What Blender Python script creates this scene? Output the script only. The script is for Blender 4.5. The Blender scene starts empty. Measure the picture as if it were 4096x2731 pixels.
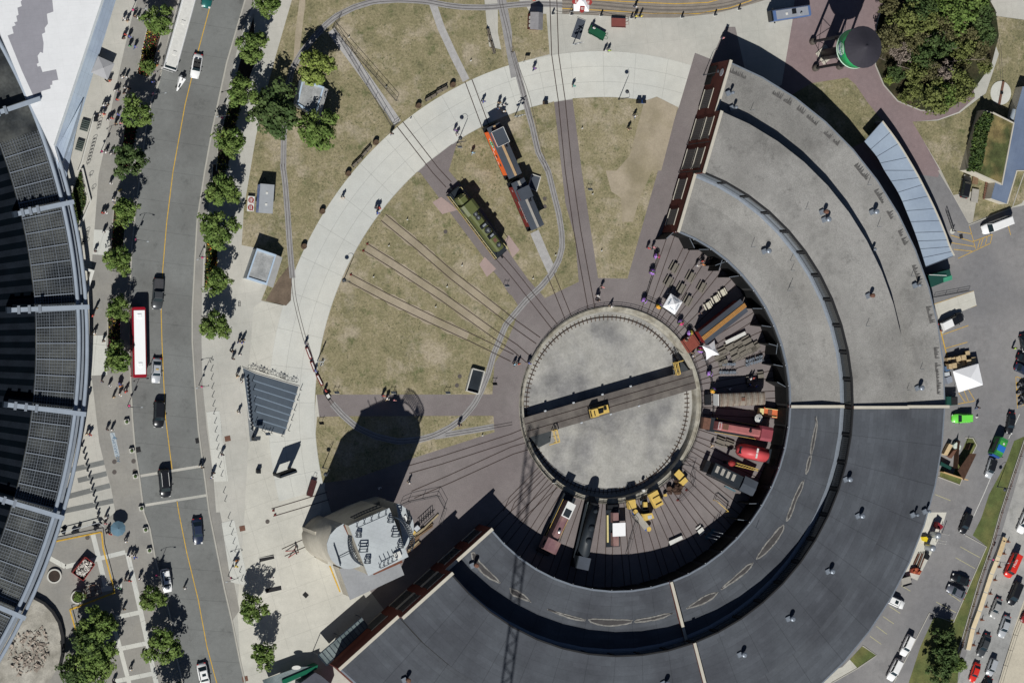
import bpy, bmesh, math, random
from mathutils import Vector, Matrix
from mathutils.geometry import tessellate_polygon
PI = math.pi; R = math.radians
sc = bpy.context.scene
# ------------------------------------------------------------------ camera (surveyed from the photograph: metres, origin = turntable centre, +Y up the picture)
CX, CY, F = 2048.0, 1365.5, 9218.1
H = 430.0
_n = Vector((-1387.47 - CX, 1136.83 - CY, F)).normalized()
_e1 = (Vector((1, 0, 0)) - _n.x * _n).normalized(); _e2 = _n.cross(_e1)
X0, Y0 = .422587 * H, .05687 * H
def W(px, py, z=0.0):
    "full-size photo pixel -> world point at height z"
    d = Vector((px - CX, py - CY, F)); X = d * ((H - z) / d.dot(_n))
    return Vector((X.dot(_e1) - X0, -(X.dot(_e2) - Y0), z))
cd = bpy.data.cameras.new('camera'); cam = bpy.data.objects.new('camera', cd); sc.collection.objects.link(cam); sc.camera = cam
def _wv(v): return Vector((v.dot(_e1), -v.dot(_e2), -v.dot(_n)))
ax, ay, az = _wv(Vector((1, 0, 0))), _wv(Vector((0, -1, 0))), _wv(Vector((0, 0, -1)))
cam.matrix_world = Matrix(((ax.x, ay.x, az.x, -X0), (ax.y, ay.y, az.y, Y0), (ax.z, ay.z, az.z, H), (0, 0, 0, 1)))
cd.sensor_width = 36; cd.lens = 36 * F / 4096; cd.clip_start = 1; cd.clip_end = 6000
sc.render.resolution_x = 1024; sc.render.resolution_y = 682
# ------------------------------------------------------------------ sky, sun, exposure
w = bpy.data.worlds.new('World'); sc.world = w; w.use_nodes = True
nt = w.node_tree; sky = nt.nodes.new('ShaderNodeTexSky'); sky.sky_type = 'NISHITA'; sky.sun_disc = False
SAZ, SEL = R(203.7), R(44.8)
sky.air_density = .45; sky.dust_density = .2; sky.sun_elevation = SEL; sky.sun_rotation = SAZ
bg = nt.nodes['Background']; bg.inputs['Strength'].default_value = 0.05; nt.links.new(sky.outputs[0], bg.inputs[0])
sd = bpy.data.lights.new('sun', 'SUN'); sd.energy = 4.6; sd.angle = R(.53); sd.color = (1, .985, .945)
sun = bpy.data.objects.new('sun', sd); sc.collection.objects.link(sun)
sv = Vector((math.sin(SAZ) * math.cos(SEL), math.cos(SAZ) * math.cos(SEL), math.sin(SEL)))
sun.rotation_euler = sv.to_track_quat('Z', 'Y').to_euler()
sc.view_settings.view_transform = 'Standard'; sc.view_settings.look = 'None'; sc.view_settings.exposure = 0; sc.view_settings.gamma = 1
# ------------------------------------------------------------------ helpers
col = sc.collection
rnd = random.Random(7)
ROW = (0, 683, 1366, 2048)
def px(t, *c):
    "tile-coordinates of the survey -> photo pixels"
    out = []
    for i in range(0, len(c), 2):
        x, y = c[i], c[i + 1]
        if t == 'o': out.append((x * 1.7415, y * 1.7415))
        elif t == 'p': out.append((x, y))
        else: out.append((int(t[0]) * 1024 + x / 2.296, ROW[int(t[1])] + y / 2.296))
    return out
def q(t, *c, z=0.0): return [W(a, b, z) for a, b in px(t, *c)]
def q1(t, x, y, z=0.0): return q(t, x, y, z=z)[0]
def arc(r, a0, a1, n, z=0.0): return [Vector((r * math.cos(R(a0 + (a1 - a0) * i / n)), r * math.sin(R(a0 + (a1 - a0) * i / n)), z)) for i in range(n + 1)]
def pol(r, a, z=0.0): return Vector((r * math.cos(R(a)), r * math.sin(R(a)), z))
def dirang(a, b): return math.atan2(b.y - a.y, b.x - a.x)
def lin(c): c /= 255.; return c / 12.92 if c <= .04045 else ((c + .055) / 1.055) ** 2.4
def C(r, g, b, k=1.12): return tuple(min(.86, lin(v) / k) for v in (r, g, b))
MATS = {}
def mat(name, rgb, rough=.85, var=.12, scale=1.5, metal=0., spec=.3, fine=.0, tint=None, bump=0.):
    "procedural material: two octaves of world-size noise over a base colour"
    if name in MATS: return MATS[name]
    m = bpy.data.materials.new(name); m.use_nodes = True; t = m.node_tree; N = t.nodes; L = t.links
    b = N['Principled BSDF']; b.inputs['Roughness'].default_value = rough; b.inputs['Metallic'].default_value = metal
    b.inputs['Specular IOR Level'].default_value = spec
    tc = N.new('ShaderNodeTexCoord')
    def noise(s, d=3, co=None):
        n = N.new('ShaderNodeTexNoise'); n.inputs['Scale'].default_value = s; n.inputs['Detail'].default_value = d
        L.new(co or tc.outputs['Object'], n.inputs['Vector']); return n.outputs['Fac']
    def mapr(src, a, c, lo=.3, hi=.7):
        n = N.new('ShaderNodeMapRange'); L.new(src, n.inputs[0]); n.inputs[1].default_value = lo; n.inputs[2].default_value = hi
        n.inputs[3].default_value = a; n.inputs[4].default_value = c; return n.outputs[0]
    def mul(a, c):
        n = N.new('ShaderNodeMath'); n.operation = 'MULTIPLY'; L.new(a, n.inputs[0])
        if isinstance(c, (int, float)): n.inputs[1].default_value = c
        else: L.new(c, n.inputs[1])
        return n.outputs[0]
    v = mapr(noise(scale), 1 - var, 1 + var)
    v = mul(v, mapr(noise(scale * 7, 2), 1 - var * .6, 1 + var * .6))
    if fine: v = mul(v, mapr(noise(scale * 40, 2), 1 - fine, 1 + fine))
    mx = N.new('ShaderNodeMix'); mx.data_type = 'RGBA'; mx.blend_type = 'MIX'
    mx.inputs[6].default_value = (*rgb, 1); mx.inputs[7].default_value = (*(tint or rgb), 1)
    L.new(mapr(noise(scale * .37 + .01, 4), 0, 1, .4, .62), mx.inputs[0])
    hv = N.new('ShaderNodeVectorMath'); hv.operation = 'SCALE'; L.new(mx.outputs[2], hv.inputs[0]); L.new(v, hv.inputs['Scale'])
    L.new(hv.outputs[0], b.inputs['Base Color'])
    if bump:
        bp = N.new('ShaderNodeBump'); bp.inputs['Strength'].default_value = bump; bp.inputs['Distance'].default_value = .05
        L.new(noise(scale * 20, 2), bp.inputs['Height']); L.new(bp.outputs[0], b.inputs['Normal'])
    m['out'] = hv.name; MATS[name] = m; return m
def overlay(m, fn):
    "insert a multiply mask (fn(tree) -> value socket) in front of the base colour"
    t = m.node_tree; N = t.nodes; L = t.links; b = N['Principled BSDF']
    src = b.inputs['Base Color'].links[0].from_socket
    hv = N.new('ShaderNodeVectorMath'); hv.operation = 'SCALE'; L.new(src, hv.inputs[0]); L.new(fn(t), hv.inputs['Scale']); L.new(hv.outputs[0], b.inputs['Base Color'])
def M_(t, op, a, b=None, c=None):
    n = t.nodes.new('ShaderNodeMath'); n.operation = op
    for i, v in enumerate((a, b, c)):
        if v is None: continue
        if isinstance(v, (int, float)): n.inputs[i].default_value = v
        else: t.links.new(v, n.inputs[i])
    return n.outputs[0]
def coords(t, ang=0.):
    tc = t.nodes.new('ShaderNodeTexCoord'); mp = t.nodes.new('ShaderNodeMapping'); mp.inputs['Rotation'].default_value = (0, 0, -ang)
    t.links.new(tc.outputs['Object'], mp.inputs[0]); s = t.nodes.new('ShaderNodeSeparateXYZ'); t.links.new(mp.outputs[0], s.inputs[0]); return s.outputs
def joint(t, u, period, width, dark, off=0.):
    f = M_(t, 'FRACT', M_(t, 'DIVIDE', M_(t, 'ADD', u, off), period)); return M_(t, 'SUBTRACT', 1.0, M_(t, 'MULTIPLY', M_(t, 'LESS_THAN', f, width / period), dark))
def gridlines(m, ang, pu, pv, wdt=.07, dark=.25):
    def fn(t):
        s = coords(t, R(ang)); return M_(t, 'MULTIPLY', joint(t, s[0], pu, wdt, dark, 1000 * pu), joint(t, s[1], pv, wdt, dark, 1000 * pv))
    overlay(m, fn)
class MB:
    def __init__(s): s.bm = bmesh.new(); s.mi = 0
    def face(s, vs):
        f = s.bm.faces.new([s.bm.verts.new(v) for v in vs]); f.material_index = s.mi; return f
    def hull(s, vs, fs):
        b = [s.bm.verts.new(v) for v in vs]
        for f in fs: g = s.bm.faces.new([b[i] for i in f]); g.material_index = s.mi
        return s
    def box(s, x, y, z, sx, sy, sz, a=0., top=None):
        "centre x,y, bottom z; top=(kx,ky) scales the top face"
        ca, sa = math.cos(a), math.sin(a); kx, ky = top or (1, 1); vs = []
        for zz, k1, k2 in ((z, 1, 1), (z + sz, kx, ky)):
            for dx, dy in ((-1, -1), (1, -1), (1, 1), (-1, 1)):
                u, v = dx * sx / 2 * k1, dy * sy / 2 * k2; vs.append((x + u * ca - v * sa, y + u * sa + v * ca, zz))
        return s.hull(vs, [(3, 2, 1, 0), (4, 5, 6, 7), (0, 1, 5, 4), (1, 2, 6, 5), (2, 3, 7, 6), (3, 0, 4, 7)])
    def prism(s, pts, z0, z1, bottom=False):
        pts = [Vector((p[0], p[1], 0)) for p in pts]
        ar = sum(pts[i].x * pts[(i + 1) % len(pts)].y - pts[(i + 1) % len(pts)].x * pts[i].y for i in range(len(pts)))
        if ar < 0: pts.reverse()
        n = len(pts); g = lambda z, i: z[i] if isinstance(z, (list, tuple)) else z
        if ar < 0 and isinstance(z1, list): z1 = z1[::-1]
        top = [s.bm.verts.new((p.x, p.y, g(z1, i))) for i, p in enumerate(pts)]; bot = [s.bm.verts.new((p.x, p.y, g(z0, i))) for i, p in enumerate(pts)]
        for t in tessellate_polygon([pts]):
            t = list(t)
            if (pts[t[1]] - pts[t[0]]).cross(pts[t[2]] - pts[t[0]]).z < 0: t.reverse()
            s.bm.faces.new([top[i] for i in t]).material_index = s.mi
            if bottom: s.bm.faces.new([bot[i] for i in reversed(t)]).material_index = s.mi
        for i in range(n):
            j = (i + 1) % n; s.bm.faces.new((bot[i], bot[j], top[j], top[i])).material_index = s.mi
        return s
    def sheet(s, pts, z):
        pts = [Vector((p[0], p[1], 0)) for p in pts]; v = [s.bm.verts.new((p.x, p.y, z)) for p in pts]
        for t in tessellate_polygon([pts]):
            t = list(t)
            if (pts[t[1]] - pts[t[0]]).cross(pts[t[2]] - pts[t[0]]).z < 0: t.reverse()
            try: s.bm.faces.new([v[i] for i in t]).material_index = s.mi
            except ValueError: pass
        return s
    def strip(s, pts, w, z0, z1=None, wl=None):
        "ribbon (or low wall if z1) of width w along a polyline"
        pts = [Vector((p[0], p[1], 0)) for p in pts]; l, r = [], []
        for i, p in enumerate(pts):
            a = pts[max(0, i - 1)]; b = pts[min(len(pts) - 1, i + 1)]; d = (b - a).normalized(); nrm = Vector((-d.y, d.x, 0))
            ww = (wl[i] if wl else w) / 2; l.append(p + nrm * ww); r.append(p - nrm * ww)
        for i in range(len(pts) - 1):
            if z1 is None: s.face([(*r[i].xy, z0), (*r[i + 1].xy, z0), (*l[i + 1].xy, z0), (*l[i].xy, z0)])
            else:
                A = [(*r[i].xy, z0), (*r[i + 1].xy, z0), (*l[i + 1].xy, z0), (*l[i].xy, z0)]; B = [(a, b, z1) for a, b, _ in A]
                s.hull(A + B, [(3, 2, 1, 0), (4, 5, 6, 7), (0, 1, 5, 4), (1, 2, 6, 5), (2, 3, 7, 6), (3, 0, 4, 7)])
        return s
    def tube(s, a, b, r, n=6, r2=None, cap=True):
        a, b = Vector(a), Vector(b); d = (b - a)
        if d.length < 1e-5: return s
        d.normalize(); u = d.orthogonal().normalized(); v = d.cross(u); r2 = r if r2 is None else r2
        A = [s.bm.verts.new(a + (u * math.cos(2 * PI * i / n) + v * math.sin(2 * PI * i / n)) * r) for i in range(n)]
        B = [s.bm.verts.new(b + (u * math.cos(2 * PI * i / n) + v * math.sin(2 * PI * i / n)) * r2) for i in range(n)]
        for i in range(n): s.bm.faces.new((A[i], A[(i + 1) % n], B[(i + 1) % n], B[i])).material_index = s.mi
        if cap: s.bm.faces.new(A[::-1]).material_index = s.mi; s.bm.faces.new(B).material_index = s.mi
        return s
    def path(s, pts, r, n=5):
        for i in range(len(pts) - 1): s.tube(pts[i], pts[i + 1], r, n)
        return s
    def lathe(s, prof, x=0., y=0., n=16, a0=0., a1=360.):
        full = abs(a1 - a0) >= 359.9; k = n if full else n + 1; rings = []
        for r, z in prof: rings.append([s.bm.verts.new((x + r * math.cos(R(a0 + (a1 - a0) * i / n)), y + r * math.sin(R(a0 + (a1 - a0) * i / n)), z)) for i in range(k)])
        for a, b in zip(rings, rings[1:]):
            for i in range(n): j = (i + 1) % k; s.bm.faces.new((a[i], a[j], b[j], b[i])).material_index = s.mi
        if full:
            if prof[0][0] > 1e-4: s.bm.faces.new(rings[0][::-1]).material_index = s.mi
            if prof[-1][0] > 1e-4: s.bm.faces.new(rings[-1]).material_index = s.mi
        return s
    def ball(s, x, y, z, rx, ry=None, rz=None, seg=10, rings=6):
        ry = ry or rx; rz = rz or rx; R_ = []
        for j in range(1, rings):
            th = PI * j / rings; R_.append([s.bm.verts.new((x + rx * math.sin(th) * math.cos(2 * PI * i / seg), y + ry * math.sin(th) * math.sin(2 * PI * i / seg), z + rz * math.cos(th))) for i in range(seg)])
        t = s.bm.verts.new((x, y, z + rz)); b = s.bm.verts.new((x, y, z - rz))
        for i in range(seg):
            j = (i + 1) % seg; s.bm.faces.new((t, R_[0][i], R_[0][j])).material_index = s.mi; s.bm.faces.new((b, R_[-1][j], R_[-1][i])).material_index = s.mi
            for a, c in zip(R_, R_[1:]): s.bm.faces.new((a[i], c[i], c[j], a[j])).material_index = s.mi
        return s
    def loft(s, secs, caps=True):
        rings = [[s.bm.verts.new(p) for p in sec] for sec in secs]; n = len(rings[0])
        for a, b in zip(rings, rings[1:]):
            for i in range(n): j = (i + 1) % n; s.bm.faces.new((a[i], a[j], b[j], b[i])).material_index = s.mi
        if caps: s.bm.faces.new(rings[0][::-1]).material_index = s.mi; s.bm.faces.new(rings[-1]).material_index = s.mi
        return s
    def build(s, name, m, parent=None, smooth=False, loc=None, fix=True):
        if fix: bmesh.ops.recalc_face_normals(s.bm, faces=s.bm.faces)
        me = bpy.data.meshes.new(name); s.bm.to_mesh(me); s.bm.free()
        for k in (m if isinstance(m, (list, tuple)) else [m]): me.materials.append(k)
        if smooth: me.polygons.foreach_set('use_smooth', [True] * len(me.polygons))
        o = bpy.data.objects.new(name, me); col.objects.link(o)
        if parent: o.parent = parent
        if loc is not None: o.location = loc
        return o
def tag(o, label=None, cat=None, group=None, kind=None):
    if label: o['label'] = label
    if cat: o['category'] = cat
    if group: o['group'] = group
    if kind: o['kind'] = kind
    return o
def thing(name, label, cat, loc=(0, 0, 0), rz=0., group=None):
    o = bpy.data.objects.new(name, None); col.objects.link(o); o.empty_display_size = .5; o.location = loc; o.rotation_euler = (0, 0, rz)
    return tag(o, label, cat, group)
GZ = [0]
def ground(name, pts, z, m, mb=None):
    if mb is None: GZ[0] += 1; z += GZ[0] * .00037
    o = (mb or MB().sheet(pts, z)).build(name, m, fix=False); o['kind'] = 'structure'; return o
def setmat(o, m):
    if o.type == 'MESH' and len(o.material_slots): o.material_slots[0].link = 'OBJECT'; o.material_slots[0].material = m
def dup(root, loc=None, rz=None, label=None, group=None, colors=None, scale=None):
    "copy of a thing with copies of its parts and sub-parts; colors = {part: material}"
    r = root.copy(); col.objects.link(r)
    if loc is not None: r.location = loc
    if rz is not None: r.rotation_euler = (0, 0, rz)
    if scale is not None: r.scale = scale if isinstance(scale, (tuple, list)) else (scale,) * 3
    if label: r['label'] = label
    if group: r['group'] = group
    def rec(a, b):
        for ch in KIDS.get(a.name, ()):
            c = ch.copy(); col.objects.link(c); c.parent = b
            base = ch.name.split('.')[0]
            if colors and base in colors: setmat(c, colors[base])
            rec(ch, c)
    rec(root, r); return r
KIDS = {}
def proto(root):
    "remember the children of a prototype (for dup)"
    allo = list(bpy.data.objects)
    def rec(o):
        k = [c for c in allo if c.parent == o]
        if k: KIDS[o.name] = k
        for c in k: rec(c)
    rec(root); return root
ORD = 'first second third fourth fifth sixth seventh eighth ninth tenth eleventh twelfth thirteenth fourteenth fifteenth sixteenth seventeenth eighteenth nineteenth twentieth'.split() + ['twenty-' + w for w in 'first second third fourth fifth sixth seventh eighth ninth'.split()] + ['thirtieth'] + ['thirty-' + w for w in 'first second third fourth fifth sixth seventh eighth ninth'.split()] + ['fortieth']
def uses(t, m):
    return m
# ------------------------------------------------------------------ ground materials
m_conc = mat('sidewalk concrete', C(190, 187, 178), .9, .07, .12, fine=.05, tint=C(181, 180, 172))
m_path = mat('path concrete', C(206, 205, 196), .9, .06, .1, fine=.05, tint=C(198, 199, 193))
m_plaza = mat('plaza concrete', C(204, 201, 190), .9, .08, .1, fine=.05, tint=C(192, 190, 180))
m_walk = mat('grey brown paving', C(150, 147, 140), .9, .08, .3, fine=.06, tint=C(143, 141, 136))
m_asph = mat('street asphalt', C(124, 126, 124), .9, .08, .18, fine=.08, tint=C(114, 115, 113))
m_park = mat('parking asphalt', C(127, 126, 127), .9, .09, .12, fine=.08, tint=C(142, 140, 139))
m_pav = mat('brown brick paving', C(124, 116, 115), .9, .07, .12, fine=.1, tint=C(132, 125, 123))
m_mar = mat('maroon brick paving', C(134, 119, 120), .9, .09, .15, fine=.08, tint=C(140, 122, 122))
m_pink = mat('pink brick paving', C(168, 148, 142), .9, .06, .3, fine=.06)
m_grav = mat('grey gravel', C(150, 148, 147), .95, .12, .8, fine=.2)
m_ballast = mat('pale ballast', C(172, 170, 168), .95, .1, 1.2, fine=.22)
m_pit = mat('pit gravel', C(168, 166, 160), .95, .16, .3, fine=.26, tint=C(140, 139, 138))
m_dirt = mat('bare dirt', C(168, 156, 136), .95, .1, .3, fine=.14, tint=C(146, 136, 112))
m_soil = mat('planting soil', C(62, 52, 46), .95, .2, 1.5, fine=.3)
m_street = mat('worn concrete street', C(158, 158, 156), .9, .1, .1, fine=.06, tint=C(176, 173, 166))
m_tan = mat('tan gravel lot', C(196, 188, 170), .95, .08, .2, fine=.1)
m_curb = mat('curb concrete', C(176, 173, 164), .9, .06, .5)
m_ypaint = mat('yellow road paint', C(205, 165, 62), .8, .18, 2.)
m_ypale = mat('faded yellow paint', C(186, 180, 140), .8, .12, 2.)
m_wpaint = mat('white road paint', C(215, 214, 208), .8, .08, 2.)
m_rail = mat('rusted rail steel', C(74, 62, 58), .7, .15, 2., metal=.2)
m_rail2 = mat('weathered rail steel', C(92, 86, 84), .7, .15, 2., metal=.2)
m_tie = mat('timber tie', C(96, 82, 70), .9, .2, 2.)
def lawn_mat(name, dry, seed, dirtq=.0):
    m = bpy.data.materials.new(name); m.use_nodes = True; t = m.node_tree; N = t.nodes; L = t.links; b = N['Principled BSDF']; b.inputs['Roughness'].default_value = .95; b.inputs['Specular IOR Level'].default_value = .1
    tc = N.new('ShaderNodeTexCoord')
    mp = N.new('ShaderNodeMapping'); mp.inputs['Location'].default_value = (seed * 17., seed * 5., 0); L.new(tc.outputs['Object'], mp.inputs[0])
    def nz(s, d, rough=.6):
        n = N.new('ShaderNodeTexNoise'); n.inputs['Scale'].default_value = s; n.inputs['Detail'].default_value = d; n.inputs['Roughness'].default_value = rough; L.new(mp.outputs[0], n.inputs['Vector']); return n.outputs['Fac']
    def ramp(src, st):
        r = N.new('ShaderNodeValToRGB'); L.new(src, r.inputs[0]); e = r.color_ramp.elements
        e[0].position, e[0].color = st[0][0], (*st[0][1], 1); e[1].position, e[1].color = st[-1][0], (*st[-1][1], 1)
        for p, c in st[1:-1]: k = e.new(p); k.color = (*c, 1)
        return r.outputs[0]
    base = ramp(nz(.2, 12, .8), [(.34 - dry, C(108, 106, 80)), (.45 - dry, C(134, 128, 98)), (.54 - dry, C(148, 139, 110)), (.62, C(164, 153, 128)), (.7, C(178, 166, 144))])
    speck = M_(t, 'GREATER_THAN', nz(1.9, 4, .75), .59)
    blot = M_(t, 'GREATER_THAN', nz(.16, 3), .5)
    mx = N.new('ShaderNodeMix'); mx.data_type = 'RGBA'; L.new(base, mx.inputs[6]); mx.inputs[7].default_value = (*C(78, 84, 60), 1)
    L.new(M_(t, 'MULTIPLY', M_(t, 'MULTIPLY', speck, blot), .75), mx.inputs[0])
    mg = N.new('ShaderNodeMix'); mg.data_type = 'RGBA'; L.new(mx.outputs[2], mg.inputs[6]); mg.inputs[7].default_value = (*C(88, 98, 62), 1)
    r3 = N.new('ShaderNodeMapRange'); L.new(nz(.35, 5, .7), r3.inputs[0]); r3.inputs[1].default_value = .56; r3.inputs[2].default_value = .68; r3.inputs[4].default_value = .7
    L.new(r3.outputs[0], mg.inputs[0])
    f = N.new('ShaderNodeMapRange'); L.new(nz(2.4, 6, .85), f.inputs[0]); f.inputs[1].default_value = .3; f.inputs[2].default_value = .7; f.inputs[3].default_value = .5; f.inputs[4].default_value = 1.46
    md = N.new('ShaderNodeMix'); md.data_type = 'RGBA'; L.new(mg.outputs[2], md.inputs[6]); md.inputs[7].default_value = (*C(176, 164, 144), 1); r4 = N.new('ShaderNodeMapRange'); L.new(nz(.11, 7, .7), r4.inputs[0]); r4.inputs[1].default_value = .52; r4.inputs[2].default_value = .64; r4.inputs[4].default_value = .8; L.new(r4.outputs[0], md.inputs[0])
    hv = N.new('ShaderNodeVectorMath'); hv.operation = 'SCALE'; L.new(md.outputs[2], hv.inputs[0]); L.new(f.outputs[0], hv.inputs['Scale']); L.new(hv.outputs[0], b.inputs['Base Color'])
    return m
m_lawn = lawn_mat('dry lawn', 0, 1); m_lawn2 = lawn_mat('patchy lawn', .03, 2); m_lawn3 = lawn_mat('greener lawn', -.05, 3)
def green(name, dry, seed):
    m = mat(name, C(88, 98, 56), .95, .22, .5, fine=.35, tint=C(112, 112, 68)); return m
m_green = green('verge grass', 0, 4)
def polar(m, pr=3.07, r0=62.2, pa=5.8, w_=.08, dark=.27):
    def fn(t):
        tc = t.nodes.new('ShaderNodeTexCoord'); s = t.nodes.new('ShaderNodeSeparateXYZ'); t.links.new(tc.outputs['Object'], s.inputs[0])
        x, y = s.outputs[0], s.outputs[1]
        r = M_(t, 'SQRT', M_(t, 'ADD', M_(t, 'MULTIPLY', x, x), M_(t, 'MULTIPLY', y, y))); a = M_(t, 'ARCTAN2', y, x)
        k1 = joint(t, r, pr, w_, dark, pr * 100 - r0 + w_ / 2)
        k2 = joint(t, a, R(pa), R(pa) * w_ / 6.6, dark, R(pa) * 100 + R(1.3)); return M_(t, 'MULTIPLY', k1, k2)
    overlay(m, fn)
polar(m_path); gridlines(m_plaza, 17, 5.2, 4.4, .06, .22); gridlines(m_conc, 8, 3.6, 5.5, .05, .16); gridlines(m_asph, -7, 60., 5.7, .1, .22)
gridlines(m_walk, 8, 3.2, 3.2, .05, .1); gridlines(m_street, 66, 6, 5, .07, .16)
def stains(m, s, lo, hi, dark, sp=None):
    def fn(t):
        tc = t.nodes.new('ShaderNodeTexCoord'); n = t.nodes.new('ShaderNodeTexNoise'); n.inputs['Scale'].default_value = s; n.inputs['Detail'].default_value = 6; n.inputs['Roughness'].default_value = .7; t.links.new(tc.outputs['Object'], n.inputs[0])
        r = t.nodes.new('ShaderNodeMapRange'); t.links.new(n.outputs['Fac'], r.inputs[0]); r.inputs[1].default_value = lo; r.inputs[2].default_value = hi; r.inputs[3].default_value = 1; r.inputs[4].default_value = 1 - dark; return r.outputs[0]
    overlay(m, fn)
for m_, *a in ((m_asph, .35, .56, .72, .3), (m_asph, 2.2, .64, .7, .35), (m_park, .12, .52, .7, .25), (m_park, 1.3, .64, .72, .35), (m_pav, .1, .5, .68, .14), (m_pit, .12, .5, .66, .2), (m_path, .5, .6, .75, .1), (m_plaza, .4, .58, .75, .14), (m_street, .3, .5, .7, .3), (m_mar, .3, .5, .7, .15), (m_conc, .3, .58, .75, .12)): stains(m_, *a)
# ------------------------------------------------------------------ ground sheets
mb = MB(); n = 96
for r0, r1 in ((20.0, 160), (160, 900), (900, 5000)):
    a, b = arc(r0, 0, 360, n), arc(r1, 0, 360, n)
    for i in range(n): mb.face([(*a[i].xy, 0), (*b[i].xy, 0), (*b[i + 1].xy, 0), (*a[i + 1].xy, 0)])
ground('ground', None, 0, m_conc, mb)
road_l = q('00', 1660, -200, 1640, 0, 1560, 300, 1455, 770, 1390, 920, 1340, 1180, 1290, 1568) + q('01', 1240, 400, 1210, 700, 1200, 900, 1192, 1200, 1190, 1568) + q('02', 1200, 400, 1215, 700, 1240, 1000, 1280, 1250, 1320, 1568) + q('03', 1375, 150, 1430, 450, 1500, 700, 1560, 950, 1600, 1250, 1680, 1568, 1740, 1900)
road_r = q('00', 2300, -200, 2250, 0, 2080, 580, 1950, 1180, 1880, 1568) + q('01', 1810, 450, 1790, 800, 1765, 1300, 1765, 1568) + q('02', 1790, 400, 1820, 800, 1860, 1100, 1920, 1568) + q('03', 1990, 350, 2060, 700, 2130, 1000, 2200, 1350, 2250, 1568, 2320, 1900)
ground('road', road_l + road_r[::-1], .02, m_asph)
kr = MB(); kr.strip(road_l, .28, 0, .14); kr.strip(road_r, .28, 0, .14); ground('kerb', None, 0, m_curb, kr)
# brown paved strip beyond the right kerb
pr_ = q('00', 2385, -200, 2340, 0, 2190, 400, 2080, 900, 1990, 1500) + q('01', 1955, 60, 1880, 560, 1855, 1100, 1850, 1568) + q('02', 1860, 400, 1900, 800, 1960, 1250, 1985, 1568) + q('03', 2020, 0, 2140, 600, 2200, 900)
ground('kerbside_paving', road_r[:-3] + pr_[::-1], .012, m_walk)
# left sidewalks
lw = q('00', 1290, -200, 1260, 0, 1210, 170, 1145, 440, 1100, 640, 1030, 960, 985, 1250, 940, 1450) + q('01', 905, 40, 868, 530, 850, 765, 830, 1000, 825, 1510) + q('02', 840, 312, 870, 560, 910, 920, 960, 1130, 1020, 1340, 1060, 1568) + q('03', 950, 80, 440, 260, -200, 420, -300, 1900, 1000, 1900)
ground('left_pavement', lw + road_l[::-1], .012, m_walk)
for p in (q('01', 865, 540, 1010, 548, 1003, 778, 850, 768), q('01', 822, 1512, 975, 1512) + q('02', 985, 305, 840, 312)): ground('pale_pavement_panel', p, .022, m_path)
mb = MB()
for s_, w_ in ((q('03', 850, 190, 975, 700), .9), (q('03', 1170, 370, 1290, 900, 1450, 1640), .9), (q('03', 1060, 1090, 1200, 1620), .8)): mb.strip(s_, w_, .026)
for s_ in (q('03', 600, 500, 1150, 365), q('03', 1060, 965, 1290, 915), q('03', 1060, 1260, 1350, 1200), q('03', 1060, 1550, 1420, 1475), q('03', 920, 712, 1120, 675), q('03', 420, 400, 600, 500)): mb.strip(s_, .85, .032)
ground('paving_bands', None, 0, m_path, mb)
mb = MB()
for s_ in (q('02', 600, 1190, 955, 1108), q('02', 715, 1275, 980, 1210), q('02', 590, 1430, 1010, 1320), q('02', 560, 1560, 1040, 1460)): mb.strip(s_, .95, .016)
ground('dark_paving_stripes', None, 0, m_asph, mb)
mb = MB().strip(q('02', 1290, 1232, 1860, 1140), .5, .03).strip(q('02', 1335, 1500, 1905, 1408), .5, .03)
ground('crosswalk_lines', None, 0, m_conc, mb)
cl = q('00', 1990, -200, 1925, 75, 1825, 450, 1700, 960, 1590, 1568) + q('01', 1530, 480, 1495, 900, 1480, 1300, 1487, 1568) + q('02', 1505, 400, 1520, 700, 1580, 1170)
mb = MB().strip(cl, .16, .03).strip(q('02', 1625, 1460, 1642, 1568) + q('03', 1715, 370, 1820, 800, 1900, 1230, 1990, 1568, 2060, 1900), .16, .03); ground('road_centre_line', None, 0, m_ypaint, mb)
# plaza between the street and the round path
ground('plaza', q('o', 583, 705, 600, 692, 655, 700, 672, 690, 727, 905, 750, 1090, 735, 1180, 760, 1300, 850, 1380, 745, 1520, 640, 1700, 560, 1640, 545, 1400, 560, 1200, 572, 1000, 570, 860), .01, m_plaza)
mb = MB(); a, b = arc(62.1, 71.5, 194, 90), arc(71.4, 71.5, 194, 90)
for i in range(90): mb.face([(*a[i].xy, .014), (*b[i].xy, .014), (*b[i + 1].xy, .014), (*a[i + 1].xy, .014)][::-1])
ground('round_path', None, 0, m_path, mb)
# brick paved yard round the turntable
mb = MB(); a, b = arc(20.0, 72.4, 219.1 + 360 - 360, 100), arc(62.1, 72.4, 219.1, 100)
for i in range(100): mb.face([(*a[i].xy, .012), (*b[i].xy, .012), (*b[i + 1].xy, .012), (*a[i + 1].xy, .012)][::-1])
a, b = arc(20.0, -141, 72.4, 160), arc(38, -141, 72.4, 160)
for i in range(160): mb.face([(*a[i].xy, .012), (*b[i].xy, .012), (*b[i + 1].xy, .012), (*a[i + 1].xy, .012)][::-1])
ground('brick_yard', None, 0, m_pav, mb)
ground('brick_walk', q('20', 1680, 488, 1830, 548, 1960, 250, 2050, 250, 2351, 1568, 1500, 1568) + [pol(70, 70), pol(40, 70), pol(30, 72.4)] + q('21', 1060, 990) + q('20', 1535, 975), .02, m_pav)
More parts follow.
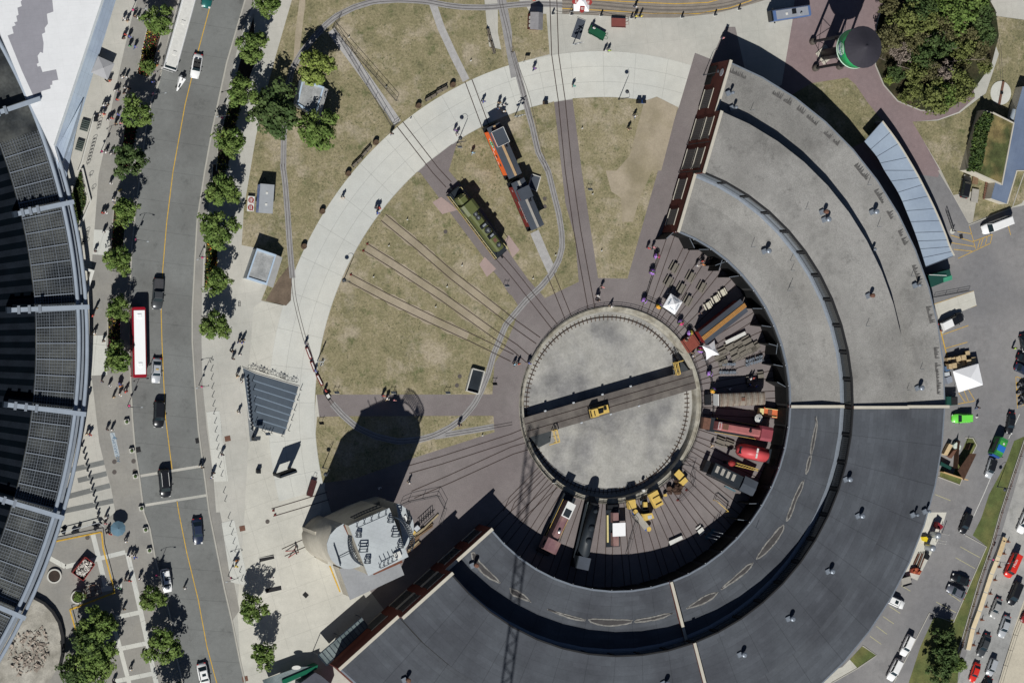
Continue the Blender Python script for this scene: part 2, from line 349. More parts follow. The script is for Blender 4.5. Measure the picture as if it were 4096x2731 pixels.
# lawns
SW = arc(62.15, 180.6, 141.5, 20)   # along the inner edge of the path
ground('lawn', q('12', 2170, 484, 2190, 200, 2280, 60) + q('21', 20, 1410, 80, 1200) + q('21', -30, 1130, -120, 980) + [W(*p) for p in px('11', 2240, 1000, 1510, 20)] + arc(62.15, 131.7, 179.9, 24)[0:] + q('12', 552, 486), .02, m_lawn)
ground('lawn', q('12', 560, 690, 850, 684, 2180, 680, 2190, 830, 1390, 1085, 900, 1260) + arc(62.15, 193, 184, 6)[0:], .02, m_lawn2)
ground('lawn', [pol(62.15, 122)] + arc(62.15, 120, 102.2, 14) + q('20', 385, 930) + q('21', 490, 300, 580, 620, 612, 1020, 300, 1170, 270, 1130, 220, 1080, 150, 1000) + q('21', 0, 790) + q('11', 2110, 400, 1770, 0), .02, m_lawn)
ground('lawn', q('20', 555, 905) + arc(62.15, 93.6, 76.5, 8) + q('20', 1530, 978) + q('21', 1340, 0, 1060, 990, 790, 985, 640, 0), .02, m_lawn2)
ground('lawn', q('10', 330, -150, 330, 0, 180, 520, 80, 900, 0, 1250) + q('o', 560, 480, 555, 563, 600, 572, 640, 590, 600, 690, 655, 700) + arc(71.4, 163.4, 103.4, 40) + q('10', 2140, 430, 2095, -20, 2090, -150), .024, m_lawn)
ground('lawn', q('20', -130, -150, 130, 60, 170, 130, 315, 130, 345, 500) + q('20', 0, 585, -70, 600, -130, 300), .024, m_lawn2)
ground('bare_patch', q('20', 1215, 930, 1330, 890, 1520, 985, 1440, 1300, 1370, 1568, 960, 1568, 1080, 1430), .028, m_dirt)
ground('bare_patch', q('21', 860, 0, 1290, 0, 1180, 230, 1110, 470, 1010, 470, 1000, 250, 910, 190), .028, m_dirt)
ground('dirt_trail', q('10', 390, -150, 400, 0, 360, 300, 345, 540, 330, 600, 380, 560, 400, 480, 420, 300, 450, 60, 460, -150), .03, m_dirt)
ground('brick_strip', [pol(62.2, 129.8), pol(62.2, 123.2)] + q('11', 1770, 0, 2110, 400) + q('21', 0, 850, 180, 1060, 320, 1230, 160, 1400) + q('11', 2351, 1150, 2050, 700, 1800, 350, 1660, 160), .026, m_pav)
ground('pink_paving', q('11', 1620, 290, 1700, 240, 1850, 360, 1710, 400), .032, m_pink); ground('pink_paving', q('11', 2050, 860, 2100, 790, 2205, 900, 2120, 975), .032, m_pink)
ground('pink_paving', q('p', 2034, 940, 2078, 1000, 2050, 1030, 2020, 960), .032, m_pink)
ground('dirt_bed', q('o', 640, 640, 672, 600, 668, 690, 657, 702, 610, 690), .03, mat('cabin bed', C(112, 98, 84), .95, .2, .5, fine=.2))
# bare earth along the sunken lawn tracks
for p in (q('11', 1170, 430, 1500, 700, 1800, 960, 2290, 1340), q('11', 1010, 705, 1290, 880, 1700, 1150, 2190, 1500), q('11', 860, 985, 1200, 1165, 1600, 1360, 1990, 1540)):
    rs = random.Random(len(GZ)); PP_ = []
    for a, b in zip(p, p[1:]): PP_ += [a.lerp(b, k / 9) for k in range(9)]
    ground('dirt_bed', None, .025, m_dirt, MB().strip(PP_, 1, .033, wl=[2.0 + rs.uniform(-.5, .7) for _ in PP_]))
# gravel strips
GS = [(q('10', 690, 280, 1000, 700, 1300, 1130), 1.7), (q('10', 1590, -60, 1700, 260, 1820, 520, 1930, 740), 1.55), (q('20', 110, 1000, 180, 1250, 260, 1568), 1.5),
      (q('11', 240, -60, 280, 400, 310, 700, 335, 985), 1.2), (q('21', 205, 560, 290, 760, 375, 945), 1.9)]
ground('gravel_strip', GS[0][0], .034, m_ballast, MB().strip(GS[0][0], 1.7, .034)); ground('gravel_strip', GS[1][0], .034, m_ballast, MB().strip(GS[1][0], 1.55, .034))
ground('gravel_strip', None, .034, m_ballast, MB().strip(GS[4][0], 1.9, .034))
# miniature railway line (loop) on its ballast
loopA = q('10', 250, 1568, 255, 1250, 270, 1000, 290, 820, 330, 640, 420, 480, 520, 360, 640, 230, 740, 150, 900, 70, 1080, 15, 1300, 0, 1480, 8, 1590, 20, 1750, 50, 1900, 68, 2095, 72, 2240, 62) + q('20', 0, 48, 180, 36, 460, 48)
loopB = q('11', 245, -60, 268, 120, 290, 400, 310, 700, 335, 985, 360, 1200, 440, 1520) + q('12', 470, 30, 545, 260, 640, 470, 700, 570, 800, 680, 930, 790, 1100, 870, 1300, 915, 1500, 900, 1640, 860, 1780, 790, 1900, 700, 2000, 580, 2060, 470, 2130, 300, 2180, 120, 2230, 0) + q('21', -60, 1420, 20, 1320, 130, 1190, 260, 1070, 360, 950, 430, 820, 460, 700, 455, 560, 430, 400, 380, 200, 330, 0) + q('20', 240, 1400, 190, 1180, 140, 1000, 60, 700, 0, 480) + q('10', 2351, 480, 2310, 280, 2265, 100, 2245, 0, 2235, -120)
ground('ballast', None, 0, m_grav, MB().strip(loopA, 1.15, .038)); 
ground('ballast', None, 0, m_grav, MB().strip(loopB[:5], 1.15, .04).strip(loopB[10:40], 1.25, .04).strip(loopB[41:], 1.3, .04))
ground('ballast', None, 0, m_grav, MB().strip(q('12', 1640, 870, 1900, 830, 2185, 780), 1.2, .036))
ground('gravel_bed', q('10', 2205, -40, 2290, -40, 2351, 300) + q('20', 0, 500, 60, 700, -10, 720) + q('10', 2300, 480), .03, m_grav)
# tramway band at the top
ground('tram_band', q('20', 462, -100, 460, 128, 720, 140, 1100, 165, 1500, 165, 1850, 130, 2100, 70, 2351, -5, 2500, -150), .02, mat('weathered timber deck', C(140, 132, 122), .9, .12, .6, fine=.15))
mb = MB().strip(q('20', 700, -2, 1100, 20, 1500, 38, 1800, 25, 2000, -30), .16, .03).strip(q('20', 460, 80, 900, 102, 1300, 125, 1700, 128, 2000, 75, 2200, 5), .16, .03); ground('yellow_edge_line', None, 0, m_ypaint, mb)
# east: maroon paving, lawns, soil, parking
ground('parking_lot', arc(70, 48, -90, 30) + q('p', 2900, 3200, 4700, 3200, 4700, 950) + q('31', 2351, 320, 2230, 345, 1850, 500, 1700, 230, 1560, 0) + q('30', 1400, 1500), .012, m_park)
ground('brick_plaza', q('30', 260, -150, 225, 190, 125, 780) + [pol(66, 66), pol(66, 48)] + q('31', 1120, 0, 1560, 60) + q('30', 1580, 1568, 1330, 1120, 1560, 1100, 1750, 1030, 1900, 900, 1890, 830, 1500, 600, 1300, -150), .018, m_mar)
ground('gravel_yard', q('31', 1560, 0, 1700, 220, 1850, 500, 1900, 470, 1930, 200, 1900, -20, 1750, -60), .02, mat('pale gravel', C(176, 172, 162), .95, .1, .3, fine=.12))
ground('lawn', q('30', 400, 765, 730, 715, 800, 775, 920, 950, 1050, 1112, 870, 1310) + [pol(68, 47), pol(70, 60)], .024, m_lawn3)
ground('lawn', q('30', 1325, 1120, 1560, 1110, 1760, 1040, 1930, 910, 2000, 860, 2120, 500, 2050, 300, 2100, 150, 2351, 185, 2500, 200, 2500, 1568) + q('31', 2330, 300, 1880, 470, 1930, 180, 1700, 225) + q('30', 1590, 1568), .022, m_lawn3)
ground('planting_bed', q('30', 1130, -100, 1010, 170, 975, 350, 985, 600, 1060, 780, 1190, 930, 1400, 1015, 1650, 1010, 1850, 880, 2050, 600, 2120, 330, 2090, 100, 1980, -100), .03, mat('shrubby ground', C(70, 62, 44), .95, .4, .4, fine=.4, tint=C(46, 52, 30)))
kb = MB().strip(q('30', 1130, -100, 1010, 170, 975, 350, 985, 600, 1060, 780, 1190, 930, 1400, 1015, 1600, 1025), .22, 0, .16); ground('kerb', None, 0, m_curb, kb)
ground('grey_pavement', q('30', 1990, -150, 2100, 95, 2351, 185, 2600, 200, 2600, -150), .02, m_conc)
# verge strips on the right
ground('verge', q('32', 2351, 870, 2260, 910, 2195, 1090, 2130, 1215, 2030, 1400, 1975, 1568) + q('33', 1955, 60, 1880, 210, 2005, 310, 1715, 985, 1520, 965, 1400, 1230, 1290, 1568, 1740, 1568, 1760, 1300, 2040, 320, 2130, 0) + q('32', 2180, 1400, 2351, 960), .022, m_green)
ground('verge', q('33', 868, 1222, 995, 1312, 822, 1430, 750, 1350), .03, m_green); ground('verge', q('32', 1590, 1160, 1575, 1235, 1760, 1315, 1815, 1110, 1900, 1000, 1915, 930, 1890, 880, 1830, 885, 1740, 1100, 1700, 1230), .03, m_green)
kb = MB()
for s_ in (q('33', 865, 1222, 995, 1312, 822, 1430, 580, 1568), q('32', 1560, 1240, 1760, 1315, 1830, 1120, 1915, 950, 1880, 885, 1810, 880), q('33', 1810, 210, 2005, 315, 1700, 1010, 1480, 925, 1150, 1568), q('31', 1840, 500, 2240, 340, 2351, 20)): kb.strip(s_, .22, 0, .14)
ground('kerb', None, 0, m_curb, kb)
ground('street', q('32', 2351, 1060, 2200, 1568) + q('33', 2200, 0, 1740, 1568, 1700, 1800, 2100, 1800, 2200, 1400, 2351, 1050, 2600, 400, 2600, -400), .02, m_street)
ground('gravel_lot', q('33', 2351, 800, 2260, 1060, 2120, 1568, 2050, 1800, 2800, 1800, 2800, 0), .03, m_tan)
ground('concrete_apron', q('33', 580, 1568, 822, 1430, 750, 1350, 680, 1420) + [pol(70, -58)], .028, m_plaza)
ground('concrete_apron', q('33', 1480, 0, 1640, 0, 1560, 260, 1370, 625, 1230, 560) + [pol(70, -22)], .02, m_plaza)
# road markings of the car park
mb = MB()
YL = [q('31', 1740, 560, 1870, 580), q('31', 1675, 592, 1890, 655), q('31', 1685, 662, 1900, 697), q('31', 1705, 722, 1880, 740), q('31', 1850, 510, 1905, 715), q('31', 1745, 805, 2045, 665), q('31', 2060, 585, 1890, 648), q('31', 2060, 585, 2040, 668), q('31', 1950, 625, 1925, 710), q('31', 1975, 620, 1950, 700), q('31', 2015, 600, 1995, 680),
      q('31', 1525, 1225, 1890, 1105), q('31', 1600, 1505, 1840, 1420), q('31', 1780, 1285, 1915, 1235), q('31', 2300, 245, 2351, 270), q('31', 2205, 500, 2228, 590), q('32', 1630, 62, 1830, 5), q('32', 1750, 468, 1810, 560), q('32', 1800, 450, 1840, 545), q('32', 1840, 440, 1900, 540), q('32', 1745, 572, 1895, 545), q('32', 2275, 320, 2290, 615, 2351, 575), q('32', 2275, 320, 2351, 345), q('32', 2280, 380, 2340, 350), q('32', 2285, 440, 2351, 410), q('32', 2290, 500, 2351, 475)]
for s_ in YL: mb.strip(s_, .13, .032)
mb.strip(q('31', 1560, 1370, 1610, 1568) + q('32', 1660, 200), .25, .034)
ground('yellow_markings', None, 0, m_ypaint, mb)
mb = MB()
for s_ in (q('32', 1535, 1402, 1675, 1458), q('33', 1765, 315, 1945, 415), q('33', 1722, 415, 1900, 515), q('33', 1640, 730, 1770, 820), q('33', 1545, 822, 1725, 920), q('33', 1222, 672, 1308, 722), q('33', 1115, 862, 1212, 925), q('33', 1055, 955, 1155, 1022), q('33', 995, 1045, 1092, 1118), q('33', 935, 1135, 1040, 1210)): mb.strip(s_, .12, .032)
ground('parking_bay_lines', None, 0, m_ypale, mb)
mb = MB().strip(q('32', 2310, 665, 2210, 890) , .14, .032).strip(q('32', 2090, 1140, 1990, 1380, 1880, 1620), .14, .032); ground('white_line', None, 0, m_wpaint, mb)
ground('ramp_slab', q('31', 1530, 1225, 1890, 1105, 1915, 1235, 1780, 1290, 1600, 1500), .026, m_plaza)
ground('pale_patch', q('02', 1895, 645, 2015, 635, 2095, 1280, 1965, 1285), .02, m_path)
ground('pale_patch', q('03', 2035, 95, 2150, 70, 2290, 680, 2120, 640), .02, m_path)
# dark soil beds beside the street
def bed(pts, kerb=True):
    ground('planting_bed', pts, .08, m_soil)
    if kerb: ground('kerb', None, 0, m_curb, MB().strip(pts + pts[:1], .16, 0, .2))
for p in (q('00', 1350, 250, 1255, 680, 1370, 715, 1500, 250), q('00', 1150, 1130, 1260, 1150, 1190, 1568, 1090, 1568), q('01', 1045, 300, 1160, 300, 1120, 890, 1005, 885), q('01', 990, 1215, 1110, 1215, 1105, 1568) + q('02', 1105, 215, 985, 215),
          q('03', 1292, 735, 1380, 735, 1370, 880, 1308, 880), q('00', 2330, 130, 2190, 600, 2100, 950, 2005, 1300, 1985, 1568, 2090, 1568, 2130, 1300, 2225, 900, 2350, 560), q('01', 1950, -60, 1945, 210, 2060, 210, 2080, -60), q('01', 1895, 480, 1870, 1075, 1985, 1075, 2010, 480), q('01', 1860, 1345, 1860, 1480, 1965, 1490, 1975, 1345)): bed(p)
bed(q('01', 735, 0, 640, 250, 690, 560, 790, 280))
# turntable pit
mb = MB()
prof = [(20.15, .02), (20.15, .3), (19.85, .3), (19.85, .06), (19.2, .05), (19.2, -.35), (18.85, -.36), (18.85, -1.15), (0.01, -1.2)]
mb.lathe(prof[:8], n=128, a0=0, a1=360) if False else None
def ringwall(pr, n=128):
    b = MB(); rings = [[b.bm.verts.new((*pol(r, 360 * i / n).xy, z)) for i in range(n)] for r, z in pr]
    for a, c in zip(rings, rings[1:]):
        for i in range(n): j = (i + 1) % n; b.bm.faces.new((a[i], c[i], c[j], a[j]))
    return b
mb = MB(); n = 96; a, c = arc(18.88, 0, 360, n), arc(.02, 0, 360, n)
for i in range(n): mb.face([(*c[i].xy, -2.0), (*a[i].xy, -2.0), (*a[i + 1].xy, -2.0), (*c[i + 1].xy, -2.0)])
ground('pit_floor', None, 0, m_pit, mb)
o = ringwall([(20.02, -.1), (20.02, .16), (19.7, .16), (19.7, -.05), (19.0, -.06), (18.9, -.7), (18.9, -2.05)]).build('turntable_pit_rim', mat('weathered pit concrete', C(170, 166, 154), .9, .2, 1.1, fine=.15, tint=C(146, 140, 126))); tag(o, 'pale round concrete rim and stepped wall of the turntable pit', 'pit wall')
# ------------------------------------------------------------------ tracks
def track(pts, gauge, z, label, m=None, name='railway_track', w_=.15, ties=None, group=None, cat='track'):
    mb = MB()
    pts = [Vector((p[0], p[1], 0)) for p in pts]
    for s in (-1, 1):
        off = []
        for i, p in enumerate(pts):
            a = pts[max(0, i - 1)]; b = pts[min(len(pts) - 1, i + 1)]; d = (b - a).normalized(); off.append(p + Vector((-d.y, d.x, 0)) * s * gauge / 2)
        mb.strip(off, w_, 0, z)
    if group: pass
    o = mb.build(name, m or m_rail); tag(o, label, cat, group)
    if ties:
        tb = MB()
        for a, b in zip(pts, pts[1:]):
            L_ = (b - a).length; k = max(1, int(L_ / ties)); d = (b - a) / k
            for i in range(k): p = a + d * i; tb.box(p.x, p.y, 0, .16, gauge * 1.5, z - .03, math.atan2(d.y, d.x))
        tb.build('tie', m_tie, parent=o)
    return o
def smooth(pts, k=6):
    out = []
    P = [pts[0] * 2 - pts[1]] + list(pts) + [pts[-1] * 2 - pts[-2]]
    for i in range(1, len(P) - 2):
        p0, p1, p2, p3 = P[i - 1:i + 3]
        for j in range(k):
            t = j / k; out.append(.5 * ((2 * p1) + (p2 - p0) * t + (2 * p0 - 5 * p1 + 4 * p2 - p3) * t * t + (3 * p1 - p0 - 3 * p2 + p3) * t ** 3))
    return out + [pts[-1]]
A0 = 72.4; DA = 213.4 / 32
for i in range(32):
    a = A0 - DA * (i + .5)
    track([pol(19.9, a), pol(38.5, a)], 1.5, .05, f'{ORD[i]} pair of stall rails clockwise from the north end wall, set in brick', group='stall tracks fanning from the turntable to the roundhouse')
T_ = [
 (q('20', 375, -120, 395, 500, 455, 915) + q('21', 520, 0, 600, 560, 730, 1270), 'long track crossing the round path and running down the brick strip to the turntable', .08),
 (q('10', 1950, 740, 2010, 900, 2110, 1170), 'track stub crossing the concrete path and ending at the orange caboose', .05),
 (q('21', 355, 950, 520, 1360), 'track running from the gravel strip below the maroon caboose to the turntable', .05),
 (q('10', 1320, 1140, 1620, 1530) + q('11', 1650, 0, 1770, 130), 'track crossing the concrete path up to the nose of the olive green locomotive', .05),
 (q('11', 2230, 790, 2351, 930) + q('21', 80, 1030, 390, 1430), 'track leaving the rear of the olive green locomotive towards the turntable', .05),
 (q('11', 1170, 430, 1500, 700, 1800, 960, 2290, 1340) + q('21', 0, 1390, 240, 1560), 'northernmost of the three worn tracks sunk in the dry lawn west of the turntable', .06),
 (q('11', 1010, 705, 1290, 880, 1700, 1150, 2190, 1500) + q('22', 30, 60, 170, 180), 'middle one of the three worn tracks sunk in the dry lawn west of the turntable', .06),
 (q('11', 860, 985, 1200, 1165, 1600, 1360, 1990, 1540) + q('12', 2150, 50, 2351, 150), 'southernmost of the three worn tracks sunk in the dry lawn west of the turntable', .06),
 (q('12', 1400, 1175, 1700, 1090, 2351, 880) + q('22', 120, 830), 'upper of the two long tracks over the brown bricks between silo and turntable', .05),
 (q('12', 1440, 1405, 1780, 1260, 2351, 1000) + q('22', 170, 950), 'lower of the two long tracks over the brown bricks between silo and turntable', .05),
 (q('12', 660, 1415, 380, 1500, 150, 1568) , 'track stub on the pale plaza in front of the concrete coaling tower, with red stops', .05),
 (q('13', 520, 250, 380, 310, 250, 370), 'short track stub on the plaza ending at the red triangular buffer, beside the coaling tower', .05)]
for p, l, z in T_: track(p, 1.5, z, l)
for p in ((('22', 300, 1140, 0, 1450)), ('22', 400, 1330, 90, 1568), ('22', 330, 1215, 0, 1568)):
    pass
for a, b, l in ((q('22', 285, 1160, 0, 1450) + q('12', 2300, 1568), 0, 'upper track running from the turntable pit into the shadow of the brick end wall'), (q('22', 400, 1310, 110, 1568) + q('23', 40, 80), 0, 'lower track running from the turntable pit into the shadow of the brick end wall')): track(a, 1.5, .05, l)
lA = smooth(loopA, 4); lB = smooth(loopB, 4)
track(lA, .55, .09, 'narrow miniature railway line curving through the north-west lawn', m_rail2, 'miniature_railway_track', .06)
track(lB, .55, .1, 'narrow miniature railway loop crossing the path, past the silo shadow and round the cabooses', m_rail2, 'miniature_railway_track', .06)
track(smooth(q('12', 1740, 855, 1950, 822, 2185, 782, 2351, 752), 3), .5, .09, 'short miniature siding on gravel beside the miniature loop, left of the turntable', m_rail2, 'miniature_railway_track', .06)
for y0, l in ((0, 'upper of the two curved tram tracks in the timber deck at the top edge'), (36, 'lower of the two curved tram tracks in the timber deck at the top edge')):
    track(smooth(q('20', 460, 20 + y0, 760, 30 + y0, 1100, 62 + y0, 1500, 80 + y0, 1850, 60 + y0, 2100, 8 + y0, 2351, -90 + y0), 3), .6, .06, l, m_rail2, 'tram_track', .06)
track(smooth(q('20', 0, 430, 60, 640, 150, 900, 240, 1290, 320, 1568), 3) , .55, .08, 'narrow rails in grey gravel beside the brick strip right of the orange caboose', m_rail2, 'miniature_railway_track', .06)
# red track stops in the lawn
m_red = mat('red paint', C(146, 50, 48), .5, .1, 2.)
m_stop = mat('dark red stop', C(104, 44, 40), .7, .1, 2.)
STOPS = [('11', 1022, 672), ('11', 985, 735), ('11', 870, 955), ('12', 160, 1550), ('13', 175, 25), ('22', 1520, 1455), ('22', 1600, 1362)]
bs = None
for i, (t, x, y) in enumerate(STOPS):
    p = q1(t, x, y); b = MB().hull([(-.26, -.18, 0), (.26, -.18, 0), (.26, .18, 0), (-.26, .18, 0), (.1, -.15, .4), (.1, .15, .4)], [(0, 1, 2, 3), (0, 1, 4), (2, 3, 5), (1, 2, 5, 4), (0, 3, 5, 4)])
    o = b.build('track_stop', m_stop, loc=p); tag(o, ['small red wheel stop at the head of the middle lawn track, upper one', 'small red wheel stop at the head of the middle lawn track, lower one', 'small red wheel stop at the head of the southern lawn track by the lamp', 'small red wheel stop on the plaza track, left rail, beside the two round shadows', 'small red wheel stop on the plaza track above the manhole cover', 'small red wheel stop under the rusty machinery, lower one', 'small red wheel stop beside the rusty machinery fence, right one'][i], 'wheel stop')
# ------------------------------------------------------------------ turntable
m_yel = mat('yellow machine paint', C(214, 182, 100), .5, .08, 1.5)
m_blk = mat('black metal', C(28, 30, 34), .5, .2, 2.)
m_deck = mat('turntable deck plates', C(96, 90, 86), .8, .16, .7, fine=.14, tint=C(112, 106, 100))
tt = thing('turntable', 'long locomotive turntable bridge crossing the round gravel pit', 'turntable', (0, 0, -.1))
pa, pb = W(*px('22', 130, 790)[0]), W(*px('22', 1645, 350)[0]); ta = dirang(pa, pb); tt.rotation_euler = (0, 0, ta)
off = ((pa + pb) / 2); perp = Vector((-math.sin(ta), math.cos(ta), 0)); so = off.dot(perp); tt.location = perp * so + Vector((0, 0, .0))
MB().box(0, 0, -.28, 38.2, 4.1, .3).build('deck', m_deck, tt)
[MB().box(0, s * 1.1, -1.75, 35, .4, 1.46).build('girder', m_blk, tt) for s in (-1, 1)]
for s in (-1, 1): MB().box(0, s * .75, .021, 38, .1, .08).build('rail', m_rail, tt)
for x, s in ((-15.5, 1), (17, 1)):
    pass
MB().hull([(-18.6, -1.95, -.03), (-13.8, -1.95, -.03), (-14.6, -4.1, -.03), (-17.3, -4.6, -.03), (-18.6, -1.95, -.2), (-13.8, -1.95, -.2), (-14.6, -4.1, -.2), (-17.3, -4.6, -.2)], [(0, 1, 2, 3), (4, 5, 6, 7), (0, 1, 5, 4), (1, 2, 6, 5), (2, 3, 7, 6), (3, 0, 4, 7)]).build('side_platform', mat('dark platform', C(64, 68, 70), .8, .15, 1.), tt)
MB().hull([(18.4, 1.95, -.03), (14.8, 1.95, -.03), (15.2, 4.3, -.03), (17.2, 4.4, -.03), (18.4, 1.95, -.2), (14.8, 1.95, -.2), (15.2, 4.3, -.2), (17.2, 4.4, -.2)], [(0, 1, 2, 3), (4, 5, 6, 7), (0, 1, 5, 4), (1, 2, 6, 5), (2, 3, 7, 6), (3, 0, 4, 7)]).build('side_platform', MATS['dark platform'], tt)
for sx in (-1, 1):
    b = MB(); x = -13.9 if sx < 0 else 15.0; y0, y1 = (-1.9, -4.4) if sx < 0 else (2.0, 4.5)
    for xx in (x, x + .7):
        for yy in (y0, (y0 + y1) / 2, y1): b.tube((xx, yy, 0), (xx, yy, 1.5), .07)
        b.tube((xx, y0, 1.5), (xx, y1, 1.5), .1); b.tube((xx, y0, .8), (xx, y1, .8), .06)
    for yy in (y0, y1): b.tube((x, yy, 1.5), (x + .7, yy, 1.5), .1)
    b.tube((x, y1, 1.5), (x + (2.0 if sx > 0 else -1.6), y1, 1.5), .1); b.build('yellow_guard_frame', m_yel, tt)
m_lite = mat('pale lamp box', C(190, 195, 200), .6, .05, 2.)
for i, (x, s) in enumerate(((-14.2, 1), (-7.9, 1), (-1.4, 1), (5.0, 1), (-13, -1), (-7.2, -1), (-.6, -1), (5.8, -1))):
    MB().box(x, s * 2.18, -.12, .42, .3, .24).build('deck_lamp', m_lite, tt)
# pit ring rail with short ties
mb = MB().strip(arc(17.75, 0, 360, 96), .13, -1.99, -1.8)
o = mb.build('pit_ring_rail', m_rail); tag(o, 'single rusty circular rail on short ties around the pit floor', 'rail'); tb = MB()
for i in range(120): p = pol(17.7, i * 3); tb.box(p.x, p.y, -1.995, 1.1, .16, .08, R(i * 3))
tie = tb.build('tie', m_tie, parent=o); tie['kind'] = 'stuff'
# small yellow rail tractor on the turntable
st = thing('rail_tractor', 'small yellow rail tractor with a cab standing on the turntable bridge', 'rail tractor', W(*px('22', 785, 635)[0], z=.1), ta); st.scale = (.84, .84, .9)
b = MB().box(-1.55, 0, .9, 1.9, 2.1, 1.3, top=(.85, .92)); b.build('cab', m_yel, st)
MB().box(-1.75, 0, 2.21, .25, 1.3, .02).build('roof_vent', m_blk, st)
MB().box(-2.42, 0, 1.35, .1, 1.5, .5).build('window', m_blk, st)
MB().box(.9, 0, .5, 3.0, 1.9, .8).build('deck', m_yel, st)
MB().box(.2, -.1, 1.3, 1.1, .9, .4).box(1.5, .3, 1.3, .6, .8, .25).tube((.9, .3, 1.3), (1.2, .7, 2.3), .06).tube((.5, -.2, 1.4), (1.6, .5, 1.7), .06).build('engine', m_blk, st)
for x in (-1.6, 1.6):
    for s in (-1, 1): MB().tube((x, s * .7, .42), (x, s * .85, .42), .4, 12).build('wheel', m_blk, st)
MB().box(2.6, 0, .5, .2, 2.1, .3).build('buffer_beam', m_blk, st); MB().box(-2.6, 0, .5, .2, 2.1, .3).build('buffer_beam', m_blk, st)
# fence round the pit
mb = MB(); nf = 64; rf = 19.95
for z in (1.05, .6, .3): 
    P = [p for p in arc(rf, 0, 360, nf, z)]
    mb.path(P, .035, 4)
fr = mb.build('pit_railing', m_blk); tag(fr, 'black tubular railing all round the turntable pit', 'railing')
for i in range(nf):
    p = pol(rf, i * 360 / nf); MB().tube((p.x, p.y, .1), (p.x, p.y, 1.1), .035, 4).build('post', m_blk, fr)
# ------------------------------------------------------------------ roundhouse
m_roofL = mat('pale gravel roofing', C(158, 156, 152), .95, .1, .12, fine=.16, tint=C(138, 136, 132))
m_roofD = mat('dark roof membrane', C(87, 91, 97), .9, .08, .25, fine=.1, tint=C(78, 81, 87), spec=.15)
m_brick = mat('red brown brick', C(92, 46, 38), .9, .14, .5, fine=.1)
m_cop = mat('pale stone coping', C(196, 190, 176), .9, .06, 1.)
m_wall = mat('dark grey facade', C(46, 46, 46), .85, .12, .5)
m_door = mat('black green stall door', C(10, 12, 13), .7, .2, 1.)
m_glass = mat('dark window glass', C(30, 34, 40), .12, .2, 2., spec=.6)
m_mull = mat('window mullion', C(150, 146, 132), .7, .1, 2.)
m_stain = mat('dry puddle silt', C(74, 72, 72), .95, .15, .8, fine=.12); m_ring = mat('pale silt ring', C(134, 132, 128), .95, .3, 1.6, fine=.2)
m_dark = mat('dark clerestory frame', C(36, 36, 38), .8, .1, 1.)
m_metal = mat('galvanised metal', C(140, 148, 158), .45, .08, 2., metal=.35)
m_rust = mat('rusty flue', C(112, 80, 66), .8, .15, 2.)
def rollmask(t):
    tc = t.nodes.new('ShaderNodeTexCoord'); s = t.nodes.new('ShaderNodeSeparateXYZ'); t.links.new(tc.outputs['Object'], s.inputs[0]); x, y = s.outputs[0], s.outputs[1]
    r = M_(t, 'SQRT', M_(t, 'ADD', M_(t, 'MULTIPLY', x, x), M_(t, 'MULTIPLY', y, y))); a = M_(t, 'MULTIPLY', M_(t, 'ARCTAN2', y, x), 57.2958)
    row = M_(t, 'FLOOR', M_(t, 'DIVIDE', r, .95)); cb = M_(t, 'FLOOR', M_(t, 'DIVIDE', M_(t, 'ADD', a, M_(t, 'MULTIPLY', row, 2.3)), 6.67))
    wn = t.nodes.new('ShaderNodeTexWhiteNoise'); wn.noise_dimensions = '2D'; cx = t.nodes.new('ShaderNodeCombineXYZ'); t.links.new(row, cx.inputs[0]); t.links.new(cb, cx.inputs[1]); t.links.new(cx.outputs[0], wn.inputs['Vector'])
    v = M_(t, 'ADD', .94, M_(t, 'MULTIPLY', M_(t, 'POWER', wn.outputs['Value'], 3.), .16))
    return M_(t, 'MULTIPLY', v, M_(t, 'MULTIPLY', joint(t, a, 6.669, .12, .3, 6.669 * 100 - 72.4), joint(t, r, 1.9, .08, .16, 0)))
overlay(m_roofD, rollmask); stains(m_roofD, .1, .5, .7, .12); stains(m_roofL, .09, .52, .7, .32); stains(m_roofL, .4, .58, .72, .35)
Rh = thing('roundhouse', 'huge curved brick locomotive roundhouse with stepped flat roofs around the turntable yard', 'building')
ZI0, ZI1, ZM, ZO0, ZO1 = 6.9, 7.0, 10.9, 8.2, 7.6
RI, RM, RO_ = 36.8, 49.2, 62.2
def ang(i): return A0 - DA * i
def ro(i): return 73.0 + (4.2 * max(0, (i - 26)) / 6 if i > 26 else 0)
def quadstrip(mb, i0, i1, f0, f1):
    "faceted band between two (r,z) functions"
    for i in range(i0, i1):
        a, b = pol(f0(i)[0], ang(i)), pol(f0(i + 1)[0], ang(i + 1)); c, d = pol(f1(i)[0], ang(i)), pol(f1(i + 1)[0], ang(i + 1))
        mb.face([(*a.xy, f0(i)[1]), (*b.xy, f0(i + 1)[1]), (*d.xy, f1(i + 1)[1]), (*c.xy, f1(i)[1])])
    return mb
k = lambda r, z: (lambda i: (r, z))
SEC = [(0, 11, m_roofL), (11, 22, m_roofD), (22, 32, m_roofD)]
roofs = []
for i0, i1, m in SEC:
    mb = MB(); quadstrip(mb, i0, i1, k(RI, ZI0), k(44.5, 6.55)); quadstrip(mb, i0, i1, k(44.5, 6.55), k(RM + .1, ZI1)); roofs.append(mb.build('inner_roof', m, Rh))
    mb = MB(); quadstrip(mb, i0, i1, k(RM, ZM), k(RO_, ZM - .25)); mb.build('middle_roof', m, Rh)
    mb = MB(); quadstrip(mb, i0, i1, k(RO_ - .1, ZO0), (lambda i: (ro(i), ZO1))); mb.build('outer_roof', m, Rh)
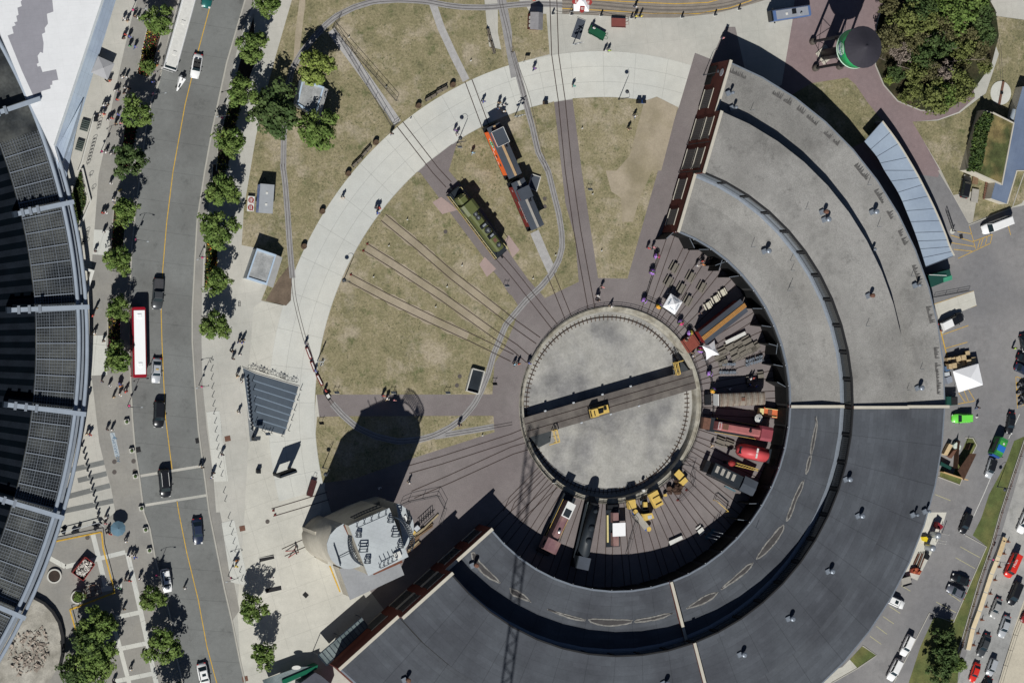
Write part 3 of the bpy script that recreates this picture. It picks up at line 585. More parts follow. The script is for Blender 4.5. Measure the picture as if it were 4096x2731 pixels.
# walls
mb = MB(); quadstrip(mb, 0, 32, k(RI + .3, 0), k(RI + .3, ZI0 - .02)); mb.build('yard_facade', m_wall, Rh)
mb = MB(); quadstrip(mb, 0, 32, k(RM + .12, 6.5), k(RM + .12, ZM - .02)); mb.build('clerestory_wall', m_dark, Rh)
mb = MB(); quadstrip(mb, 0, 32, k(RO_ - .12, ZO0 - .3), k(RO_ - .12, ZM - .27)); mb.build('upper_outer_wall', m_wall, Rh)
mb = MB(); quadstrip(mb, 0, 32, (lambda i: (ro(i) - .15, 0)), (lambda i: (ro(i) - .15, ZO1 - .02))); mb.build('outer_wall', m_brick, Rh)
# eaves: dark gutter edge with little lamps on the yard side
mb = MB(); quadstrip(mb, 0, 32, k(RI, ZI0 - .35), k(RI, ZI0 + .06)); quadstrip(mb, 0, 32, k(RI, ZI0 + .06), k(RI + .35, ZI0 + .06)); mb.build('gutter', m_metal, Rh)
mb = MB(); quadstrip(mb, 0, 32, k(RM - .05, ZM - .5), k(RM - .05, ZM + .05)); quadstrip(mb, 0, 32, k(RM - .05, ZM + .05), k(RM + .25, ZM + .05)); mb.build('clerestory_eave', m_dark, Rh)
mb = MB(); quadstrip(mb, 0, 32, k(RM - .75, 6.99), k(RM - .3, 7.1)); quadstrip(mb, 0, 32, k(RM - .3, 7.1), k(RM + .1, 7.12)); mb.build('clerestory_flashing', m_metal, Rh)
mb = MB(); quadstrip(mb, 0, 32, (lambda i: (ro(i) - .3, ZO1 + .05)), (lambda i: (ro(i) + .02, ZO1 + .05))); quadstrip(mb, 0, 32, (lambda i: (ro(i) + .02, ZO1 + .05)), (lambda i: (ro(i) + .02, ZO1 - .3))); mb.build('outer_edge_trim', m_metal, Rh)
# clerestory windows, one per bay
m_win = bpy.data.materials.new('grid window'); m_win.use_nodes = True
def gridwin():
    t = m_win.node_tree; b = t.nodes['Principled BSDF']; b.inputs['Roughness'].default_value = .2
    tc = t.nodes.new('ShaderNodeTexCoord'); s = t.nodes.new('ShaderNodeSeparateXYZ'); t.links.new(tc.outputs['Object'], s.inputs[0])
    u = M_(t, 'FRACT', M_(t, 'ADD', M_(t, 'DIVIDE', s.outputs[1], .42), 100.)); v = M_(t, 'FRACT', M_(t, 'DIVIDE', s.outputs[2], .55))
    g = M_(t, 'MAXIMUM', M_(t, 'LESS_THAN', u, .16), M_(t, 'LESS_THAN', v, .14)); mx = t.nodes.new('ShaderNodeMix'); mx.data_type = 'RGBA'
    wn = t.nodes.new('ShaderNodeTexNoise'); wn.inputs['Scale'].default_value = 1.3; t.links.new(tc.outputs['Object'], wn.inputs[0])
    mx.inputs[6].default_value = (.012, .016, .022, 1); mx.inputs[7].default_value = (.09, .088, .075, 1); t.links.new(g, mx.inputs[0]); t.links.new(mx.outputs[2], b.inputs[0])
gridwin()
def pane(name, r, a, wdt, z0, z1, parent, m=None, thick=.08):
    "panel facing the yard, local y along the wall"
    o = MB().box(0, 0, z0, thick, wdt, z1 - z0).build(name, m or m_win, parent); o.location = pol(r, a); o.rotation_euler = (0, 0, R(a)); return o
half = RM * math.tan(R(DA / 2)); cosd = math.cos(R(DA / 2))
for i in range(32):
    a = ang(i + .5); pane('clerestory_window', (RM + .12) * cosd - .07, a, 4.7, 7.55, 10.2, Rh)
    MB().box(0, 0, 7.15, .3, .42, 3.3).build('clerestory_pier', m_dark, Rh, loc=pol(RM + .04, ang(i))).rotation_euler = (0, 0, R(ang(i)))
# stall doors
for i in range(32):
    a = ang(i + .5); pane('stall_door', (RI + .3) * cosd - .1, a, 3.5, .05, 5.2, Rh, m_door)
    MB().box(0, 0, 6.75, .12, .16, .12).build('eave_lamp', m_lite, Rh, loc=pol(RI - .1, ang(i))).rotation_euler = (0, 0, R(ang(i)))
# open door leaves swung into the yard on the sunny side
for j, (i, s, sw) in enumerate(((0, 1, 60), (0, -1, 40), (2, -1, 75), (2, 1, 35), (3, 1, 60), (4, 1, 55), (6, 1, 60), (7, 1, 60), (7, -1, 30), (8, 1, 60), (9, 1, 70), (10, 1, 60), (15, -1, 60), (16, -1, 60))):
    a = ang(i + .5); hx = (RI + .2) * cosd; p = pol(hx, a) + Vector((-math.sin(R(a)), math.cos(R(a)), 0)) * s * 1.75
    o = MB().box(-1.25, 0, .1, 2.5, .12, 5.1).build('open_stall_door', m_door, Rh, loc=p); o.rotation_euler = (0, 0, R(a) + R(90 - sw) * -s)
    MB().box(-1.25, 0, 5.2, 2.2, .1, .05).build('door_top_rail', m_metal, o)
# end walls with stepped parapets
def endwall(a, side, zt):
    segs = ((RI - .1, RM - .2, 7.5), (RM - .2, RO_ - .1, 11.5), (RO_ - .1, ro(0 if side < 0 else 32) + .1, zt))
    mb = MB()
    d = Vector((-math.sin(R(a)), math.cos(R(a)), 0)) * side
    for r0, r1, z in segs:
        p0, p1 = pol(r0, a), pol(r1, a); mb.prism([p0, p1, p1 + d * .45, p0 + d * .45], 0, z)
    wl = mb.build('end_wall', m_brick, Rh)
    for r0, r1, z in segs:
        p0, p1 = pol(r0, a), pol(r1, a); MB().prism([p0 - d * .08, p1 - d * .08, p1 + d * .55, p0 + d * .55], z + .003, z + .16, True).build('coping', m_cop, wl)
    return wl, d
wN, dN = endwall(A0, -1, 8.8); wS, dS = endwall(A0 - 213.4, 1, 8.8)
def wallwin(a, d, r0, r1, z0, z1, par):
    o = MB().box(0, 0, z0, r1 - r0, .1, z1 - z0).build('window', m_win2, par); c = pol((r0 + r1) / 2, a) - d * .04; o.location = (*c.xy, 0); o.rotation_euler = (0, 0, R(a))
    f = MB().box(0, 0, z0 - .18, r1 - r0 + .3, .34, .18).box(0, 0, z1, r1 - r0 + .3, .2, .1).build('sill', m_cop, o)
m_win2 = m_win.copy(); m_win2.name = 'grid window wide'
for n_ in m_win2.node_tree.nodes:
    if n_.type == 'SEPXYZ':
        for l in list(n_.outputs[1].links): t_ = l.to_socket; m_win2.node_tree.links.new(n_.outputs[0], t_)
def rr(t, x, y): return W(*px(t, x, y)[0]).xy.length
for a, d, p in ((A0, dN, wN), (A0 - 213.4, dS, wS)):
    for r0, r1 in ((38.3, 41.6), (43.8, 48.0)): wallwin(a, d, r0, r1, 1.1, 4.9, p)
    for r0, r1 in ((50.2, 54.4), (56.4, 60.9)):
        wallwin(a, d, r0, r1, 1.0, 5.0, p); wallwin(a, d, r0, r1, 6.0, 9.3, p)
    wallwin(a, d, 63.2, 67.2, 1.0, 5.0, p)
o = MB().box(0, 0, 0, 1.6, .2, 2.6).build('door', m_door, wN, loc=pol(69.2, A0) - dN * .1); o.rotation_euler = (0, 0, R(A0))
o = MB().box(0, 0, 0, 2.2, .25, 3.4).build('entrance', m_door, wN, loc=pol(71.2, A0) - dN * .1); o.rotation_euler = (0, 0, R(A0))
o = MB().tube((0, 0, 0), (0, -.12, 0), .8, 20).build('round_plaque', mat('plaque', C(170, 170, 175), .6, .1, 3.), wN); c = pol(70.6, A0) - dN * .06; o.location = (*c.xy, 6.6); o.rotation_euler = (0, 0, R(A0 - 90 + 90))
b = MB()
for r in (49.5, 55.5): 
    c = pol(r, A0) - dN * .2; b.tube((*c.xy, 0), (*c.xy, 10.8), .09, 5)
b.build('downpipe', m_blk, wN)
# fire walls across the roofs
for fi in (11, 22):
    a = ang(fi); t = Vector((-math.sin(R(a)), math.cos(R(a)), 0)) * .25; mb = MB()
    for r0, r1, z in ((RI, RM + .05, 7.45), (RM + .0, RO_ - .05, 11.35), (RO_, 73.3, 8.75)): p0, p1 = pol(r0, a), pol(r1, a); mb.prism([p0 - t, p1 - t, p1 + t, p0 + t], 6, z)
    fw = mb.build('fire_wall', m_brick, Rh)
    for r0, r1, z in ((RI, RM + .05, 7.45), (RM + .0, RO_ - .05, 11.35), (RO_, 73.3, 8.75)): p0, p1 = pol(r0, a), pol(r1, a); MB().prism([p0 - t * 1.2, p1 - t * 1.2, p1 + t * 1.2, p0 + t * 1.2], z + .003, z + .12, True).build('coping', m_cop, fw)
# puddle rings in the valley of the inner roof
def blob(pts, k, jit, rs):
    P = smooth([Vector((*p.xy, 0)) for p in pts] , k); return [p + Vector((rs.uniform(-jit, jit), rs.uniform(-jit, jit), 0)) for p in P]
PUD = [('33', 150, 110, 148, 160, 104, 240, 40, 325, -40, 400, -100, 435, -104, 415, -50, 325, 30, 225, 100, 140), ('32', 445, 680, 460, 760, 440, 900, 405, 1045, 390, 1030, 392, 960, 415, 840, 440, 740), ('32', 405, 1050, 400, 1100, 370, 1200, 345, 1215, 350, 1150, 372, 1060), ('32', 335, 1270, 320, 1350, 270, 1450, 230, 1568, 200, 1630, 168, 1650, 175, 1600, 200, 1530, 240, 1420, 300, 1300),
       ('23', 2220, 460, 2190, 520, 2100, 600, 1940, 705, 1930, 690, 2040, 590, 2150, 490), ('23', 1900, 730, 1840, 800, 1720, 860, 1600, 885, 1700, 810, 1800, 750), ('23', 1490, 925, 1400, 970, 1310, 995, 1140, 1015, 1145, 985, 1300, 955, 1400, 930), ('23', 1105, 1000, 1080, 1025, 900, 1048, 770, 1030, 710, 1000, 720, 975, 880, 978, 1090, 985),
       ('23', 680, 985, 660, 1000, 540, 980, 420, 935, 320, 890, 430, 915, 560, 950), ('13', 1975, 370, 2010, 370, 2060, 450, 2140, 530, 2230, 620, 2245, 650, 2200, 640, 2110, 590, 2040, 520, 1985, 430), ('23', -20, 690, 60, 720, 130, 770, 180, 825, 120, 810, 40, 780, -10, 750)]
rs = random.Random(3)
for c in PUD:
    if len(c) < 10: continue
    pts = q(c[0], *c[1:], z=6.75); m_ = sum(pts, Vector()) / len(pts); outer = smooth(pts + pts[:1], 5)[:-1]
    rsec = roofs[0]
    def lift(P, z):
        P = [Vector((p.x, p.y, 0)) for p in P]
        return P
    def zroof(p, dz):
        r = p.xy.length * (1.0); r = min(max(r, RI), RM); z = 6.9 + (6.55 - 6.9) * (r - RI) / (44.5 - RI) if r < 44.5 else 6.55 + (7.0 - 6.55) * (r - 44.5) / (RM - 44.5); return z + dz
    for kf, m, dz, nm in ((1.0, m_ring, .05, 'silt_ring'), (.72, m_stain, .09, 'puddle_stain')):
        P = []
        for i, p in enumerate(outer):
            j = rs.uniform(.9, 1.08); tan = (outer[(i + 1) % len(outer)] - outer[i - 1]); tan.z = 0; nrm = Vector((tan.y, -tan.x, 0)).normalized()
            inw = (m_ - p); inw.z = 0; nrm = nrm if nrm.dot(inw) > 0 else -nrm; wd = 0 if kf == 1 else .28; P.append(p + nrm * (wd * j) + (nrm * rs.uniform(-.06, .06)))
        mb = MB(); v = []
        pts2 = [Vector((p.x, p.y, 0)) for p in P]; vv = [mb.bm.verts.new((p.x, p.y, zroof(p, dz))) for p in P]
        for t3 in tessellate_polygon([pts2]):
            t3 = list(t3)
            if (pts2[t3[1]] - pts2[t3[0]]).cross(pts2[t3[2]] - pts2[t3[0]]).z < 0: t3.reverse()
            try: mb.bm.faces.new([vv[x] for x in t3])
            except ValueError: pass
        mb.build(nm, m, roofs[1] , fix=False)
# roof vents and flues
VENTS = [('31', 565, 445, 10.8, 1), ('31', 545, 375, 10.8, 2), ('31', 970, 1145, 10.8, 2), ('31', 1005, 375, 8, 1), ('31', 988, 720, 8, 0), ('31', 1400, 1050, 8, 0), ('31', 15, 735, 6.9, 1), ('20', 2035, 850, 8.2, 0), ('20', 2065, 985, 8.2, 0), ('32', 1420, 425, 8, 1),
         ('32', 762, 1265, 10.8, 1), ('33', 875, 35, 10.8, 1), ('33', 600, 545, 10.8, 1), ('33', 235, 980, 10.8, 1), ('23', 2140, 1310, 10.8, 1), ('23', 1435, 1575, 10.8, 1), ('13', 2030, 490, 6.9, 2), ('13', 2305, 1470, 8.1, 2), ('13', 1405, 1545, 8.1, 2), ('33', 1380, 25, 8, 0), ('32', 1560 - 70, 1560, 8, 0)]
for t, x, y, z, kd in VENTS:
    zt = z + 1.5; p = W(*px(t, x, y)[0], z=zt); r_ = (.32, .52, .45)[kd]
    vn = MB().lathe([(r_ * .7, z - .4), (r_ * .7, z + .9), (r_, z + .95), (r_, z + 1.45), (r_ * .55, z + 1.6)], p.x, p.y, 14).build('roof_vent', m_metal if kd < 2 else m_rust, Rh)
    MB().box(p.x - .55, p.y - .1, z - .1, .9, 1.0, .45, .4).build('vent_base', m_metal, vn)
b = MB()
PIP = [('31', 205, 825, 6.9), ('31', 215, 915, 6.9), ('31', 200, 1070, 6.9), ('31', 185, 1100, 6.9), ('31', 900, 1425, 10.8), ('31', 920, 130, 8), ('31', 345, 355, 10.8), ('32', 1270, 445, 8), ('20', 2190, 1015, 8), ('21', 2200, 700, 6.9), ('23', 2240, 145, 6.9), ('31', 1005, 515, 8), ('32', 1400, 250, 8), ('31', 1320, 965, 8)]
for t, x, y, z in PIP: p = W(*px(t, x, y)[0], z=z); MB().tube((p.x, p.y, z - .3), (p.x, p.y, z + 1.1 + (p.x * 7 % 1) * .8), .05, 5).build('vent_pipe', m_metal, Rh)
# grey patches where the roofing was repaired, and dark seams on the outer roof
m_tar = mat('dark tar streaks', C(98, 96, 94), .9, .3, 3., fine=.3)
rs = random.Random(21)
for i in range(11):
    for k_ in range(2):
        a0 = ang(i) - rs.uniform(.3, 3.4) - k_ * 2.6; r = rs.uniform(70.6, 71.0); n_ = rs.randint(7, 12); st_ = rs.uniform(.16, .26); up, dn = [], []
        for j in range(n_): aa = a0 - j * st_; zr = ZO1 + .06; p = pol(r, aa, 0); up.append(p); dn.append(pol(r + (rs.uniform(.5, 1.7) if j % 2 else rs.uniform(.1, .5)), aa + rs.uniform(-.05, .05)))
        mb = MB()
        for j in range(n_ - 1): mb.face([(*v.xy, 8.2 - .6 * (v.xy.length - RO_) / 10.9 + .06) for v in (up[j], dn[j], dn[j + 1], up[j + 1])])
        mb.build('tar_patch', m_tar, Rh, fix=False)
# ------------------------------------------------------------------ trees
def leafmat(name, rgb, tint):
    m = mat(name, rgb, .75, .3, 1.1, spec=.2, fine=.2, tint=tint); return m
m_leaf = leafmat('street tree leaves', (.1, .16, .036), (.14, .195, .05)); m_leafY = leafmat('lime leaves', (.17, .22, .045), (.22, .27, .07)); m_leafD = leafmat('dark leaves', (.05, .085, .026), (.075, .11, .035))
m_leafO = leafmat('olive leaves', (.12, .14, .04), (.16, .18, .055)); m_leafB = leafmat('brown olive leaves', (.1, .095, .04), (.13, .125, .055)); m_bark = mat('bark', (.1, .08, .06), .9, .2, 3.)
m_twig = mat('bare twigs', (.22, .18, .15), .9, .2, 3.)
def crown_mesh(seed, nb=70, nl=44, rx=2.5, rz=1.9, leaf=.19, flat=1.):
    rs = random.Random(seed); mb = MB(); bl = []
    for i in range(nb):
        u = rs.uniform(-.55, 1); th = rs.uniform(0, 2 * PI); s = math.sqrt(max(0, 1 - u * u)); rr_ = rs.uniform(.12, 1.0) ** .5
        wob = 1 + .22 * math.sin(3 * th + seed) + .12 * math.sin(5 * th + 2 * seed)
        bl.append((Vector((s * math.cos(th) * rx * rr_ * wob * .86, s * math.sin(th) * rx * rr_ * wob * .86, u * rz * rr_)), rs.uniform(.38, .72) * rx / 2.5))
    for c, br in bl:
        for j in range(nl):
            d = Vector((rs.gauss(0, 1), rs.gauss(0, 1), rs.gauss(0, 1) + .25)).normalized(); p = c + d * br * rs.uniform(.55, 1.05)
            nrm = (d + Vector((rs.uniform(-.7, .7), rs.uniform(-.7, .7), rs.uniform(-.4, .8)))).normalized(); a = nrm.orthogonal().normalized(); b = nrm.cross(a); k = leaf * rs.uniform(.6, 1.25)
            mb.face([p + a * k, p + b * k * .7, p - a * k, p - b * k * .7])
    return mb, bl
def tree_proto(name, seed, m, **kw):
    t = thing(name, 'tree', 'tree', (0, 0, -500)); mb, bl = crown_mesh(seed, **kw); zc = kw.get('rz', 1.9) + 2.0
    cr = mb.build('crown', m, t, fix=False); cr.location = (0, 0, zc)
    tb = MB().tube((0, 0, 0), (.05, .05, zc - .6), .14, 7, .1)
    for c, br in bl[:9]: tb.tube((.05, .05, zc - rnd.uniform(.5, 1.4)), c + Vector((0, 0, zc)), .06, 5, .02)
    tb.build('trunk', m_bark, t); return proto(t)
TP = [tree_proto('street_tree', s, m_leaf) for s in (1, 2, 3)]
TB = [tree_proto('woodland_tree', s, m_leafO, nb=60, nl=34, rx=3.3, rz=2.0, leaf=.24) for s in (11, 12, 13)]
USED = set()
def place(p, loc, rz, label, group=None, colors=None, scale=None):
    "the first time moves the prototype itself, then copies it"
    return dup(p, loc, rz, label, group, colors, scale)
def tree(t, x, y, r, label, group=None, m=None, P=None, zc=3.9, k=0):
    s = r / 2.296 / 18.6 / 2.2; p = W(*px(t, x, y)[0], z=zc * s); return dup((P or TP)[k % 3], (p.x, p.y, 0), rnd.uniform(0, 6.28), label, group, {'crown': m} if m else None, (s, s, min(1.25, s * 1.05)))
# ------------------------------------------------------------------ people
def skin(verts, edges, radii, name):
    me = bpy.data.meshes.new(name); me.from_pydata(verts, edges, []); o = bpy.data.objects.new('tmp', me); col.objects.link(o)
    md = o.modifiers.new('s', 'SKIN'); md.use_smooth_shade = True
    for i, r in enumerate(radii): me.skin_vertices[0].data[i].radius = (r, r)
    me.skin_vertices[0].data[0].use_root = True
    dg = bpy.context.evaluated_depsgraph_get(); out = bpy.data.meshes.new_from_object(o.evaluated_get(dg)); out.name = name
    bpy.data.objects.remove(o); out.polygons.foreach_set('use_smooth', [True] * len(out.polygons)); return out
m_skin = mat('skin', (.42, .26, .18), .6, .05, 3.); m_shoe = mat('shoe', (.05, .05, .05), .7, .1, 3.)
PCOL = {}
def cloth(n, rgb): PCOL[n] = mat(n + ' cloth', rgb, .85, .06, 3.)
for n, c in (('white', (.78, .78, .76)), ('black', (.02, .02, .025)), ('red', (.55, .06, .05)), ('blue', (.06, .12, .45)), ('green', (.1, .35, .16)), ('pink', (.7, .28, .32)), ('purple', (.2, .1, .35)), ('orange', (.7, .25, .06)), ('yellow', (.75, .65, .1)), ('teal', (.05, .45, .38)), ('light blue', (.35, .6, .75)), ('tan', (.55, .42, .28)), ('grey', (.25, .25, .27)), ('lime', (.5, .8, .1)), ('denim', (.08, .11, .2)), ('navy', (.03, .04, .1))): cloth(n, c)
m_hair = mat('dark hair', (.03, .022, .018), .7, .1, 3.); m_hairB = mat('blond hair', (.35, .25, .12), .7, .1, 3.)
def person_proto(k):
    s = (.34, -.26, .02)[k]; st = (.3, .2, .02)[k]   # arm swing, stride
    # joints: 0 pelvis 1 waist 2 chest 3 neck 4 head 5 headtop | arms | legs
    V = [(0, 0, .95), (0, 0, 1.12), (0, 0, 1.36), (0, 0, 1.5), (0, 0.02, 1.6), (0, 0.01, 1.7),
         (-.18, 0, 1.4), (-.24, -s * .3, 1.12), (-.25, s * .4, .88), (-.25, s * .5, .8), (.18, 0, 1.4), (.24, s * .3, 1.12), (.25, -s * .4, .88), (.25, -s * .5, .8),
         (-.1, 0, .9), (-.1, st * .5, .5), (-.1, st * .9 - .05, .1), (-.1, st * .9 + .08, .04), (.1, 0, .9), (.1, -st * .3, .5), (.1, -st * 1.1 - .05, .1), (.1, -st * 1.1 + .08, .04), (0, .1, 1.585)]
    E = [(0, 1), (1, 2), (2, 3), (3, 4), (4, 5), (2, 6), (6, 7), (7, 8), (8, 9), (2, 10), (10, 11), (11, 12), (12, 13), (0, 14), (14, 15), (15, 16), (16, 17), (0, 18), (18, 19), (19, 20), (20, 21), (4, 22)]
    Rr = [.12, .11, .13, .055, .085, .06, .06, .042, .034, .03, .06, .042, .034, .03, .085, .06, .045, .04, .085, .06, .045, .04, .02]
    t = thing('person', 'person', 'person', (0, 0, -500))
    def add(nm, me, m): me.materials.append(m); o = bpy.data.objects.new(nm, me); col.objects.link(o); o.parent = t
    add('body', skin(V, E, Rr, 'body'), m_skin)
    vi = [1, 2, 6, 7, 10, 11, 0]; mp = {a: i for i, a in enumerate(vi)}
    add('shirt', skin([V[a] for a in vi], [(mp[a], mp[b]) for a, b in ((0, 1), (1, 2), (2, 6), (6, 7), (2, 10), (10, 11))], [.135, .155, .085, .065, .085, .065, .14], 'shirt'), PCOL['white'])
    vi = [0, 14, 15, 16, 18, 19, 20]; mp = {a: i for i, a in enumerate(vi)}
    add('trousers', skin([V[a] for a in vi], [(mp[a], mp[b]) for a, b in ((0, 14), (14, 15), (15, 16), (0, 18), (18, 19), (19, 20))], [.145, .11, .085, .065, .11, .085, .065], 'trousers'), PCOL['navy'])
    mb = MB().ball(0, -.015, 1.66, .1, .115, .1, 8, 5); mb.build('hair', m_hair, t)
    return proto(t)
PP = [person_proto(k) for k in range(3)]
# ------------------------------------------------------------------ vehicles
m_tyre = mat('tyre rubber', (.02, .02, .02), .8, .1, 3.); m_rim = mat('wheel rim', (.45, .46, .48), .35, .05, 3., metal=.6)
m_cglass = mat('car glass', (.015, .025, .03), .08, .05, 2., spec=.7); m_lampw = mat('headlight glass', (.7, .7, .68), .2, .03, 3.); m_lampr = mat('tail light red', (.4, .02, .02), .3, .03, 3.)
def paint(name, rgb, metal=.0): return mat(name + ' car paint', rgb, .28, .03, .8, spec=.5, metal=metal)
PT = {n: paint(n, c, m) for n, c, m in (('white', (.78, .78, .77), 0), ('silver', (.5, .52, .54), .3), ('black', (.012, .013, .016), 0), ('dark grey', (.06, .065, .07), .2), ('navy', (.02, .03, .06), 0), ('teal', (.015, .12, .11), .2), ('red', (.6, .03, .02), 0), ('dark red', (.25, .02, .02), 0), ('lime', (.16, .68, .08), 0), ('slate', (.16, .17, .2), .3), ('champagne', (.42, .42, .4), .3))}
def car_proto(name, kind):
    L, Wd, hz, bz, rz_, cb, cr, kind2 = {'sedan': (4.75, 1.84, .86, .98, 1.44, (-1.75, 1.05), (-1.0, .35), 0), 'suv': (4.75, 1.92, 1.05, 1.12, 1.74, (-2.2, 1.15), (-1.95, .5), 1), 'minivan': (5.1, 1.98, 1.0, 1.12, 1.78, (-2.4, 1.55), (-2.15, .75), 1), 'van': (6.2, 2.1, 1.25, 1.35, 2.5, (-3.0, 2.1), (-2.95, 1.5), 2),
        'pickup': (5.7, 1.98, 1.08, 1.15, 1.82, (-.6, 1.45), (-.35, .75), 3), 'convertible': (4.6, 1.82, .85, .95, 1.3, (-1.3, .95), (-1.2, .9), 4)}[kind]
    t = thing(name, 'car', 'car', (0, 0, -500)); h = L / 2; w_ = Wd / 2
    xs = [(-h, .72, .55, .62), (-h + .18, .9, .3, bz - .12), (-h + .7, 1, .24, bz - .02), (-.6, 1, .24, bz), (cb[1], 1, .24, hz + .04), (h - .75, .97, .24, hz - .04), (h - .25, .86, .28, hz - .16), (h, .66, .42, .62)]
    secs = []
    for x, k, z0, z1 in xs:
        a = w_ * k; secs.append([(x, -a * .92, z0), (x, -a, (z0 + z1) / 2), (x, -a * .97, z1 - .1), (x, -a * .84, z1), (x, a * .84, z1), (x, a * .97, z1 - .1), (x, a, (z0 + z1) / 2), (x, a * .92, z0)])
    MB().loft(secs).build('body', PT['white'], t, True)
    zb = bz - .03
    if kind != 'convertible':
        MB().hull([(cb[0], -w_ * .86, zb), (cb[1], -w_ * .86, hz - .02), (cb[1], w_ * .86, hz - .02), (cb[0], w_ * .86, zb), (cr[0], -w_ * .7, rz_ - .03), (cr[1], -w_ * .7, rz_ - .03), (cr[1], w_ * .7, rz_ - .03), (cr[0], w_ * .7, rz_ - .03)], [(3, 2, 1, 0), (4, 5, 6, 7), (0, 1, 5, 4), (1, 2, 6, 5), (2, 3, 7, 6), (3, 0, 4, 7)]).build('window', m_cglass, t)
        rx0, rx1 = cr[0] - .08, cr[1] + .1
        MB().hull([(rx0, -w_ * .74, rz_ - .05), (rx1, -w_ * .74, rz_ - .05), (rx1, w_ * .74, rz_ - .05), (rx0, w_ * .74, rz_ - .05), (rx0 + .1, -w_ * .62, rz_), (rx1 - .12, -w_ * .62, rz_), (rx1 - .12, w_ * .62, rz_), (rx0 + .1, w_ * .62, rz_)], [(3, 2, 1, 0), (4, 5, 6, 7), (0, 1, 5, 4), (1, 2, 6, 5), (2, 3, 7, 6), (3, 0, 4, 7)]).build('roof', PT['white'], t)
        mb = MB()
        for s in (-1, 1):
            mb.tube((cb[1] - .02, s * w_ * .86, hz), (cr[1], s * w_ * .72, rz_ - .03), .045, 4); mb.tube((cb[0], s * w_ * .86, zb), (cr[0], s * w_ * .72, rz_ - .03), .05, 4)
            if kind2 != 3: mb.tube(((cb[0] + cb[1]) / 2, s * w_ * .87, zb), ((cr[0] + cr[1]) / 2, s * w_ * .72, rz_ - .03), .04, 4)
        mb.build('window_frame', PT['white'], t)
    else:
        MB().hull([(.95, -w_ * .84, hz), (.95, w_ * .84, hz), (.5, w_ * .72, 1.3), (.5, -w_ * .72, 1.3)], [(0, 1, 2, 3)]).build('windscreen', m_cglass, t)
        MB().box(-.45, 0, bz, 1.6, 1.4, .02).build('cockpit', mat('dark upholstery', (.03, .03, .03), .7, .1, 2.), t)
        for x in (-.15, -.9):
            for s in (-1, 1): MB().box(x, s * .36, bz, .5, .5, .12).box(x - .28, s * .36, bz, .16, .5, .34).build('seat', MATS['dark upholstery'], t)
    if kind == 'pickup': MB().box(-1.75, 0, bz + .002, 1.9, 1.55, .03).build('cargo_bed_cover', mat('tonneau', (.05, .05, .055), .8, .1, 2.), t)
    for sx in (-1, 1):
        for s in (-1, 1):
            wh = MB().tube((sx * (h - .9), s * (w_ - .2), .33), (sx * (h - .9), s * (w_ + .005), .33), .33, 14).build('wheel', m_tyre, t); MB().tube((sx * (h - .9), s * (w_ - .05), .33), (sx * (h - .9), s * (w_ + .02), .33), .19, 10).build('rim', m_rim, wh)
    for s in (-1, 1):
        MB().box(h - .2, s * w_ * .66, .58, .3, .34, .14).build('headlight', m_lampw, t); MB().box(-h + .1, s * w_ * .7, .7, .14, .3, .14).build('tail_light', m_lampr, t); MB().box(cb[1] - .25, s * (w_ + .08), hz, .14, .2, .14).build('side_mirror', m_blk, t)
    MB().box(h - .02, 0, .42, .06, Wd * .4, .16).build('grille', m_blk, t)
    return proto(t)
CP = {k: car_proto(n, k) for k, n in (('sedan', 'sedan_car'), ('suv', 'suv_car'), ('minivan', 'minivan'), ('van', 'panel_van'), ('pickup', 'pickup_truck'), ('convertible', 'convertible_car'))}
def car(kind, colr, front, rear, label, cat='car', s=None, group=None, roof=None):
    a, b = W(*px(*front)[0], z=.8), W(*px(*rear)[0], z=.8); m = (a + b) / 2; L0 = {'sedan': 4.75, 'suv': 4.75, 'minivan': 5.1, 'van': 6.2, 'pickup': 5.7, 'convertible': 4.6}[kind]
    k = s or (a - b).length / L0; k = max(.8, min(1.2, k)); c = PT[colr]
    return dup(CP[kind], (m.x, m.y, 0), dirang(b, a), label, group, {'body': c, 'roof': PT[roof] if roof else c, 'window_frame': c}, (k, min(1.08, max(.95, k)), min(1.05, max(.95, k))))
# ------------------------------------------------------------------ street trees
side = [('00', 1460, 190, 118), ('00', 1360, 610, 62), ('00', 1245, 1050, 118), ('00', 1185, 1470, 132), ('01', 1140, 370, 104), ('01', 1085, 805, 108), ('01', 1085, 1270, 96), ('02', 1080, 155, 112), ('03', 1390, 780, 98), ('03', 1500, 1235, 145), ('03', 1560, 1690, 120)]
for i, (t, x, y, r) in enumerate(side): tree(t, x, y, r, f'{ORD[i]} street tree from the top in the planting beds left of the road', 'street trees left of the road', k=i, m=m_leaf if i not in (3, 10) else m_leafD)
side = [('10', 95, 20, 112), ('00', 2300, 430, 122), ('00', 2225, 850, 124), ('00', 2115, 1290, 122), ('01', 2040, 165, 128), ('01', 2020, 545, 150), ('01', 1985, 1010, 104), ('01', 1968, 1410, 114), ('03', 2320, 890, 112), ('13', 60, 1310, 104)]
for i, (t, x, y, r) in enumerate(side): tree(t, x, y, r, f'{ORD[i]} street tree from the top in the row right of the road', 'street trees right of the road', k=i + 1)
for i, (t, x, y, r) in enumerate((('03', 900, 1060, 135), ('03', 800, 1120, 95), ('03', 970, 1010, 85), ('03', 890, 1300, 150), ('03', 810, 1210, 110), ('03', 870, 1490, 165), ('03', 700, 1480, 120))):
    tree(t, x, y, r, f'{ORD[i]} tree from the top in the leafy clump below the yellow barriers', 'trees clumped at the bottom left', k=i, m=m_leafD if i in (1, 4, 6) else m_leaf, zc=4.6)
tree('03', 725, 775, 44, 'small young tree in the round concrete planter beside the rusty frame', k=1)
tree('10', 550, 605, 140, 'bright lime green tree standing just above the pale roofed signal cabin', m=m_leafY, k=2, zc=4.2)
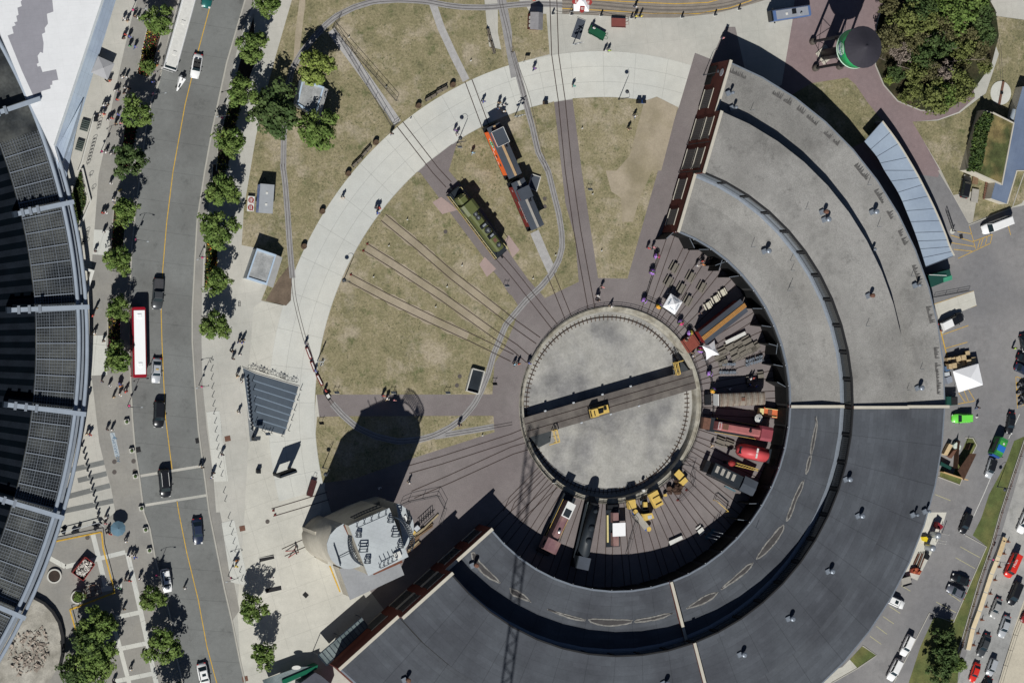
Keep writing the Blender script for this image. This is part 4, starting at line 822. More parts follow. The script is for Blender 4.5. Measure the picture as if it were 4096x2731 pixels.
tree('10', 610, 1185, 165, 'vivid green tree standing below the upper signal cabin', m=m_leaf, k=0, zc=4.6)
t_ = tree('10', 240, 1010, 205, 'wide dark tree with bare grey branches in its middle, left of the signal cabin', m=m_leafD, k=1, zc=4.4)
mb = MB(); rs = random.Random(5)
for i in range(46):
    a = R(20 + rs.uniform(-70, 75)); l = rs.uniform(.8, 3.0); p0 = Vector((rs.uniform(-.2, .2), 0, 4.2)); p1 = p0 + Vector((math.cos(a) * l, math.sin(a) * l, rs.uniform(.9, 2.1))); mb.tube(p0, p1, .04, 4, .015)
    for j in range(2): b = a + rs.uniform(-.6, .6); mb.tube(p0.lerp(p1, .6), p0.lerp(p1, .6) + Vector((math.cos(b), math.sin(b), .3)) * .8, .022, 3, .01)
o = mb.build('bare_branches', m_twig, t_); o.matrix_parent_inverse = Matrix.Identity(4); o.scale = (1 / t_.scale[0],) * 3; o.rotation_euler = (0, 0, -t_.rotation_euler.z)
for i, (t, x, y, r, m) in enumerate((('33', 1620, 1150, 90, m_leafD), ('33', 1650, 1330, 120, m_leafD), ('33', 1740, 1400, 80, m_leaf), ('33', 1590, 1480, 110, m_leafD))):
    tree(t, x, y, r, f'{ORD[i]} dark tree from the top on the grass verge beside the pale hoarding', 'trees on the verge at the bottom right', m=m, k=i, zc=4.4)
# woodland clump, upper right
WOOD = [(1120, 60, 120, 4), (1250, 180, 130, 0), (1130, 330, 110, 4), (1420, 60, 130, 2), (1480, 190, 150, 0), (1300, 350, 120, 4), (1620, 60, 150, 1), (1780, 100, 170, 1), (1950, 170, 150, 2), (1640, 260, 120, 4), (1790, 300, 130, 4), (1980, 330, 130, 2), (1420, 420, 110, 2), (1240, 480, 100, 3), (1390, 520, 100, 2), (1560, 430, 110, 2), (1760, 450, 150, 0), (1930, 480, 120, 4), (1170, 680, 70, 2), (1330, 690, 130, 0), (1480, 640, 110, 4), (1600, 700, 110, 3), (1750, 640, 110, 4), (1990, 620, 90, 0), (1340, 850, 120, 0), (1490, 900, 130, 0), (1630, 890, 130, 1), (1770, 800, 130, 0), (1250, 900, 70, 0), (1120, 730, 55, 5), (1870, 20, 130, 1), (1560, 960, 90, 0)]
for i, (x, y, r, c) in enumerate(sorted(WOOD, key=lambda v: (v[1], v[0]))):
    mm = (m_leafO, m_leaf, m_leafD, m_twig, m_leafB, m_leafY)[c]
    tree('30', x, y, r * (.78, .66, .9, .6)[i % 4], f'{("olive", "fresh green", "dark green", "grey bare twigged", "brownish", "pale lime")[c]} tree, {ORD[i]} from the top in the round woodland patch', 'trees in the round woodland patch', m=mm, P=TB, k=i, zc=(3.2, 4.4, 3.8)[i % 3])
tw = MB()
for t, x0, y0, x1, y1 in (('30', 1180, 600, 1320, 640), ('30', 1400, 370, 1560, 300), ('30', 1430, 400, 1500, 360), ('30', 1650, 570, 1880, 545), ('30', 1540, 750, 1700, 700), ('30', 1640, 460, 1760, 440), ('30', 1060, 270, 1180, 230), ('30', 1000, 520, 1080, 560), ('30', 1440, 640, 1560, 590), ('30', 1850, 550, 2000, 545), ('30', 1560, 330, 1630, 310)):
    a, b = W(*px(t, x0, y0)[0], z=3.8), W(*px(t, x1, y1)[0], z=5.4); tw.tube(a, b, .09, 5, .03)
    for j in range(5): p = a.lerp(b, .3 + .15 * j); tw.tube(p, p + Vector((rnd.uniform(-.9, .9), rnd.uniform(-.9, .9), .5)), .03, 4, .01)
o = tw.build('bare_branches', m_twig); tag(o, 'bare grey branches poking out of the round woodland patch', 'branches', kind='stuff')
# flowers and shrubs in the beds: uncountable planting
def flowers(pts, n, cols, label, z=.1, hgt=.35, seed=1, sz=.14, leafc=.6):
    rs = random.Random(seed); mbs = [MB() for _ in cols]; P = [Vector((p.x, p.y, 0)) for p in pts]; x0 = min(p.x for p in P); x1 = max(p.x for p in P); y0 = min(p.y for p in P); y1 = max(p.y for p in P)
    def inside(x, y):
        c = False
        for i in range(len(P)):
            a, b = P[i], P[i - 1]
            if (a.y > y) != (b.y > y) and x < (b.x - a.x) * (y - a.y) / (b.y - a.y) + a.x: c = not c
        return c
    k = 0
    while k < n:
        x, y = rs.uniform(x0, x1), rs.uniform(y0, y1)
        if not inside(x, y): continue
        k += 1; i = 0 if rs.random() < leafc else rs.randrange(1, len(cols)) if len(cols) > 1 else 0
        r = sz * rs.uniform(.6, 1.4) * (1.5 if i == 0 else 1); h_ = rs.uniform(.3, 1) * hgt
        for j in range(3):
            th = rs.uniform(0, 6.28); d = Vector((math.cos(th), math.sin(th), rs.uniform(.2, 1))).normalized(); u = d.orthogonal().normalized() * r; v = d.cross(u); c = Vector((x, y, z + h_)); mbs[i].face([c + u, c + v, c - u, c - v])
    mb = MB(); 
    for i, b in enumerate(mbs):
        me = bpy.data.meshes.new('t'); b.bm.to_mesh(me); b.bm.free(); n0 = len(mb.bm.faces); mb.bm.from_mesh(me); mb.bm.faces.ensure_lookup_table()
        for f in mb.bm.faces[n0:]: f.material_index = i
        bpy.data.meshes.remove(me)
    o = mb.build('flower_bed_planting', cols, fix=False); tag(o, label, 'flowers', kind='stuff'); return o
m_fy = mat('yellow petals', (.75, .62, .12), .7, .1, 3.); m_fr = mat('red petals', (.45, .06, .06), .7, .15, 3.); m_fp = mat('purple petals', (.42, .22, .62), .7, .15, 3.); m_fm = mat('magenta petals', (.62, .07, .2), .7, .15, 3.); m_fo = mat('orange petals', (.75, .38, .05), .7, .15, 3.)
flowers(q('00', 1350, 260, 1260, 670, 1360, 700, 1480, 260), 420, [m_leafD, m_fr, m_fy], 'red and yellow flowers in the uppermost bed left of the road', seed=2, sz=.11)
flowers(q('00', 1150, 1130, 1260, 1150, 1190, 1568, 1090, 1568), 260, [m_leafD, m_fr], 'dark flowers in the bed under the third street tree left of the road', seed=3)
flowers(q('01', 1050, 310, 1150, 310, 1115, 880, 1010, 880), 420, [m_leafD, m_fy, m_fr, m_leafD], 'yellow and red flowers in the middle bed left of the road', seed=4, sz=.11)
flowers(q('01', 990, 1220, 1100, 1220, 1100, 1568) + q('02', 1100, 200, 990, 200), 420, [m_leafD, m_fm, m_fy], 'magenta and yellow flowers in the bed beside the red bus', seed=5, sz=.11)
flowers(q('01', 735, 10, 645, 250, 690, 550, 785, 280), 500, [m_leafD, m_leafO], 'low green ground cover in the triangular bed below the white roof', seed=6, sz=.16, hgt=.5)
flowers(q('00', 2100, 950, 2010, 1300, 1990, 1568, 2090, 1568, 2130, 1300, 2220, 950), 260, [m_leafD, m_fy, m_leafO], 'yellowish planting under the fourth street tree right of the road', seed=7, sz=.16)
flowers(q('01', 1895, 600, 1875, 1070, 1980, 1070, 2000, 600), 420, [m_leafD, m_fy, m_fr, m_fo], 'yellow and crimson flowers in the bed around the right street lamp', seed=8, sz=.15)
# ------------------------------------------------------------------ vehicles on the roads
car('sedan', 'teal', ('00', 1890, 75), ('00', 1935, -170), 'dark teal car cut off by the top edge on the left road')
car('convertible', 'white', ('00', 1785, 720), ('00', 1825, 495), 'white open top convertible with dark seats, driving down the left road')
car('pickup', 'dark grey', ('01', 1440, 1275), ('01', 1460, 985), 'dark grey pickup truck with a covered bed, beside the red and white bus', 'pickup')
tx = car('sedan', 'silver', ('02', 1430, 382), ('02', 1445, 150), 'silver taxi with a small yellow roof sign, beside the red and white bus', 'taxi', roof='silver')
MB().box(-.25, 0, 1.45, .18, .5, .14).build('taxi_sign', m_yel, tx)
car('suv', 'black', ('02', 1455, 790), ('02', 1465, 540), 'black car next to the chalk marks on the left road, below the taxi')
c_ = car('minivan', 'black', ('02', 1525, 1430), ('02', 1500, 1165), 'black minivan with pale roof rails, stopped on the crosswalk of the left road', 'minivan')
for s in (-1, 1): MB().box(-.7, s * .62, 1.78, 2.4, .06, .06).build('roof_rail', m_lampw, c_)
car('sedan', 'navy', ('03', 1825, 295), ('03', 1805, 55), 'dark navy car right of the yellow line below the crosswalk')
c_ = car('suv', 'white', ('03', 1545, 735), ('03', 1510, 520), 'white car with a dark sunroof parked at the left kerb beside a street tree'); MB().box(-.5, 0, 1.742, .8, .8, .01).build('sunroof', m_cglass, c_)
c_ = car('sedan', 'white', ('03', 1895, 1620), ('03', 1845, 1385), 'white car at the bottom edge of the left road beside the yellow line'); MB().box(-.3, 0, 1.443, .5, .7, .01).build('sunroof', m_cglass, c_)
car('van', 'white', ('31', 1935, 560), ('31', 2250, 440), 'long white box van parked diagonally at the yellow hatched bays', 'van', s=1.16)
j_ = car('suv', 'black', ('31', 1835, 45), ('31', 1795, 250), 'black off-road car with a soft top beside the flat rail carts', 'car')
p_ = car('pickup', 'black', ('31', 1795, 1330), ('31', 1575, 1440), 'black pickup with a white cargo cap, backed up to the roundhouse', 'pickup'); MB().box(-1.4, 0, 1.2, 2.4, 1.7, .75, top=(.92, .88)).build('cargo_cap', PT['white'], p_)
car('suv', 'lime', ('32', 1690, 705), ('32', 1875, 700), 'lime green off-road car parked beside the roundhouse corner')
car('sedan', 'black', ('32', 2215, 850), ('32', 2245, 650), 'black car right of the lime green off-road car, ahead of the green and blue truck')
car('suv', 'silver', ('32', 2020, 1250), ('32', 2075, 1070), 'silver car with dark glass roof parked behind the green and blue truck', roof='black')
car('sedan', 'black', ('32', 2370, 95), ('32', 2340, -70), 'black car at the right edge above two others by the motorcycles'); car('sedan', 'black', ('32', 2420, 190), ('32', 2290, 130), 'middle one of three black cars at the right edge above the motorcycles'); car('sedan', 'navy', ('32', 2430, 300), ('32', 2270, 220), 'black car at the right edge just above the parked motorcycles')
car('suv', 'black', ('33', 1780, 195), ('33', 1850, 10), 'black car parked at the end of the kerb between the silver tanks and the grass')
car('sedan', 'black', ('33', 1690, 590), ('33', 1850, 650), 'glossy black car parked nose-in beside the slate grey car'); car('sedan', 'slate', ('33', 1648, 690), ('33', 1812, 770), 'slate grey car parked next to a glossy black car')
c_ = car('suv', 'white', ('33', 1250, 860), ('33', 1100, 790), 'white car with a dark sunroof, half hidden by the dark roof edge'); MB().box(-.3, 0, 1.742, .9, .8, .01).build('sunroof', m_cglass, c_)
car('suv', 'white', ('33', 1235, 1315), ('33', 1320, 1130), 'upper of two white cars parked along the kerb at the lower right'); car('suv', 'white', ('33', 1115, 1540), ('33', 1210, 1350), 'lower of two white cars parked along the kerb at the lower right')
v_ = car('van', 'red', ('33', 2195, 590), ('33', 2285, 385), 'red delivery van with white lettering on its roof side, on the right street', 'van', s=.9)
car('minivan', 'black', ('33', 2225, 850), ('33', 2310, 640), 'black minivan behind the red delivery van on the right street', 'minivan')
car('sedan', 'champagne', ('33', 2060, 970), ('33', 2130, 790), 'champagne silver sedan left of the black minivan on the right street'); car('sedan', 'silver', ('33', 2140, 1150), ('33', 2205, 950), 'silver sedan below the black minivan on the right street')
car('sedan', 'dark grey', ('33', 1945, 1325), ('33', 2025, 1120), 'dark grey sedan in the left lane of the right street'); car('sedan', 'red', ('33', 1875, 1555), ('33', 1930, 1385), 'bright red car at the bottom of the right street', s=.92); car('suv', 'silver', ('33', 2030, 1490), ('33', 2080, 1350), 'small silver hatchback right of the bright red car', s=.82)
car('suv', 'white', ('33', 2310, 190), ('33', 2400, -20), 'white car at the right edge above the red delivery van'); car('sedan', 'dark red', ('33', 2340, 1010), ('33', 2420, 870), 'dark red car cut off by the right edge beside the gravel lot'); car('sedan', 'black', ('33', 1975, 1640), ('33', 2020, 1560), 'black car only just entering at the bottom edge of the right street', s=1)
# ------------------------------------------------------------------ people
NAMES = {'w': 'white', 'k': 'black', 'r': 'red', 'b': 'blue', 'g': 'green', 'p': 'pink', 'u': 'purple', 'o': 'orange', 'y': 'yellow', 't': 'teal', 'l': 'light blue', 'n': 'tan', 'e': 'grey', 'm': 'lime'}
PPL = [('on the upper left pavement', '00', '1138 175w 1170 190k 1232 150k 1265 162w 1310 175k 1150 322r 1187 340b 1133 355k 1192 428g 1242 432b 1010 742r 988 742k 1125 710w 1163 708w 1058 832w 1080 838e 1150 805w 1185 815k 1140 858k 1075 918r 985 962k 955 968w 922 1050w 952 1050r 993 1104w 1025 1088r 1082 1054b 1062 1140k 1108 1134p 975 1398w 1022 1412w 1055 1412k'),
 ('at the bus stop beside the white bus', '00', '1400 755b 1405 655u 1440 602o 1450 475k 1420 548k 1430 560w'),
 ('on the middle left pavement', '01', '1015 118w 1040 270w 1100 180y 942 388r 970 384w 955 564w 875 738k 885 1264k 852 1328r 868 1490w 950 1558k'),
 ('on the left pavement near the red bus stop', '02', '935 362k 805 414w 1005 405w 1105 408o 1095 388b 1100 488w 1045 508n 1155 458r 985 808k 1030 808w 800 843k 828 853r 735 884k'),
 ('on the pavement at the lower left', '03', '975 44w 970 104p 985 185k 1010 200r 1158 266w 1180 398w 1215 394w 1240 412b 1155 620k 1190 628r 1283 608w 1090 694g 1140 888k 1203 1440w 1045 1560k'),
 ('crossing the left road on foot', '03', '1700 694w'), ('on the pavement right of the road', '01', '2195 1564k 2235 1554e'),
 ('between road and plaza', '02', '2205 118w 2140 158k 2130 88k 2180 315k 2220 364w 2195 652w 2040 1034k 1840 1143w 1860 1154k 1945 1243w 1960 1204k 2225 8b'), ('beside the lower right street lamp', '03', '2170 440o 2170 494y'),
 ('on the round concrete path', '10', '2088 934b 2235 944k 2275 965w 2225 990k 2275 1024w 1830 1198u 1850 1238w 1245 1228k'), ('on the lawn left of the orange caboose', '10', '1990 1404l'),
 ('on the western curve of the round path', '11', '800 248w 1105 344k 1118 388b 1130 342r'), ('near the silo shadow', '12', '1170 498r 1205 524w 1270 538p 1870 764k 1410 1294w 1130 1344w'), ('on the pale plaza by the coaling tower', '13', '152 595w'),
 ('on the upper path and plaza', '20', '205 630u 860 464w 890 466m 565 790t 1140 64w 1140 152y 1185 150y 1940 350p 200 6r'), ('on the lawn beside the brick walk', '20', '1130 1068w 1075 1184k'), ('near the top of the turntable', '21', '1250 712r 1300 704p 830 1069p 785 1149w 790 1189k 912 1244w'),
 ('on the patio by the stall doors', '21', '1700 872w 1745 830r 1750 862o 1820 800k 1730 1308k 1610 1534w 1595 1556k'), ('beside the turntable railing', '22', '25 208l 62 204r 155 198b 1840 953n 1660 104k 1660 134w'), ('at the tables beside the ribbed boxcar', '22', '2190 338w 2215 332r 2185 398b 2240 408b 2000 434w'),
 ('in the car park', '32', '2262 60m 1925 604k')]
recs = []
for place_, t, s in PPL:
    tk = s.split()
    for i in range(0, len(tk), 2): recs.append((place_, t, int(tk[i]), int(tk[i + 1][:-1]), tk[i + 1][-1]))
by = {}
for r_ in recs: by.setdefault((r_[0], r_[4]), []).append(r_)
nn = 0
for (pl, c), L_ in by.items():
    L_.sort(key=lambda r_: (r_[3], r_[2]))
    for i, (pl, t, x, y, c) in enumerate(L_):
        base = f'person in a {NAMES[c]} top {pl}' if len(L_) == 1 else f'{ORD[i]} person in {NAMES[c]} from the top, {pl}'
        p = W(*px(t, x, y)[0], z=.9); k = nn % 3; nn += 1
        dup(PP[k], (p.x, p.y, 0), rnd.choice((0, PI)) + rnd.uniform(-.7, .7), base, 'people on foot', {'shirt': PCOL[NAMES[c]], 'trousers': PCOL[rnd.choice(('navy', 'black', 'denim', 'tan', 'grey'))], 'hair': m_hair if nn % 4 else m_hairB}, rnd.uniform(.95, 1.06) * (1.12))
# ------------------------------------------------------------------ coaling tower
def r6(*c): return [(1180 + c[i] / 3.563, 1960 + c[i + 1] / 3.563) for i in range(0, len(c), 2)]
def wz(pp, z): return [W(a, b, z) for a, b in pp]
m_sc = mat('coal tower concrete', C(178, 172, 158), .9, .12, .18, fine=.06, tint=C(150, 145, 134)); m_sr = mat('light grey roof boards', C(186, 192, 194), .85, .06, .3, fine=.05, tint=C(176, 181, 184)); m_sr2 = mat('grey shed roof', C(150, 152, 155), .85, .08, .3, fine=.05)
m_steel = mat('dark blue steel', C(44, 54, 66), .5, .15, 1.5)
ct = thing('coaling_tower', 'tall pale concrete locomotive coaling tower with rounded ends and flat grey roof', 'tower', W(*r6(1000, 900)[0], 0).to_tuple())
O0 = ct.location.copy()
def rel(P): return [p - Vector((O0.x, O0.y, 0)) for p in P]
main = rel(wz(r6(780, 510, 1340, 265, 1605, 940, 1050, 1205), 21.7))
MB().prism(main, 4.0, 21.5).build('tower_body', m_sc, ct)
ctr = sum(main, Vector()) / 4
gridlines(m_sr, 70, .9, 40, .05, .12)
MB().prism([ctr + (p - ctr) * 1.03 for p in main], 21.5, 21.7).build('main_roof', m_sr, ct)
cylW = rel(wz(r6(690, 480, 590, 540, 500, 640, 457, 760, 470, 880, 520, 990, 600, 1070, 700, 1112, 780, 1118, 860, 1100, 930, 1078), 17.9))
MB().prism(cylW, 0, 17.75).build('round_bunker', m_sc, ct, True); cw = sum(cylW, Vector()) / len(cylW)
MB().prism([cw + (p - cw) * 1.015 for p in cylW], 17.75, 17.95).build('bunker_roof', m_sr, ct)
cylE = rel(wz(r6(1440, 190, 1500, 200, 1600, 270, 1665, 370, 1692, 480, 1690, 590, 1660, 680, 1600, 790, 1560, 850), 17.9)); 
MB().prism(cylE, 6.0, 17.75).build('round_bunker', m_sc, ct, True); MB().prism(cylE, 17.75, 17.95).build('bunker_roof', m_sr, ct)
for pp in ((1080, 150, 1480, 140, 1440, 400, 960, 420),): pass
low = rel(wz(r6(632, 1118, 790, 1562, 1557, 1205, 1480, 1000, 1050, 1000), 6.2)); MB().prism(low, [5.9] * 5, [6.2] * 5).build('annex_roof', m_sr2, ct)
lc = sum(low, Vector()) / 5; MB().prism([lc + (p - lc) * .93 for p in low], 0, 5.9).build('annex_wall', m_sc, ct)
base = rel(wz(r6(262, 640, 380, 460, 640, 380, 1280, 200, 1500, 620, 1480, 1000, 640, 1130, 470, 1040, 280, 900), .0)); 
# side wings over the tracks, stop block and yellow edge strip
MB().prism(rel(wz(r6(640, 380, 900, 260, 1300, 130, 1330, 250, 800, 500), 7)), 0, 7.0).build('north_wing', m_sc, ct)
MB().prism(rel(wz(r6(270, 900, 300, 900, 430, 1000, 440, 1040, 420, 1035, 270, 950), 0)), 0, 1.6).build('wall_stub', m_sc, ct)
yl = rel(wz(r6(485, 1080, 505, 1075, 650, 1445, 632, 1450), .05)); MB().sheet(yl, .06).build('yellow_edge_strip', m_ypaint, ct)
b = MB(); wing = rel(wz(r6(100, 520, 180, 540, 262, 600, 262, 640, 110, 570), 0)); MB().prism(wing, 0, 9.0).build('wing_wall', m_sc, ct)
b = MB()
for x0, y0, x1, y1 in ((640, 1450, 790, 1562), (1557, 1205, 1500, 1020)): pass
m_or = mat('rust brown timber', C(112, 70, 54), .8, .15, 1.5)
P0 = rel(wz(r6(715, 490, 1050, 1190), 18.2)); MB().strip(P0, .7, 17.96, 18.3).build('timber_gangway', m_or, ct)
P1 = rel(wz(r6(1120, 1190, 1530, 1010), 19)); MB().strip(P1, .5, 18.6, 18.9).build('timber_gangway', m_or, ct)
# curved truss with ladder frames over the left roof edge, and the one over the right bunker
def truss(pts, z0, z1, nm, parent=ct):
    P = smooth(pts, 5); b = MB()
    for z in (z0, z1): b.path([Vector((p.x, p.y, z)) for p in P], .11, 5)
    for i in range(0, len(P) - 1): b.tube((P[i].x, P[i].y, z0), (P[i + 1].x, P[i + 1].y, z1), .06, 4); b.tube((P[i].x, P[i].y, z0), (P[i].x, P[i].y, z1), .06, 4)
    return b.build(nm, m_steel, parent)
truss(rel(wz(r6(830, 560, 800, 740, 830, 920, 900, 1020, 1040, 1110), 20.5)), 18.4, 20.4, 'arched_sign_truss')
truss(rel(wz(r6(1390, 370, 1500, 430, 1590, 560, 1640, 700, 1600, 840), 22)), 21.9, 24.6, 'arched_sign_truss')
truss(rel(wz(r6(1610, 280, 1640, 420, 1600, 480), 19.3)), 18.2, 20.0, 'arched_sign_truss')
truss(rel(wz(r6(830, 400, 1000, 320, 1220, 230), 20)), 18.0, 20.5, 'north_side_truss')
for x, y, s in ((905, 640, .8), (970, 830, 1.5), (1030, 1010, .9), (1360, 430, .9), (1430, 620, 1.3), (1500, 790, .9)):
    p = rel(wz(r6(x, y), 22.2))[0]; b = MB()
    for dx in (-1, 1):
        for dy in (-1, 1): b.tube((p.x + dx * s * .5, p.y + dy * s * .38, 21.7), (p.x + dx * s * .5, p.y + dy * s * .38, 22.7), .09, 4)
    for dy in (-1, 0, 1): b.tube((p.x - s * .5, p.y + dy * s * .38, 22.7), (p.x + s * .5, p.y + dy * s * .38, 22.7), .1, 4)
    for dx in (-1, 1): b.tube((p.x + dx * s * .5, p.y - s * .38, 22.7), (p.x + dx * s * .5, p.y + s * .38, 22.7), .1, 4)
    b.build('hoist_frame', m_steel, ct)
for a_, b_ in (((880, 520), (1290, 340)), ((1205, 1100), (1440, 980))):
    P = rel(wz(r6(*a_, *b_), 22)); b = MB(); d = (P[1] - P[0]) / 4; n_ = Vector((-d.y, d.x, 0)).normalized()
    for i in range(5): p = P[0] + d * i; b.tube((p.x, p.y, 21.7), (p.x, p.y, 22.9), .07, 4); b.tube((p.x, p.y, 22.9), (p.x + n_.x * 1.2, p.y + n_.y * 1.2, 22.9), .07, 4)
    b.tube((P[0].x, P[0].y, 22.9), (P[1].x, P[1].y, 22.9), .08, 4); b.build('roof_railing', m_steel, ct)
p = rel(wz(r6(1465, 925), 22.2))[0]; MB().box(p.x, p.y, 21.7, 1.3, 1.2, .6, R(22)).build('roof_hatch', m_wpaint, ct)
p = rel(wz(r6(625, 970), 18.6))[0]; MB().tube((p.x, p.y, 18.3), (p.x - .9, p.y + 2.6, 18.3), .1, 4).tube((p.x, p.y, 18.3), (p.x + .4, p.y - 1.4, 18.3), .14, 4).tube((p.x, p.y, 18.3), (p.x + 3.2, p.y + 1.3, 18.5), .07, 4).build('roof_boom', m_steel, ct)
for x, y in ((1590, 420), (1640, 560)):
    p = rel(wz(r6(x, y), 18.2))[0]; MB().box(p.x, p.y, 17.96, .35, 1.7, .3, R(22)).build('skylight', m_lampw, ct)
MB().strip(rel(wz(r6(265, 785, 455, 845), 8)), .25, 6, 6.3) 
# ------------------------------------------------------------------ water tower
wt = thing('water_tower', 'green railway water tower with a black conical roof on slanted black legs', 'water tower', (48.2, 72.4, 0))
m_wtg = mat('green tank paint', C(46, 148, 88), .5, .05, .8); m_wtr = mat('black tank roof', C(52, 50, 58), .7, .12, .5); m_wband = mat('pale green band', C(200, 225, 205), .6, .05, 2.)
MB().lathe([(3.95, 12.4), (4.0, 16.45)], n=40).build('tank', m_wtg, wt, True); MB().lathe([(.2, 11.7), (3.0, 11.9), (3.95, 12.4)], n=40).build('tank_bottom', m_blk, wt)
MB().lathe([(4.04, 12.5), (4.04, 12.8)], n=40).build('lower_band', m_wband, wt, True); MB().lathe([(4.04, 16.1), (4.04, 16.35)], n=40).build('upper_band', m_wband, wt, True)
MB().lathe([(4.25, 16.35), (4.25, 16.5), (.25, 18.0), (.25, 18.15), (0.001, 18.2)], n=24).build('roof', m_wtr, wt)
MB().lathe([(1.15, 0), (1.15, 11.8)], n=20).build('riser_pipe', m_blk, wt, True); MB().box(0, 0, 0, 3.0, 3.0, .25, R(40)).build('base_slab', m_cop, wt)
ft = [('30', 405, 385), ('30', 430, 628), ('30', 650, 612)]; F_ = [W(*px(*f)[0], 0) - wt.location for f in ft]
F_.append(F_[0] + F_[2] - F_[1] + Vector((.6, .2, 0)))
for i, f in enumerate(F_):
    top = Vector((f.x * .62, f.y * .62, 12.2)) if f.length > 3 else Vector((f.x, f.y, 12.2)); top = f.normalized() * 3.7; top.z = 12.5
    lg = MB().tube(f, top, .3, 8).build('leg', m_blk, wt); MB().lathe([(.75, 0), (.7, .9), (.4, 1.1)], f.x, f.y, 12).build('footing', mat('footing', C(84, 78, 72), .8, .1, 2.), lg)
    g = F_[(i + 1) % 4]; MB().tube(f.lerp(Vector((0, 0, 0)), .02) + Vector((0, 0, .8)), (g.lerp(g.normalized() * 3.7, .45).x, g.lerp(g.normalized() * 3.7, .45).y, 5.6), .06, 4).tube(g + Vector((0, 0, .8)), (f.lerp(f.normalized() * 3.7, .45).x, f.lerp(f.normalized() * 3.7, .45).y, 5.6), .06, 4).build('cross_brace', m_blk, wt)
def text(body, size, loc, rot, m, name='lettering', parent=None, extr=.01, sx=1.):
    cu = bpy.data.curves.new(name, 'FONT'); cu.body = body; cu.size = size; cu.extrude = extr; cu.align_x = 'CENTER'; cu.align_y = 'CENTER'; cu.resolution_u = 2
    o = bpy.data.objects.new('tmp', cu); col.objects.link(o); bpy.context.view_layer.update(); me = bpy.data.meshes.new_from_object(o.evaluated_get(bpy.context.evaluated_depsgraph_get())); bpy.data.objects.remove(o); bpy.data.curves.remove(cu)
    me.materials.clear(); me.materials.append(m); o = bpy.data.objects.new(name, me); col.objects.link(o)
    if parent: o.parent = parent
    o.location = loc; o.rotation_euler = rot; o.scale = (sx, 1, 1); return o
def wrap(o, r, a0, z0):
    for v in o.data.vertices: a = a0 + v.co.x / r; zz = z0 + v.co.y; rr_ = r + v.co.z; v.co = (rr_ * math.cos(a), rr_ * math.sin(a), zz)
lg = MB(); lg.lathe([(4.05, 13.0)] , n=8) if False else None
disc = MB(); vs = [Vector((1.35 * math.cos(2 * PI * i / 28), 1.35 * math.sin(2 * PI * i / 28) , 0)) for i in range(28)]
for i in range(28): disc.face([(0, 0, .0), vs[i], vs[(i + 1) % 28]])
d_ = disc.build('logo_disc', m_wband, wt, fix=False); wrap(d_, 4.05, R(185), 14.45)
for tx, s, z, m in (('STEAM', .95, 14.85, m_wtg), ('WHISTLE', .8, 14.05, mat('blue logo paint', C(60, 80, 150), .6, .05, 2.))): o = text(tx, s, (0, 0, 0), (0, 0, 0), m, 'lettering', wt); wrap(o, 4.1, R(185), z)
# ------------------------------------------------------------------ left: curved glazed building edge with beams and twin pipes
aq = thing('entrance_pavilion', 'low white stepped-pattern roof with blue grey glass sloping edge, upper left', 'building')
m_aqw = mat('white roof tiles', C(228, 229, 230), .7, .03, .3, fine=.02); m_aqg = mat('grey roof tiles', C(150, 149, 156), .8, .05, .3, fine=.04); m_aqb = mat('pale blue glass cladding', C(192, 206, 220), .35, .06, .4, tint=C(178, 192, 210))
gridlines(m_aqw, 8, 2.4, 1.2, .05, .06); gridlines(m_aqg, 8, 2.4, 1.2, .05, .08); gridlines(m_aqb, 71, 4.2, .75, .06, .2)
ZQ = 4.0
rf = q('00', -200, -250, 1020, -250, 945, 0, 500, 1340, 545, 1500, 250, 900, 0, 300, -200, 0, z=ZQ); MB().prism(rf, 0, ZQ).build('roof', m_aqw, aq)
stp = q('00', 480, -250, 480, 0, 490, 110, 430, 130, 440, 220, 410, 260, 415, 300, 385, 315, 400, 400, 395, 490, 370, 480, 345, 515, 355, 580, 337, 590, 345, 615, 370, 610, 390, 665, 515, 640, 535, 735, 480, 745, 480, 780, 460, 785, 465, 815, 380, 840, 380, 870, 310, 890, 200, 650, 70, 330, 125, 310, 110, 250, 145, 235, 130, 210, 160, 200, 150, 150, 170, 140, 160, 75, 200, 60, 190, 20, 205, 0, 205, -250, z=ZQ)
MB().sheet(stp, ZQ + .02).build('grey_tile_pattern', m_aqg, aq, fix=False)
e0 = q('00', 1020, -250, 945, 0, 720, 680, 500, 1340, z=ZQ + .1); e1 = q('00', 1125, -250, 1065, 0, 850, 700, 640, 1400, z=1.6)
mb = MB()
for i in range(3): mb.face([e0[i], e1[i], e1[i + 1], e0[i + 1]])
mb.build('sloping_glass_edge', m_aqb, aq)
mb = MB(); mb.strip(q('00', 1020, -250, 945, 0, 500, 1340, z=ZQ), .4, ZQ + .1, ZQ + .3); mb.build('ridge_beam', m_sr, aq)
wg = [q1('00', 500, 1400, 3.6), q1('00', 750, 940, 3.2), q1('00', 780, 880, 1.6), q1('00', 690, 1250, 1.2), q1('00', 625, 1568, 1.0), q1('01', 590, 150, 1.0), q1('01', 540, 20, 2.6)]
mb = MB(); mb.bm.faces.new([mb.bm.verts.new(v) for v in wg]); mb.build('glass_wedge', m_aqb, aq)
c0 = q('00', 270, 850, z=3.5)[0]; c1 = q('01', 755, 1270, z=3.5)[0]; c2 = q('03', 230, 830, z=3.5)[0]
def circum(a, b, c):
    d = 2 * (a.x * (b.y - c.y) + b.x * (c.y - a.y) + c.x * (a.y - b.y)); a2, b2, c2_ = a.xy.length_squared, b.xy.length_squared, c.xy.length_squared
    return Vector(((a2 * (b.y - c.y) + b2 * (c.y - a.y) + c2_ * (a.y - b.y)) / d, (a2 * (c.x - b.x) + b2 * (a.x - c.x) + c2_ * (b.x - a.x)) / d, 0))
